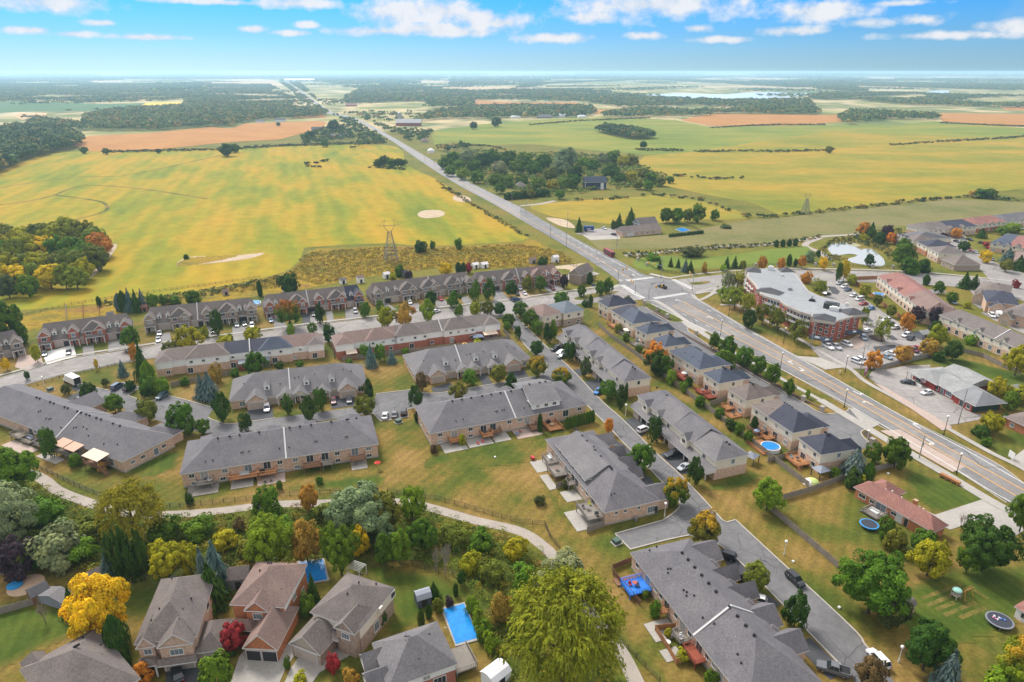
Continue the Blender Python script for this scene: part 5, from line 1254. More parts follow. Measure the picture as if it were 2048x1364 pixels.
h.box=(0,L,0,D);h.win('l',5,3.8);h.win('l',9,3.8);h.win('r',9,3.8);h.done()
h=House('detached_house','orange-red brick house with the double arched dark garage','house',(458.4,1209),(569,1215),6.2,inset=.4,p2=(606,1127));I2=h
L,D=h.L,h.D
h.walls(0,L,0,D,0,6.2,BR_ORANGE);h.roof(0,L,0,D,6.2,3.6,SH_ROSE,'y' if D>L else 'x')
h.walls(L-.02,L+.03,.3,D-.3,4.6,6.1,SD_WHITE,'siding')
gable_wing(h,L*.32,L*.74,-1.2,5,6.0,2.2,SH_ROSE,BR_ORANGE,None,3.9)
bx=gable_wing(h,L*.52,L*1.12,-7.2,3,3.1,3.3,SH_ROSE,BR_ORANGE,2.6,None,dark=True,n=2)
h.porch(0,L*.5,-1.0,2.2,3.0,SH_ROSE,2,1.6);h.door(L*.3,.1,box=(0,L,0,D))
for x,y,z in((L*.4,8,9.2),(L*.44,8,9.2),(L*.48,8,9.2),(L*.52,9,9.4),(L*.3,6.4,8.6),(L*.8,-2,5.4),(L*.8,-3.6,5.5),(L*.8,-5,5.5),(L*.85,3,7.2),(L*.7,D-1,7)):h.vent(x,y,z,PIPE_M)
h.box=(0,L,0,D);h.win('r',9,1.2);h.win('r',5,3.4);h.done()
h=House('detached_house','taupe house with white gutters and a wide pale driveway','house',(619,1224),(720,1260),6.0,inset=.4,p2=(772,1169.5));I3=h
L,D=h.L,h.D
h.walls(0,L,0,D,0,3.4,BR_TAN);h.walls(-.03,L+.03,-.03,D+.03,3.4,6.0,SD_CREAM,'siding');h.roof(0,L,0,D,6.0,3.4,SH_TAUPE,'y')
bx=gable_wing(h,-1.0,L*.52,-5.4,2,3.0,3.0,SH_TAUPE,BR_TAN,4.8,None,gm=SD_TAN)
gable_wing(h,L*.60,L-.2,-1.4,5,6.0,2.2,SH_TAUPE,BR_TAN,None,3.9)
h.roof(L*.5,L*.62,-1.6,0,3.2,.8,SH_TAUPE,'x',.06,.06,name='porch_roof');h.door(L*.56,.1,box=(0,L,0,D))
for x,y,z in((L*.5,4,8.6),(L*.55,7,9),(L*.45,9,9.2),(L*.5,9,9.2),(L*.8,3,7.8),(L*.2,2,7),(L*.75,D-1.5,7.4)):h.vent(x,y,z,PIPE_M)
h.box=(0,L,0,D);h.win('r',5,1.0,1.4,2,2);h.win('r',11,3.9);h.chimney(L+.3,6,5.6,.2,SD_CREAM);h.done()
h=House('detached_house','grey roofed house with a red brick side beside the long pool','house',(776,1378),(916,1327),4.6,inset=.4,p2=(882,1239));I4=h
L,D=h.L,h.D
h.walls(0,L,0,D,0,3.0,BR_RED);h.walls(-.03,L+.03,-.03,D+.03,3.0,4.6,SD_WHITE,'siding');h.roof(0,L,0,D,4.6,3.8,SH_SLATE,'x' if L>D else 'y')
h.roof(-3,L*.22,1,D*.55,3.2,2.6,SH_SLATE,'x',0,None);h.walls(-3,0,1,D*.55,0,3.2,BR_RED);h.roof(-2.5,L*.22,D*.6,D*.95,3.4,2.2,SH_SLATE,'x',0,None);h.walls(-2.5,0,D*.6,D*.95,0,3.4,BR_RED)
h.box=(0,L,0,D);h.win('n',L*.55,3.2,1.2,.8);h.win('n',L*.75,.8,2.2,1.8,3);h.patio('r',4,1.2)
for x,y,z in((L*.42,D*.62,7.4),(L*.45,D*.55,7.8),(L*.4,D*.5,7.7)):h.vent(x,y,z)
for x,y,z in((L*.5,D*.2,6),(L*.7,D*.7,6.6),(L*.78,D*.6,6.5),(L*.3,D*.3,6.4)):h.vent(x,y,z,PIPE_M)
h.deck(L+.4,L+4.4,D*.62,D*.55,1.2,deck_greys,rail=True);h.done()
h=House('detached_house','big taupe hip roofed house cut off by the bottom edge','house',(117,1458),(281.5,1356),5.4,inset=.4,p2=(179,1262));I5=h
L,D=h.L,h.D
h.walls(0,L,0,D,0,5.4,BR_PINK);h.roof(0,L,0,D,5.4,5.2,SH_TAUPE,'x');h.roof(L*.05,L*.30,D-4,D+2.5,4.6,2.4,SH_TAUPE,'y');h.walls(L*.05,L*.30,D-1,D+2.5,0,4.6,BR_PINK)
h.roof(L*.52,L*.8,-2.5,6,4.4,2.6,SH_TAUPE,'y',0,None,gm=BR_PINK);h.walls(L*.52,L*.8,-2.5,1,0,4.4,BR_PINK)
for i in range(4):h.vent(L*(.55+.02*i),D*.56,10.1,PIPE_M)
h.vent(L*.85,D*.5,8.6,PIPE_M);h.vent(L*.75,D*.8,7.8,PIPE_M);h.box=(0,L,0,D);h.win('r',4,2.6);h.win('l',6,2.6);h.done()
# ---- right-hand side: bungalow, shop, retirement home, townhouses
h=House('bungalow','orange brick bungalow with a red-brown hip roof beside the trampoline','house',(1706.5,973.5),(1867,1065),2.9,inset=.5,p2=(1903,1053));K1=h
L,D=h.L,h.D
h.walls(0,L,0,D,0,2.9,BR_ORANGE);h.roof(0,L,0,D,2.9,2.3,SH_RED,'x',oh=.5)
h.walls(1,L*.34,D-.5,D+4.0,0,2.9,BR_ORANGE);h.roof(1,L*.34,D*.5,D+4.0,2.9,2.2,SH_RED,'y',oh=.5)
h.box=(0,L,0,D)
for t,z,w,hh in((.10,1.0,1.8,.9),(.24,1.1,1.3,.8),(.36,.3,2.6,2.0),(.53,1.2,1.4,.8)):h.win('n',L*t,z,w,hh,2,glass if t!=.36 else glass_blue)
h.garage(L*.60,1.5,GARAGE_WH);h.door(L*.69,.1);h.chimney(L*.66,D*.62,5.0,1.0,BR_ORANGE)
for t,y in((.30,D*.5),(.36,D*.66),(.5,D*.55),(.72,D*.6),(.77,D*.6)):h.vent(L*t,y,4.8,PIPE_W)
h.vent(L*.52,2,3.9,PIPE_M);h.vent(L*.3,2.2,4,PIPE_M)
h.deck(L*.27,L*.47,0,4.2,.6,deck_greys,stairs=-1);h.done()
h=House('restaurant','long red restaurant with pale grey roof and oval wall sign','restaurant',(1862,777),(1945,824),None or 0,p2=None);K2=h
h.D=10;L,D=h.L,h.D;R_WALL=mat('red_painted_wall',(.30,.05,.035),.7,var=.15)
h.walls(0,L,0,D,0,3.0,R_WALL);h.roof(-2,L*.62,0,D,3.0,2.3,SH_PALE,'x',3,.06,oh=.8)
h.walls(-8.0,2,-.6,6,0,3.0,R_WALL);h.roof(-8.5,2.5,-.6,D+1,3.0,2.4,SH_PALE,'y',2.2,None,oh=.9)
h.walls(-6.0,L*.34,D-1,D+9,0,3.0,BR_DEEP);h.roof(-6.0,L*.34,D-2,D+9,3.05,2.2,SH_PALE,'x',.06,.06,oh=.7,gm=R_WALL)
DK_GREEN=mat('dark_green_board',(.02,.05,.045),.7,var=.1)
h.walls(L*.60,L+.2,-.8,D-.5,0,2.9,R_WALL);h.roof(L*.58,L+1.0,-.8,D,3.0,2.6,shingle('silver_grey_shingles',(.2,.205,.21)),'x',1.5,4.0,oh=.6)
h.walls(L+.22,L+.3,-.7,D-.7,0,2.6,DK_GREEN,'end_board')
h.box=(-8,L,-.6,D);h.win('n',2.6,.4,2.4,1.8,2)
sg=kid('oval_sign',MB().sphere((0,0,0),1.35,0,20,10,.72).mesh('oval_sign',mat('pale_pink_sign',(.62,.45,.42),.6,var=0)),h.root,(-3.2,-.75,1.75),0,(1,.05,1))
h.box=(0,L,0,D)
for t,w in((.10,2.3),(.42,2.3)):h.win('n',L*t,.7,w,1.6,3)
h.win('n',L*.26,.15,1.3,2.0,1,glass_blue,'side_door');h.box=(0,L,-.8,D);h.win('n',L*.78,.2,1.6,2.1,2);h.win('n',L*.93,.8,1.3,1.2)
mb=MB();mb.box(-8.6,-3.0,2.7,-2.5,-.6,2.85)
for x in(-8.4,-6.4):mb.box(x,-2.9,0,x+.15,-2.75,2.7)
kid('porch_roof',mb.mesh('porch_roof',SH_PALE),h.root);kid('low_wall',MB().box(-7,-3.0,0,-1,-2.8,.9).mesh('low_wall',white),h.root)
kid('name_board',MB().box(L*.62,-1.0,2.3,L*.88,-.86,2.9).mesh('name_board',white),h.root)
h.done()
small_house('brown roofed orange brick house cut off beside the restaurant',(2006,832),(2120,885),(2160,850),3.0,SH_BROWN,BR_ORANGE,BR_ORANGE,'x',2.2,wins='n',split=None).done()
small_house('red roofed white shed-like garage at the right edge by the big trampoline',(2028,1212),(2110,1262),(2140,1230),2.6,SH_RED,SD_WHITE,SD_WHITE,'x',1.6,wins='n',split=None,name='garage_building',cat='garage').done()
G_ROOF=mat('flat_roof_membrane',(.27,.28,.285),.8,var=.2,s1=.06,s2=.5);CREAM_BAND=mat('cream_cornice',(.50,.43,.36),.8,var=.15)
zp=9.0
G_PX=[(1496,537),(1495,551),(1510,567),(1522,586),(1536,592),(1561,600),(1575,610),(1602,622),(1623,628),(1628.7,632),(1662.5,643),(1704.6,630.7),(1721,626.6),(1723,618),(1692,610),(1672,600),(1637,590),(1616,580),(1604,564),(1592,549),(1581.5,538.5),(1540,536)]
gp=[at(*p,zp)for p in G_PX];go=Vector((gp[10].x,gp[10].y,0))
groot=thing('retirement_home','long curved three-storey red brick building with a flat grey roof','apartment building',go)
loc=[(p.x-go.x,p.y-go.y)for p in gp]
kid('wall',MB().prism(loc,0,7.9).mesh('wall',BR_DEEP),groot)
def grow(pts,d):
 n=len(pts);out=[]
 for i in range(n):
  a,b,c=Vector(pts[i-1]),Vector(pts[i]),Vector(pts[(i+1)%n])
  n1=Vector((b-a).yx);n1=Vector((n1.x,-n1.y)).normalized();n2=Vector((c-b).yx);n2=Vector((n2.x,-n2.y)).normalized()
  q=b+(n1+n2).normalized()*d;out.append((q.x,q.y))
 return out
kid('cornice',MB().prism(grow(loc,.12),7.9,8.75).mesh('cornice',CREAM_BAND),groot)
kid('roof',MB().prism(grow(loc,-.25),8.70,8.82).mesh('roof',G_ROOF),groot)
def edge_items(i,floors,n,kind):
 a,b=Vector((*loc[i],0)),Vector((*loc[(i+1)%len(loc)],0));d=b-a;ln=d.length
 rz=math.atan2(d.y,d.x);out=Vector((d.y,-d.x,0)).normalized()
 for z in floors:
  for k in range(n):
   p=a+d*((k+.5)/n)+out*.02
   o=kid('window',frame_mesh(1.3,1.5),groot,(p.x,p.y,z),rz);kid('pane',pane_mesh(1.3,1.5,2,glass),o)
   if kind=='bal':
    q=a+d*((k+.5)/n)+out*.6
    kid('balcony',cached('bal',lambda:MB().box(-1.2,-.6,-.5,1.2,.6,-.36).box(-1.2,-.6,-.36,1.2,-.52,.45).mesh('balcony',white)),groot,(q.x,q.y,z),rz)
for i,n,kd in((0,1,'win'),(1,3,'bal'),(2,2,'win'),(3,1,'win'),(4,4,'bal'),(5,1,'win'),(6,4,'bal'),(7,3,'bal'),(9,3,'win'),(10,3,'win'),(11,1,'win')):
 edge_items(i,(.9,3.6,6.2)if kd=='win' else(3.7,6.2),n,kd)
def small_hip(px,w,dpt,rz,z,rise,m):
 c=at(*px,z);mb=MB();p=[(-w/2,-dpt/2,0),(w/2,-dpt/2,0),(w/2,dpt/2,0),(-w/2,dpt/2,0)]
 for i in range(4):mb.poly([p[i],p[(i+1)%4],(0,0,rise)])
 mb.box(-w/2,-dpt/2,-1.2,w/2,dpt/2,0,1)
 kid('tower_roof',mb.mesh('tower_roof',[m,CREAM_BAND]),groot,(c.x-go.x,c.y-go.y,z),rz)
for px,w,dp,r_ in(((1507,541),7,7,-.3),((1572,541),7,6,0),((1540,583),11,6,-.75),((1648,636),8.5,6.5,-.5),((1705,624),9,7,.2)):small_hip(px,w,dp,r_,8.95,1.9,SH_BLK)
def roof_unit(px,w,d_,hh,m,z=8.82):
 c=at(*px,z);kid('rooftop_unit',MB().box(-w/2,-d_/2,0,w/2,d_/2,hh).box(-w*.3,-d_*.3,hh,w*.3,d_*.3,hh+.3).mesh('rooftop_unit',m),groot,(c.x-go.x,c.y-go.y,z),-.6)
roof_unit((1662,616),5.5,4,2.2,mat('dark_penthouse',(.05,.055,.055),.7,var=.1));roof_unit((1668,621),3.6,2.2,1.5,white);roof_unit((1541,540),2.4,2,1.8,white);roof_unit((1624,602),2.4,1.8,.6,black);roof_unit((1624,600),.8,.8,1.9,white);roof_unit((1580,580),1.6,1.6,.8,steel);roof_unit((1565,552),1.2,1,.7,white);roof_unit((1694,611),1.4,1.2,1,white)
for(px,w,ang)in(((1635,676),6,-.55),((1650,680),5,.25),((1705,664),7,.3)):
 c=at(*px,2.6);mb=MB();mb.poly([(-w/2,0,.9),(w/2,0,.9),(w/2,-1.6,0),(-w/2,-1.6,0)]);mb.poly([(-w/2,-1.6,0),(w/2,-1.6,0),(w/2,-1.6,-.35),(-w/2,-1.6,-.35)])
 o=kid('awning',mb.mesh('awning',mat('navy_awning',(.03,.04,.06),.7,var=0)),groot,(c.x-go.x,c.y-go.y,2.6),ang)
 kid('round_sign',cached('rsg',lambda:MB().sphere((0,0,0),.75,0,14,8).mesh('round_sign',mat('white_sign',(.7,.7,.72),.5,var=0))),o,(0,-1.0,.5),0,(1.3,.25,.6))
def row_back(label,p0,p1,p2,ze,brick,m,party=None,split=None,grp='townhouses beyond the retirement home'):
 h=House('townhouse_row',label,'townhouse',p0,p1,ze,inset=.4,p2=p2,group=grp);L,D=h.L,h.D
 h.walls(0,L,0,D,0,2.9,brick);h.walls(-.03,L+.03,-.03,D+.03,2.9,ze,SD_CREAM,'siding')
 if split:h.roof(0,L*split[0],0,D,ze,3.2,m,'x',4,.06,oh=.4);h.roof(L*split[0]-.3,L,0,D,ze,3.22,split[1],'x',.06,4.5,oh=.4)
 else:h.roof(0,L,0,D,ze,3.2,m,'x',4,4.5,oh=.4)
 for t in(.2,.45,.7):h.roof(L*t-1.6,L*t+1.6,-.2,3.5,ze,1.6,m,'y',0,None,oh=.2)
 if party:h.parapet(L*party,0,D,ze,3.2)
 k=int(L/4)
 for i in range(k):h.win('n',L*(i+.5)/k,3.9,1.0,1.0,2,box=(0,L,-.03,D));h.win('n',L*(i+.5)/k,.6,1.5,1.8,2,box=(0,L,0,D))
 for u in(D*.3,D*.7):h.win('r',u,1.0,1,1.2,2,box=(0,L,0,D))
 for i in range(k):h.vent(L*(i+.3)/k,D*.45,ze+2.6,PIPE_M)
 return h.done()
row_back('red roofed townhouse row behind the parked cars',(1754,551),(1848,623.5),(1909,615.5),5.6,BR_PINK,SH_RED,None,(.62,SH_ROSE))
row_back('taupe roofed townhouse row with a white party wall at the edge of the frame',(1877,629),(2070,712),(2110,700),5.6,BR_PINK,SH_TAUPE,.62)
def l_house(label,p0,p1,p2,ze,roof,brick,gx=(.0,.45),grp='detached houses around the pond streets',gl=True):
 h=small_house(label,p0,p1,p2,ze,roof,brick,SD_CREAM if not gl else brick,'x',3.0,split=2.9 if not gl else None,group=grp)
 L,D=h.L,h.D
 bx=gable_wing(h,L*gx[0],L*gx[1],-3.0,4,3.4 if gl else 3.0,2.6,roof,brick,2.6 if L*(gx[1]-gx[0])<6 else 4.6,None)
 for t in(.3,.6):h.vent(L*t,D*.5,ze+2.7,PIPE_M)
 return h.done()
l_house('tan gabled house with a double garage at the side-street corner',(1948,583),(2012,594),(2030,572),5.0,SH_BROWN,BR_PINK,(.0,.42))
l_house('navy roofed brick house with a dark double garage',(1972,603),(2040,611),(2062,590),5.0,SH_NAVY,BR_PINK,(.1,.6))
l_house('pink brick gabled house cut off at the side street',(2003,622),(2075,640),(2100,615),5.0,SH_TAUPE,BR_PINK,(.02,.4))
row_back('grey roofed house with a red brick end beside the pond path',(1789,470),(1816,479),(1850,459),5.5,BR_RED,SH_GREY,grp='houses around the pond streets')
small_house('tan hip roofed cream house above the pond',(1809,474),(1826,482),(1853,474),5.6,SH_BROWN,BR_PINK,SD_CREAM,group='houses around the pond streets').done()
small_house('navy hip roofed house above the pond',(1833,483),(1854,493),(1899,487),5.8,SH_NAVY,BR_ORANGE,SD_CREAM,group='houses around the pond streets').done()
small_house('taupe roofed cream house above the pond',(1855,495),(1877,506),(1917,499),5.8,SH_TAUPE,BR_PINK,SD_CREAM,group='houses around the pond streets').done()
small_house('low brown hip roofed corner house by the east road',(1881,518),(1909,530),(1959,528),3.4,SH_BROWN,BR_TAN,SD_CREAM,'x',4.2,wins='n',split=None,group='houses around the pond streets').done()
row_back('grey and navy roofed townhouse row beyond the pond',(1858,461),(1956,452),(1950,438),5.5,BR_PINK,SH_TAUPE,None,(.45,SH_NAVY),grp='houses around the pond streets')
row_back('red roofed townhouse row at the meadow edge',(1958,450),(2014,443),(2010,428),5.5,BR_RED,SH_RED,grp='houses around the pond streets')
row_back('grey roofed townhouse row cut off at the meadow edge',(2014,443),(2085,435),(2080,422),5.5,BR_PINK,SH_GREY,grp='houses around the pond streets')
row_back('blue grey roofed pink brick row on the upper street',(1979,486),(2060,498),(2060,473),5.2,BR_PINK,SH_BLUE,None,(.5,SH_RED),grp='houses around the pond streets')
small_house('dark roofed brick house among conifers at the upper street',(2026,523),(2080,530),(2090,510),4,SH_ROSE,BR_RED,BR_RED,split=None,group='houses around the pond streets').done()
# ---- countryside houses
h=small_house('navy barn-style house with white corner trim',(1170.5,379.5),(1212.7,378.4),None,6.6,SH_BLUE,SD_NAVY,SD_NAVY,'x',4.6,0,0,'nl','barn_house',None,z=0,gm=SD_NAVY)
for x in(-.1,h.L-.2):kid('corner_board',MB().box(x,-.12,0,x+.35,-.02,6.5).mesh('corner_board',white),h.root)
kid('white_bay',MB().box(h.L*.72,-.4,0,h.L*.86,0,5.6).mesh('white_bay',white),h.root);h.done()
h=small_house('long brown roofed house with a tall grey gable behind, across the road',(1245,474),(1322,467),None,3.2,SH_BROWN,BR_PINK,BR_PINK,'x',2.8,1,1,'n','farmhouse',None,z=0)
L=h.L;h.walls(L*.56,L*1.02,6,15,0,5.6,SD_GREY);h.roof(L*.56,L*1.02,6,15,5.6,3.8,SH_TAUPE,'x',0,0,gm=SD_GREY);h.win('r',3,3.5,1.6,1.6,box=(L*.56,L*1.02,6,15));h.win('r',6,3.5,1.6,1.6,box=(L*.56,L*1.02,6,15));h.garage(L*.2,4.8,GARAGE_WH,box=(0,L,-.05,9));h.done()
h=small_house('red farm barn with a white roof beside the silo',(792,252),(842,252),None,6,mat('white_metal_roof',(.62,.6,.6),.5,var=.1),mat('barn_red',(.30,.08,.06),.8,var=.2),white,'x',7,0,0,'','farm_barn',None,z=0,cat='barn',gm=MATS['barn_red']);h.done()
s_=at(800,249);kid_=thing('farm_silo','tall grey silo with a domed cap beside the red barn','silo',s_)
kid('shaft',MB().tube((0,0,0),(0,0,21),4,4,14).mesh('shaft',concrete),kid_);kid('cap',MB().sphere((0,0,21),4.05,0,14,8,.8).mesh('cap',steel),kid_)
far_houses=[(662,276,20,SH_BROWN,BR_RED,'brown roofed farmhouse among trees beside the country road'),(680,278,14,SH_GREY,SD_WHITE,'small white house beside the brown roofed farmhouse'),(690,274,16,SH_BLK,SD_WHITE,'white house with a dark roof beside the country road'),(634,262,22,SH_BLK,SD_GREY,'long grey farm shed beyond the orange field'),(560,244,22,SH_BLK,SD_WHITE,'dark roofed house at the wood beyond the orange field'),(520,246,18,SH_GREY,SD_WHITE,'grey roofed house at the wood beyond the orange field'),(308,222,28,MATS['white_metal_roof'],SD_WHITE,'white roofed farm shed beside the yellow field'),(350,221,30,SH_GREY,SD_WHITE,'grey roofed farm building beside the yellow field'),(385,222,20,MATS['white_metal_roof'],SD_WHITE,'small white farm shed beside the yellow field'),(863,306,12,MATS['white_metal_roof'],SD_WHITE,'white house opposite the bean field'),(992,338,16,SH_ROSE,BR_RED,'rosy roofed house hidden in the roadside wood'),(1042,378,18,SH_TAUPE,SD_TAN,'taupe roofed house behind the roadside hedge'),(850,285,14,SH_ROSE,SD_TAN,'tan bungalow past the farm barn'),(1090,237,26,SH_GREY,SD_GREY,'long grey barn beyond the pasture'),(1120,235,26,MATS['white_metal_roof'],SD_WHITE,'white roofed barn beyond the pasture'),(1165,236,16,MATS['white_metal_roof'],SD_WHITE,'small white shed beyond the pasture'),(1032,237,18,MATS['white_metal_roof'],SD_WHITE,'low white sheds by the pasture trees'),(703,213,22,SH_RED,BR_RED,'red barn in the distance beyond the country road'),(600,163,60,MATS['white_metal_roof'],SD_WHITE,'far white warehouse beside the country road')]
for x,y,w,rf,wl,lb in far_houses:
 p=at(x,y);ww=w*depth_of(p)/FOC
 h=House('country_house',lb,'house',(x-w/2,y),(x+w/2,y-.3));sc_=max(1.0,ww/16);D=8*sc_
 h.walls(0,h.L,0,D,0,3.2*sc_**.5,wl);h.roof(0,h.L,0,D,3.2*sc_**.5,3*sc_**.5,rf,'x',0 if w>18 else None,0 if w>18 else None,gm=wl);h.done()
# ------------------------------------------------------------ vehicles
PAINT=mat('car_paint',None,.28,.5,var=0,objcol=True,coat=.4)
TYRE=mat('tyre_rubber',(.018,.018,.018),.9,var=0);RIM=mat('alloy_rim',(.35,.35,.36),.35,metal=.6,var=0)
LAMP=glassy('headlight_lens',(.55,.56,.58),.15);TAIL=glassy('tail_light',(.35,.015,.012),.3);CARGLASS=glassy('tinted_glass',(.02,.024,.028),.06,.7)
WHEEL=MB().tube((0,-.11,0),(0,.11,0),.34,None,12).mesh('wheel',TYRE);RIM_ME=MB().tube((0,-.125,0),(0,.125,0),.2,None,8).mesh('rim',RIM)
def loft(sec,m,name):
 """sections (x, half width low, half width high, z low, z high)"""
 mb=MB();k=len(sec)
 for x,wl,wh,z0,z1 in sec:mb.v+=[(x,-wl*.93,z0),(x,-wl,z0+(z1-z0)*.35),(x,-wl,z0+(z1-z0)*.7),(x,-wh,z1),(x,wh,z1),(x,wl,z0+(z1-z0)*.7),(x,wl,z0+(z1-z0)*.35),(x,wl*.93,z0)]
 for i in range(k-1):
  for j in range(8):
   a,b=i*8+j,i*8+(j+1)%8;mb.f.append((a,b,b+8,a+8));mb.m.append(0)
 mb.f+=[tuple(range(7,-1,-1)),tuple(range((k-1)*8,k*8))];mb.m+=[0,0]
 return mb.mesh(name,m)
def vehicle(kind):
 e=thing({'sedan':'parked_sedan','suv':'parked_suv','van':'parked_minivan','pickup':'parked_pickup'}[kind],'x','car',(0,0,-500))
 L,Wd,Hb,Ht={'sedan':(4.6,.90,.86,1.42),'suv':(4.7,.94,1.0,1.70),'van':(5.0,.97,1.0,1.80),'pickup':(5.7,.98,1.08,1.86)}[kind]
 h=L/2;W2=Wd
 kid('body',loft([(-h,W2*.86,W2*.80,.38,Hb*.92),(-h+.25,W2,W2*.93,.26,Hb*1.0),(-h*.45,W2,W2*.94,.24,Hb),(h*.32,W2,W2*.94,.24,Hb),(h-.55,W2*.98,W2*.86,.25,Hb*.90),(h-.08,W2*.88,W2*.76,.32,Hb*.78),(h,W2*.78,W2*.66,.40,Hb*.66)],PAINT,'body'),e)
 fr,rf,rb,rr={'sedan':(.24*L,.06*L,-.20*L,-.37*L),'suv':(.25*L,.10*L,-.40*L,-.485*L),'van':(.31*L,.15*L,-.42*L,-.49*L),'pickup':(.20*L,.08*L,-.13*L,-.16*L)}[kind]
 wb,wt=W2*.90,W2*.70
 A=lambda x,w,z,s_:(x,s_*w,z)
 z0,z1=Hb*.985,Ht-.05
 kid('windshield',MB().poly([A(fr,wb,z0,-1),A(fr,wb,z0,1),A(rf,wt,z1,1),A(rf,wt,z1,-1)]).mesh('windshield',CARGLASS),e)
 kid('rear_window',MB().poly([A(rr,wb,z0,1),A(rr,wb,z0,-1),A(rb,wt,z1,-1),A(rb,wt,z1,1)]).mesh('rear_window',CARGLASS),e)
 for s_ in(-1,1):kid('side_window',MB().poly([A(fr,wb,z0,s_),A(rr,wb,z0,s_),A(rb,wt,z1,s_),A(rf,wt,z1,s_)][::s_]).mesh('side_window',CARGLASS),e)
 mb=MB();mb.box(rb-.05,-wt-.03,z1-.02,rf+.05,wt+.03,Ht)
 for s_ in(-1,1):
  for xa,xb in((fr,rf),(rr,rb),((fr+rr)/2,(rf+rb)/2)):mb.tube(A(xa,wb+.01,z0,s_),A(xb,wt+.02,z1,s_),.045,None,4)
 kid('car_roof',mb.mesh('car_roof',PAINT),e)
 if kind=='pickup':
  mb=MB();mb.box(-h+.12,-W2*.78,Hb+.002,rr-.1,W2*.78,Hb+.012);kid('cargo_bed',mb.mesh('cargo_bed',DARK),e)
  mb=MB()
  for s_ in(-1,1):mb.box(-h+.08,s_*W2*.92-.06,Hb-.05,rr,s_*W2*.92+.06,Hb+.16)
  mb.box(-h+.05,-W2*.9,Hb-.1,-h+.15,W2*.9,Hb+.16);kid('bed_side',mb.mesh('bed_side',PAINT),e)
 for x in(-.30*L,.30*L):
  for s_ in(-1,1):
   w=kid('wheel',WHEEL,e,(x,s_*(W2-.10),.34));kid('rim',RIM_ME,w)
 for s_ in(-1,1):
  kid('headlight',cached('hl',lambda:MB().box(-.1,-.2,-.08,.06,.2,.08).mesh('headlight',LAMP)),e,(h-.12,s_*W2*.62,Hb*.66))
  kid('tail_light',cached('tl',lambda:MB().box(-.06,-.14,-.13,.08,.14,.13).mesh('tail_light',TAIL)),e,(-h+.02,s_*W2*.70,Hb*.78))
 return e
PROTO={k:vehicle(k)for k in('sedan','suv','van','pickup')}
CCOL={'k':(.012,.012,.014),'w':(.62,.62,.62),'s':(.34,.35,.37),'g':(.10,.105,.115),'b':(.03,.06,.13),'u':(.035,.17,.42),'r':(.35,.018,.022),'d':(.11,.015,.02),'t':(.05,.10,.13),'l':(.22,.29,.36),'n':(.16,.14,.12)}
used_proto=set()
def car(kind,colr,x,y,hx,hy,label,z=.16,group=None):
 p=at(x,y,.5);q=at(hx,hy,.5);d=q-p;rz=math.atan2(d.y,d.x);p.z=z;c=(*CCOL[colr],1)
 cc=[ch for ch in KIDS[PROTO[kind].name]]
 e=copy_thing(PROTO[kind],p,rz,label,group or 'cars and trucks parked about the neighbourhood',c)
 e['category']={'sedan':'car','suv':'suv','van':'minivan','pickup':'pickup truck'}[kind]
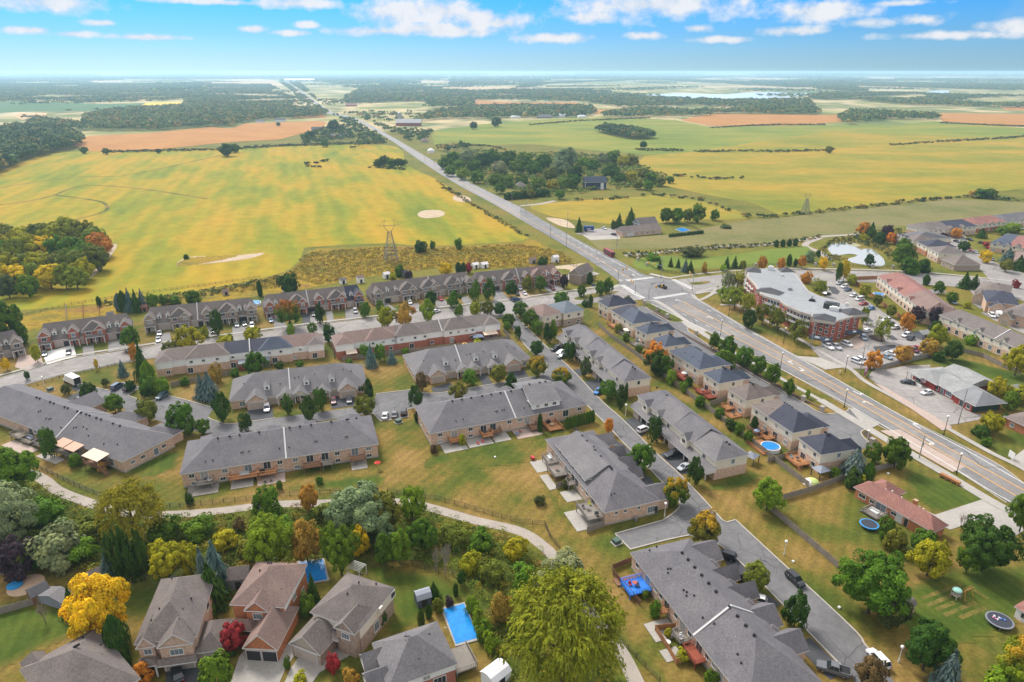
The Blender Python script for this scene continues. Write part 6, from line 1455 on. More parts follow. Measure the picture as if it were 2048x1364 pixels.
CARS="""suv k 1590 1160 1612 1180|black SUV driving along the private street past the white lamp post
suv w 1756 1319 1738 1300|white SUV parked at the kerb beside the white lamp post at the lawn
pickup g 1666 1340 1640 1332|grey pickup with a white cab roof in the driveway at the street's end
suv k 1451 1112 1436 1107|black SUV behind the first garage of the long grey block
suv k 1466 1149 1450 1142|black SUV half hidden by the long block's garage gable
suv w 1509 1200 1494 1196|white SUV outside the middle garage of the long grey block
suv w 1287 860 1303 854|white SUV in the driveway before the dark oval tree
pickup k 1346 909 1330 914|black pickup in the wide fresh asphalt driveway
sedan s 1369 935 1354 941|silver car beside the black pickup, half under the oval tree
pickup k 1114 698 1096 703|black pickup outside the grey row by the street corner
sedan w 1122 705 1108 710|white car between the black pickup and the dark grey car
sedan g 1124 713 1110 718|dark grey car behind the oval tree, next to the white car
sedan u 1197 783 1190 788|bright blue car in the driveway of the grey townhouse row
suv w 533.7 817 533 830|white SUV in the bungalow driveway with three white dormers above
sedan d 667 802 668 814|dark red car on the fresh asphalt beside the dark grey car
sedan g 698.6 800 699 812|dark grey car on the fresh asphalt beside the dark red car
sedan w 770 832 772 822|white car in the bay of three before the dry lawn
sedan g 789 829 790 819|grey car in the middle of the bay of three
suv k 807.7 824.5 809 814|black SUV at the end of the bay of three, near the grassy kerb
van b 234 774 248 765|dark blue minivan in the visitor bay beside the small tree
suv k 259 777 272 770|black SUV under the small tree in the visitor bay
suv t 324.5 793 312 800|teal grey SUV alone along the long parking apron
van k 160 802 146 797|dark minivan with a white roof in the court driveway
sedan k 137 705 133 722|black car in the white concrete driveway
sedan g 89 708 90 724|dark grey car beside the porch of the first red brick row
sedan b 244 680 248 694|blue grey car before the last garage of the first red brick row
sedan s 319 667 318 680|silver car nearest the garage in the two-car driveway
sedan s 317 680 316 692|silver car nearest the street in the two-car driveway
sedan w 426 663 427 676|white car beside the tall oval tree in the tan row's driveway
sedan s 473.6 650 476 664|silver car before a dark garage of the tan row
sedan k 489 648 492 660|black car beside the silver car at the tan row
suv w 504 652 503 664|white SUV at the end of the tan row's last driveway
sedan l 542 641 546 654|pale blue car under the small tree at the red row
sedan k 627 629 629 640|black car before a dark garage of the red row
suv s 710.5 623 715 635|silver SUV in the wide driveway of the navy roofed end unit
sedan k 264 702 276 699|black car on the street behind the orange columnar tree
sedan g 354 689 366 686|dark grey car on the street under the yellow-green tree
sedan r 881.5 598 887 608|red car in a tan row driveway beside the round shrub
sedan r 827 619.5 832 628|red car at the pavement end of a tan row driveway
sedan w 820 605 823 613|white car parked behind the red car at the tan row
sedan w 872 623 884 620|white car on the street behind the pyramidal yellow-green tree
suv b 1031 600 1046 596|dark blue SUV driving along the street toward the intersection
suv w 1039.5 577 1045 583|white SUV near the garage in the last red row's driveway
sedan w 1049 587 1055 593|white car at the pavement in the last red row's driveway
sedan k 1034 587 1039 593|black car half hidden behind the round tree at the last red row
suv d 1098 571 1104 578|dark plum SUV nearest the dark garage by the purple tree
suv d 1105 577 1112 584|dark plum SUV nearest the street by the purple tree
pickup k 1324 574 1308 568|black pickup crossing the intersection
sedan w 1208 457 1220 460|white car on the forecourt of the brown roofed house across the road
sedan k 1227 469 1216 466|black car at the corner of the brown roofed house across the road
suv s 1679 567 1668 570|silver SUV, first of the row along the orange fence
suv w 1689 573.7 1677 577|white SUV between the silver and the navy cars of the fence row
sedan b 1696 580 1684 583|navy car, third of the row along the orange fence
sedan k 1654 588 1664 586|black car under the yellow-green tree behind the retirement home
sedan w 1706.6 591 1695 594|white car between the navy car and the white van
van w 1719 598.5 1706 602|white van beside the red car along the fence
sedan r 1727 608 1714 610|red car between the white van and the bright blue car
sedan u 1741.5 617 1729 620|bright blue car beside the red car along the fence
suv w 1772 641 1760 644|white SUV behind the yellow-green lot tree
sedan g 1780 647.5 1768 650|grey car between two white cars by the lot tree
sedan w 1790 655.5 1778 658|white car at the end of the row by the lot tree
sedan w 1735 661.5 1747 659|white car beside the planted island by the awning
suv w 1812 671 1800 676|white SUV beside the garbage shed
sedan k 1821.5 677 1812 682|black car tucked between the white SUV and the garbage shed
suv l 1727 676 1733 686|pale grey green SUV leaving the awning entrance
suv w 1694 689 1706 694|white SUV parked before the brick corner entrance
pickup w 1656 694 1669 701|white pickup parked nearest the concrete driveway
pickup s 1671.7 694.5 1684 701|silver pickup behind the white pickup
suv w 1714 724 1727 729|white SUV at the lot corner by the orange tree
suv w 1725 722 1737 727|second white SUV, wedged against the orange tree
sedan l 1773 714 1785 719|light blue car between the two autumn trees
sedan w 1783 708 1795 712|white car behind the light blue car
suv d 1826.6 700.5 1838 706|dark red SUV beside the grassy corner of the lot
sedan r 1836 697 1847 702|bright red car behind the dark red SUV
sedan k 1815 765 1802 763|black car in the middle of the restaurant lot
sedan w 1854 785.5 1841 788|white car in front of the restaurant door
sedan k 1940 479.5 1950 482|black car parked on the upper street
sedan k 1964 486 1974 488|black car beside the hedge on the upper street
sedan k 1913 483 1922 486|black car beside the taupe row on the upper street
sedan s 1951 504 1957 509|silver car at the bend of the upper street
sedan r 1940 499.5 1946 504|red car behind the silver car at the bend
sedan g 1984 519 1990 524|dark grey car by the yellow tree on the upper street
sedan l 1908 605 1916 612|pale blue car in the side-street driveway
suv w 1979 607 1966 609|white SUV in the navy roofed house's driveway
suv w 1984 631.5 1990 637|white SUV beside the white camper trailer
sedan w 2040 457 2030 456|white car before the red roofed row at the meadow edge
sedan w 1924 474 1915 472|white car beside the orange tree on the upper street
sedan k 355 1349 349 1328|black car on the driveway of the taupe house beside the golden maple
sedan l 419 1309 415 1290|pale blue car before the side garage of the taupe house"""
for ln in CARS.split('\n'):
 a,lb=ln.split('|');k,c,*n=a.split();car(k,c,*map(float,n),lb)
def drop(o):
 for ch in list(KIDS.get(o.name,())):drop(ch)
 bpy.data.objects.remove(o)
for k in PROTO.values():drop(k)
def place(name,label,cat,x,y,hx=None,hy=None,z=.0,group=None):
 p=at(x,y);rz=.0
 if hx is not None:q=at(hx,hy)-p;rz=math.atan2(q.y,q.x)
 p.z=z;return thing(name,label,cat,p,rz,group)
def wheels(e,xs,w,r=.45):
 for x in xs:
  for s_ in(-1,1):o=kid('wheel',WHEEL,e,(x,s_*w,r),0,(r/.34,1.4,r/.34));kid('rim',RIM_ME,o)
VAN_W=mat('white_vehicle_paint',(.64,.64,.63),.4,var=.05)
e=place('box_truck','white moving truck with its back open and a ramp down, in the visitor bay','truck',145,768,128,760,.05)
kid('cargo_box',MB().box(-4.3,-1.2,1.0,1.6,1.2,3.5).mesh('cargo_box',VAN_W),e);kid('cargo_opening',MB().box(-4.36,-1.05,1.1,-4.3,1.05,3.35).mesh('cargo_opening',DARK),e)  # thin dark panel on the closed box, coloured as its shaded inside
kid('cab',loft([(1.7,1.1,1.0,.6,2.5),(2.6,1.1,.95,.55,2.5),(3.1,1.1,.95,.5,1.55),(4.0,1.0,.9,.5,1.4)],VAN_W,'cab'),e);kid('windshield',MB().poly([(2.66,-.9,2.42),(2.66,.9,2.42),(3.08,1.0,1.62),(3.08,-1.0,1.62)]).mesh('windshield',CARGLASS),e)
kid('loading_ramp',MB().poly([(-4.3,-.6,1.0),(-4.3,.6,1.0),(-7.2,.6,.08),(-7.2,-.6,.08)]).mesh('loading_ramp',steel),e);kid('chassis',MB().box(-4.2,-.5,.5,3.4,.5,.95).mesh('chassis',black),e);wheels(e,(-3,3),1.0)
e=place('city_bus','dark red bus coming down the main road','bus',1218,511,1232,519,.16)
kid('body',loft([(-5.5,1.2,1.1,.5,3.0),(-5.3,1.25,1.15,.4,3.15),(5.2,1.25,1.15,.4,3.15),(5.5,1.2,1.1,.45,3.0)],mat('bus_paint',(.22,.025,.02),.4,var=.1),'body'),e)
kid('windshield',MB().box(5.45,-1.05,1.3,5.56,1.05,2.8).mesh('windshield',CARGLASS),e)
for s_ in(-1,1):kid('side_window',MB().box(-5,s_*1.26-.02,1.6,4.8,s_*1.26+.02,2.6).mesh('side_window',CARGLASS),e)
wheels(e,(-3.6,3.6),1.05,.5)
e=place('truck_trailer','dark blue box trailer with white lettered flank on the forecourt across the road','trailer',1177,463,1190,463,.12)
kid('cargo_box',MB().box(-3.4,-1.2,.9,3.4,1.2,3.6).mesh('cargo_box',mat('navy_trailer_paint',(.02,.06,.2),.5,var=.1)),e);kid('flank_panel',MB().box(-1.2,-1.24,1.6,1.6,-1.2,2.2).mesh('flank_panel',mat('pale_pink_sign',(.6,.4,.4))),e);wheels(e,(-2.2,-1.2),1.0)
e=place('camper_trailer','white camper trailer parked on the side-street driveway','camper',2003,638,2018,645,.13)
kid('body',loft([(-3,1.1,1.0,.6,2.7),(-2.7,1.2,1.1,.5,2.9),(2.4,1.2,1.1,.5,2.9),(3,1.1,1.0,.8,2.3)],VAN_W,'body'),e);kid('window',MB().box(-1,-1.23,1.4,.6,-1.2,2.0).mesh('window',CARGLASS),e);wheels(e,(-.4,.5),1.05,.34)
# ------------------------------------------------------------ fences and walls
def run(px,step):
 p=world(px);out=[]
 for a,b in zip(p,p[1:]):
  n=max(1,round((b-a).length/step));out+=[a.lerp(b,i/n)for i in range(n)]
 return out+[p[-1]]
def panel_mesh(h,boards,m,gap=False):
 def f():
  mb=MB();w=1/boards
  for i in range(boards):mb.box(i*w+.004,-.02+(.012 if i%2 else 0),.06,(i+1)*w-.004,.02+(.012 if i%2 else 0),h+(.03 if i%3==0 else 0))
  mb.box(0,.02,.35,1,.07,.45);mb.box(0,.02,h-.4,1,.07,h-.3);return mb.mesh('panel',m)
 return cached(('pan',h,boards,m.name),f)
def fence(name,label,px,h=1.8,m=wood_grey,step=2.5,boards=10):
 P=run(px,step);o=P[0];e=thing(name,label,'fence',o)
 post=cached(('fp',h,m.name),lambda:MB().box(-.06,-.06,0,.06,.06,h+.1).mesh('post',m))
 for i,p in enumerate(P):
  kid('post',post,e,p-o)
  if i+1<len(P):d=P[i+1]-p;kid('panel',panel_mesh(h,boards,m),e,p-o,math.atan2(d.y,d.x),(d.length,1,1))
 return e
def iron(name,label,px,h=1.2,step=2.6,mesh_=True,m=None):
 m=m or black;P=run(px,step);o=P[0];e=thing(name,label,'fence',o)
 post=cached(('ip',h,m.name),lambda:MB().box(-.045,-.045,0,.045,.045,h+.08).mesh('post',m))
 def f():
  mb=MB()
  for z in(.1,h*.55,h):mb.box(0,-.02,z-.02,1,.02,z+.02)
  n=14 if mesh_ else 8
  for i in range(n):mb.box((i+.5)/n-.003,-.008,.1,(i+.5)/n+.003,.008,h)
  return mb.mesh('rail_panel',m)
 pm=cached(('ir',h,mesh_,m.name),f)
 for i,p in enumerate(P):
  kid('post',post,e,p-o)
  if i+1<len(P):d=P[i+1]-p;kid('rail_panel',pm,e,p-o,math.atan2(d.y,d.x),(d.length,1,1))
 return e
fence('wood_fence','long weathered fence between the grey townhouse rows and the houses by the road',[(1197,652),(1221,675),(1265,706),(1347,769),(1416,820),(1464,857),(1616,975)],step=3)
fence('wood_fence','weathered fence from the tent corner to the street trees',[(1566,1000),(1616,986),(1690,959),(1746,945),(1801,929)],step=3)
fence('wood_fence','weathered fence along the dry strip beside the private street',[(1530,1012),(1560,1038),(1612,1082),(1674,1136)],step=3)
fence('wood_fence','weathered fence behind the navy roofed white row',[(342,774),(400,762),(461,750)])
fence('wood_fence','weathered fence behind the red brick white row',[(684,722),(719,718),(801,708),(858,702),(960,690),(1020,679),(1007,664)])
fence('wood_fence','low fence between the blue roofed pair and the brown roofed house',[(1420,812),(1440,806),(1452,800)])
fence('wood_fence','grey fence round the round pool deck',[(1535,925),(1565,918),(1595,902)],1.6)
fence('wood_fence','grey fence between the white sided rows',[(664,690),(669,718)],1.4)
fence('wood_fence','stained orange fence at the retirement home lot, by the red roofed row',[(1709,560),(1754,558)],1.8,wood_orange)
fence('wood_fence','stained orange fence along the row of parked cars',[(1711,568),(1741,592),(1786,627),(1810,645)],1.8,wood_orange)
fence('wood_fence','weathered fence round the green lawn behind the restaurant',[(1925,705),(1965,715),(2005,735),(2040,750)],1.8)
fence('wood_fence','long pale wall between the orange trees and the restaurant lot',[(1750,742),(1790,731),(1830,720),(1862,714)],1.8,mat('grey_board',(.27,.25,.23),.9,var=.25))
fence('wood_fence','weathered fence by the red-brown shrub in the corner garden',[(-10,1232),(40,1218),(95,1202)],1.7)
fence('wood_fence','weathered fence beside the purple tree',[(0,1150),(40,1145),(70,1135)],1.7)
fence('wood_fence','red-brown fence round the garden of the blue deck',[(1262,1125),(1224,1140),(1226,1150),(1280,1212)],1.5,deck_brown)
fence('wood_fence','cedar fence round the paved garden of the long block',[(1350,1258),(1310,1262),(1335,1300),(1352,1330),(1385,1320)],1.5,wood_orange)
fence('wood_fence','grey privacy screen between two patios of the end-on block',[(1112,977),(1152,965)],1.7)
fence('wood_fence','grey privacy screen at the end-on block\'s corner',[(1174,1066),(1208,1053)],1.7)
fence('wood_fence','pale rail fence between the first two backyards of the red row',[(132,612),(134,640)],1.4,mat('pale_fence',(.4,.37,.33),.9,var=.2))
fence('wood_fence','orange backyard fence behind the first red row',[(166,609),(167,637)],1.4,wood_orange)
fence('wood_fence','second orange backyard fence, nearer the blue spruces',[(197,607),(200,632)],1.4,wood_orange)
iron('chain_link_fence','black chain link fence along the trail below the decks',[(30,915),(95,945),(160,975),(230,1003),(300,1018),(380,1012),(470,1003),(560,992),(680,985)])
iron('chain_link_fence','black chain link fence along the trail beside the dry lawn',[(775,985),(870,998),(950,1020),(1040,1046),(1090,1050),(1100,1075),(1120,1100)])
iron('chain_link_fence','black chain link fence along the trail beyond the willow',[(1205,1245),(1240,1282),(1290,1335),(1320,1364)])
iron('chain_link_fence','black fence across the garden below the bare trees',[(735,1108),(800,1125),(850,1140),(905,1150),(930,1170)],1.3)
iron('iron_fence','post and rail fence along the street verge at the bend',[(0,790),(60,776),(120,757),(200,738),(275,722)],1.1)
iron('iron_fence','dark fence round the utility compound',[(1052,545),(1080,535),(1130,526),(1165,540),(1192,556),(1180,568)],1.8)
iron('iron_fence','black fence with stone pillars along the park path',[(1258,509),(1275,518),(1293,528),(1310,540),(1360,550)],1.4)
iron('iron_fence','black fence with stone pillars along the pond road',[(1380,550),(1450,541),(1511,531),(1600,529),(1706,533),(1785,536),(1850,545)],1.3)
iron('field_fence','wire fence between the backyards and the yellow field',[(30,636),(130,612),(250,592),(420,570),(520,556)],1.2)
iron('iron_fence','dark hedge-backed fence round the swimming pool across the road',[(1340,470),(1404,465),(1385,455),(1335,446)],1.6)
stone=mat('stone_pillar',(.42,.37,.31),.9,var=.2)
pil=cached('pillar',lambda:MB().box(-.55,-.55,0,.55,.55,1.7).mesh('shaft',stone));pcap=cached('pcap',lambda:MB().box(-.65,-.65,1.7,.65,.65,1.88).mesh('cap',concrete))
for x,y,lb in((1289,609,'stone pillar nearest the intersection on the private road verge'),(1314,621,'stone pillar between the first two of the private road verge and the entrance'),(1334,636,'stone pillar at the first private road entrance'),(1392,670,'stone pillar just past the first private road entrance'),(1606,802,'stone pillar before the last private road entrance'),(1643,823,'stone pillar at the last private road entrance'),(1743,888,'stone pillar beyond the last private road entrance'),(1258,512,'stone pillar at the bus end of the park path fence'),(1275,521,'middle stone pillar of the park path fence'),(1293,532,'stone pillar nearest the crossing on the park path fence'),(1511,533,'stone pillar behind the retirement home\'s first tower roof'),(1555,533,'stone pillar beside the first orange tree of the pond road'),(1630,532,'stone pillar between two autumn trees of the pond road'),(1667,533,'stone pillar beside the yellow tree of the pond road'),(1745,536,'stone pillar below the pond\'s dark tree'),(1785,537,'stone pillar at the end of the pond')):
 e=thing('stone_pillar',lb,'pillar',at(x,y),.5,'stone pillars of the verge fences');kid('shaft',pil,e);kid('cap',pcap,e)
# ------------------------------------------------------------ lamps, poles, signals
globe=mat('lamp_globe',(.78,.77,.72),.3,var=0)
def lamp(x,yb,yt,m,label,arm=False,group='street lamps'):
 b=at(x,yb);h=height_at(x,yb,yt);e=thing('street_lamp',label,'street lamp',b,0,group)
 kid('base',MB().tube((0,0,0),(0,0,.8),.2,.14,8).mesh('base',m),e);kid('pole',MB().tube((0,0,.5),(0,0,h-.4),.10,.075,7).mesh('pole',m),e)
 kid('globe',cached('globe',lambda:MB().sphere((0,0,0),.34,0,10,7).mesh('globe',globe)),e,(0,0,h-.1));kid('collar',MB().tube((0,0,h-.55),(0,0,h-.38),.18,.24,8).mesh('collar',m),e)
CREAM_M=mat('cream_metal',(.58,.55,.48),.5,var=.05)
for q in((1457,633,600,'black street lamp before the honey locusts'),(1567,687,656,'black street lamp before the brick building\'s arcade'),(1441,671,640,'black street lamp on the verge by the first private entrance'),(1560,741,705,'black street lamp beside the two white turn arrows'),(1688,815,779,'black street lamp at the last private entrance'),(1887,871,832,'black street lamp on the restaurant side of the road'),(1912.6,948,907,'black street lamp above the cedar planter bench'),(1700,666,640,'black lamp on the paved entrance circle'),(1690,744,712,'black street lamp at the lot corner by the billboard')):lamp(q[0],q[1],q[2],black,q[3])
for q in((1329,1033,1006,'cream lamp post at the end-on block\'s corner'),(1568,1110,1082,'cream lamp post beside the dry strip fence'),(1797,1324,1293,'cream lamp post beside the white SUV'),(1251,832,809,'cream lamp post between the two grey townhouse rows'),(1733,886,861,'cream lamp post on the last entrance island'),(89,772,754,'cream lamp post behind the moving truck')):lamp(q[0],q[1],q[2],CREAM_M,q[3],group='cream lamp posts of the private streets')
pole_m=mat('grey_pole',(.30,.28,.26),.9,var=.2)
def hydro(x,yb,yt,label,arms=1,r=.16):
 b=at(x,yb);h=height_at(x,yb,yt);e=thing('utility_pole',label,'utility pole',b,.6,'utility poles')
 kid('pole',MB().tube((0,0,0),(0,0,h),r,r*.65,7).mesh('pole',pole_m),e)
 for i in range(arms):kid('crossarm',MB().box(-1.1,-.06,h-.8-i,1.1,.06,h-.65-i).mesh('crossarm',pole_m),e)
 kid('transformer',MB().tube((.3,0,h*.55),(.3,0,h*.55+.9),.26,None,8).mesh('transformer',steel),e)
for q in((1916,848,778,'tall grey utility pole at the restaurant\'s corner'),(1838,917,870,'grey utility pole on the pink paving by the road'),(1621,697,645,'grey utility pole beside the arcade corner'),(1719,747,690,'grey utility pole behind the billboard'),(1322,554,513,'pale utility pole at the far corner of the crossing'),(1233,498,470,'utility pole in the meadow across the road'),(1135,455,425,'utility pole by the bare soil across the road')):hydro(*q)
far_poles=[(1052,429),(1024,410),(998,398),(974,385),(940,368),(928,374),(906,352),(888,342),(870,334),(850,322),(1133,495),(1101,476),(1036,396),(1010,384),(976,364)]
far_poles.sort(key=lambda q:-q[1])
for k,(x,y)in enumerate(far_poles):
 b=at(x,y);e=thing('utility_pole','first second third fourth fifth sixth seventh eighth ninth tenth eleventh twelfth thirteenth fourteenth fifteenth'.split()[k]+' utility pole along the country road, counted away from the crossing','utility pole',b,.6,'distant poles along the country road')
 kid('pole',cached('fpole',lambda:MB().tube((0,0,0),(0,0,10),.16,.11,6).mesh('pole',pole_m)),e);kid('crossarm',cached('farm',lambda:MB().box(-1,-.07,9.2,1,.07,9.4).mesh('crossarm',pole_m)),e)
sig_y=mat('signal_yellow',(.62,.33,.03),.5,var=0)
def signal(x,yb,yt,ax,ay,label):
 b=at(x,yb);h=max(5.0,height_at(x,yb,yt));q=at(ax,ay)-b;rz=math.atan2(q.y,q.x);ln=min(9,q.length)
 e=thing('traffic_signal',label,'traffic light',b,rz,'traffic signals of the crossing')
 kid('pole',MB().tube((0,0,0),(0,0,h),.15,.11,7).mesh('pole',steel),e);kid('mast_arm',MB().tube((0,0,h-.5),(ln,0,h-.1),.09,.06,6).mesh('mast_arm',steel),e)
 for t in(.55,1.0):
  s_=kid('signal_head',cached('sig',lambda:MB().box(-.35,-.22,-1.0,.35,.22,.25).mesh('signal_head',sig_y)),e,(ln*t,0,h-.2))
  for k,c in enumerate(((.4,.02,.02),(.4,.25,.02),(.03,.3,.1))):kid('lens',cached(('lens',k),lambda c=c,k=k:MB().box(-.13,-.27,.02-k*.36-.13,.13,-.22,.02-k*.36+.13).mesh('lens',mat('lens_%d'%k,c,.3,var=0))),s_)
for q in((1322,555,530,1295,548,'traffic signal at the far corner beside the pale utility pole'),(1384,584,553,1372,566,'traffic signal at the arcade corner of the crossing'),(1297,598,575,1322,592,'traffic signal at the near corner of the crossing'),(1236,566,540,1252,560,'traffic signal at the compound corner of the crossing'),(1270,588,570,1262,578,'short signal at the street side of the crossing')):signal(*q)
def pylon(x,yb,yt,label):
 b=at(x,yb);h=height_at(x,yb,yt);e=thing('transmission_tower',label,'pylon',b,.35);w=h*.16;st=mat('tower_steel',(.16,.165,.17),.6,metal=.3,var=.1)
 mb=MB();wd=lambda t:w*(1-t)*1.0+h*.035*t;n=7
 for sx in(-1,1):
  for sy in(-1,1):mb.tube((sx*w,sy*w,0),(sx*h*.035,sy*h*.035,h*.72),.16,.12,4)
 kid('leg',mb.mesh('leg',st),e);mb=MB()
 for i in range(n):
  t0,t1=i/n,(i+1)/n;z0,z1=h*.72*t0,h*.72*t1;a,c=wd(t0),wd(t1)
  for(p,q)in(((-1,-1),(1,-1)),((1,-1),(1,1)),((1,1),(-1,1)),((-1,1),(-1,-1))):
   mb.tube((p[0]*a,p[1]*a,z0),(q[0]*c,q[1]*c,z1),.07,None,4);mb.tube((q[0]*a,q[1]*a,z0),(p[0]*c,p[1]*c,z1),.07,None,4);mb.tube((p[0]*c,p[1]*c,z1),(q[0]*c,q[1]*c,z1),.06,None,4)
 kid('bracing',mb.mesh('bracing',st),e);mb=MB()
 for s_ in(-1,1):
  mb.tube((0,0,h*.66),(s_*h*.13,0,h*.84),.10,None,4);mb.tube((s_*h*.13,0,h*.84),(s_*h*.10,0,h),.09,None,4);mb.tube((s_*h*.035,0,h*.72),(s_*h*.13,0,h*.84),.09,None,4);mb.tube((s_*h*.13,0,h*.84),(0,0,h*.86),.08,None,4)
 mb.tube((-h*.24,0,h*.86),(h*.24,0,h*.86),.10,None,4);mb.tube((-h*.24,0,h*.86),(-h*.10,0,h),.07,None,4);mb.tube((h*.24,0,h*.86),(h*.10,0,h),.07,None,4)
 kid('crossarm',mb.mesh('crossarm',st),e)
pylon(783,522,439,'steel lattice pylon standing in the goldenrod meadow');pylon(1610,428,386,'steel lattice pylon on the ditch beyond the hay meadow')
# ------------------------------------------------------------ gardens: pools, sheds, furniture
pool_w=mat('pool_wall',(.62,.64,.66),.5,var=.1)
def round_pool(x,y,r,label,h=1.25,wall=None,deck=False):
 e=place('above_ground_pool',label,'pool',x,y);mb=MB();n=28
 for i in range(n):
  a,b=2*math.pi*i/n,2*math.pi*(i+1)/n;P=lambda rr,t,z:(rr*math.cos(t),rr*math.sin(t),z)
  mb.poly([P(r,a,0),P(r,b,0),P(r,b,h),P(r,a,h)]);mb.poly([P(r,a,h),P(r,b,h),P(r-.22,b,h),P(r-.22,a,h)]);mb.poly([P(r-.22,b,h),P(r-.22,a,h),P(r-.22,a,h-.3),P(r-.22,b,h-.3)])
 kid('wall',mb.mesh('wall',wall or pool_w),e);kid('water',MB().poly([((r-.2)*math.cos(2*math.pi*i/n),(r-.2)*math.sin(2*math.pi*i/n),h-.14)for i in range(n)]).mesh('water',pool_m),e)
 return e
round_pool(1540,899,2.7,'round blue above-ground pool on the orange deck');round_pool(508,610,3.2,'above-ground pool behind the tan townhouse row',1.3);round_pool(1757,592,2.6,'blue above-ground pool behind the red roofed row',1.2)
def inground(px,label):
 p=world(px);c=sum(p,Vector())/len(p);c.z=0;e=thing('swimming_pool',label,'pool',c);l_=[(q.x-c.x,q.y-c.y)for q in p]
 big=[(a*1.14,b*1.10)for a,b in l_];mb=MB().prism(big,0,.22);kid('coping',mb.mesh('coping',concrete),e);kid('water',MB().prism(l_,.1,.24).mesh('water',pool_m),e)
 return e
e=inground([(886,1220),(928,1209),(957,1277),(912,1290)],'long rectangular blue pool behind the grey roofed house')
kid('ladder',MB().tube((-3,-2,.2),(-3,-2,1.1),.05).tube((-2.4,-2,.2),(-2.4,-2,1.1),.05).tube((-3,-2,1.1),(-2.4,-2,1.1),.05).mesh('ladder',white),e)
inground([(598,1126),(646,1120),(655,1160),(610,1168)],'blue pool half hidden behind the orange-red brick house')
e=inground([(1351,459),(1366,456),(1380,461),(1364,464)],'small pool in the hedged yard across the road')
def trampoline(x,y,r,label,rimc,matc):
 e=place('trampoline',label,'trampoline',x,y);n=24;P=lambda rr,t,z:(rr*math.cos(t),rr*math.sin(t),z);mb=MB()
 for i in range(n):
  a,b=2*math.pi*i/n,2*math.pi*(i+1)/n;mb.poly([P(r,a,.92),P(r,b,.92),P(r-.32,b,.95),P(r-.32,a,.95)]);mb.poly([P(r,a,.80),P(r,b,.80),P(r,b,.92),P(r,a,.92)])
 kid('rim',mb.mesh('rim',rimc),e);kid('mat',MB().poly([P(r-.32,2*math.pi*i/n,.93)for i in range(n)]).mesh('mat',matc),e)
 for i in range(6):t=i*math.pi/3;kid('leg',MB().tube(P(r*.95,t,0),P(r*.95,t,.85),.05).mesh('leg',steel),e)
 return e
tm=mat('trampoline_mat',(.035,.04,.055),.8,var=.15)
trampoline(1737,1054,2.1,'blue rimmed trampoline beside the orange brick bungalow',mat('blue_rim',(.03,.2,.45),.6,var=0),tm)
e=trampoline(1997,1247,2.4,'big dark trampoline with scattered toys on the mown lawn',mat('grey_rim',(.15,.16,.18),.6,var=0),tm)
rt=random.Random(3)
for i in range(7):link('toy',MB().box(-.2,-.12,0,.2,.12,.18).mesh('toy',mat(('white_toy','blue_toy','pink_toy')[i%3],((.6,.6,.65),(.1,.2,.5),(.5,.2,.3))[i%3],.6,var=0)),None,(e.location.x+rt.uniform(-1,1.2),e.location.y+rt.uniform(-1.1,.9),.96),rt.uniform(0,3),label='small bright toy lying on the big dark trampoline',category='toy',group='toys scattered on the big trampoline')
def shed(x,y,hx,hy,w,d,h,wall,roof,label,gambrel=False,rise=1.0,door=True):
 e=place('garden_shed',label,'shed',x,y,hx,hy);kid('wall',MB().box(-w/2,-d/2,0,w/2,d/2,h).mesh('wall',wall),e);mb=MB();o=.18
 pr=[(-d/2-o,h),(-d/2*.62,h+rise*.72),(0,h+rise),(d/2*.62,h+rise*.72),(d/2+o,h)]if gambrel else[(-d/2-o,h-.05),(0,h+rise),(d/2+o,h-.05)]
 for a,b in zip(pr,pr[1:]):mb.poly([(-w/2-o,a[0],a[1]),(w/2+o,a[0],a[1]),(w/2+o,b[0],b[1]),(-w/2-o,b[0],b[1])])
 for s_ in(-1,1):mb.poly([(s_*w/2,a[0]*.95,a[1])for a in pr],1)
 kid('roof',mb.mesh('roof',[roof,wall]),e)
 if door:kid('door',MB().box(-.6,-d/2-.05,.05,.6,-d/2,1.9).mesh('door',DOOR),e)
shed(846,1205,862,1200,2.8,2.6,2.0,mat('blue_grey_shed',(.09,.105,.14),.7,var=.15),mat('silver_roof',(.26,.28,.32),.5,var=.1),'blue grey garden shed with a silver roof in the long garden',True,1.2)
shed(80,1195,110,1180,3.2,3.4,2.1,deck_brown,SH_BLK,'dark roofed shed beside the round sand patch')
shed(117,1205,150,1180,2.6,6.5,2.0,SD_GREY,SH_SLATE,'long grey roofed shed beside the red-brown shrub',False,.9)
shed(190,1168,206,1160,4.2,3.4,2.3,BR_TAN,SH_TAUPE,'taupe roofed garden pavilion behind the golden maple',False,1.4)
shed(482,1165,500,1163,4.2,4.0,2.6,SD_GREY,SH_TAUPE,'taupe roofed pool house beside the blue spruce',False,1.6)
shed(1807,1222,1818,1214,3.0,2.6,2.0,BR_PINK,SH_TAUPE,'taupe curved roof shed under the dark tree',True,1.1)
shed(992,1362,1005,1352,4.0,3.4,2.3,SD_WHITE,MATS['white_metal_roof'],'white roofed shed under the big willow',True,.9)
shed(567,575,575,574,2.8,2.4,2.0,SD_TAN,SH_SLATE,'pale open shed below the big dark shrub')if False else None
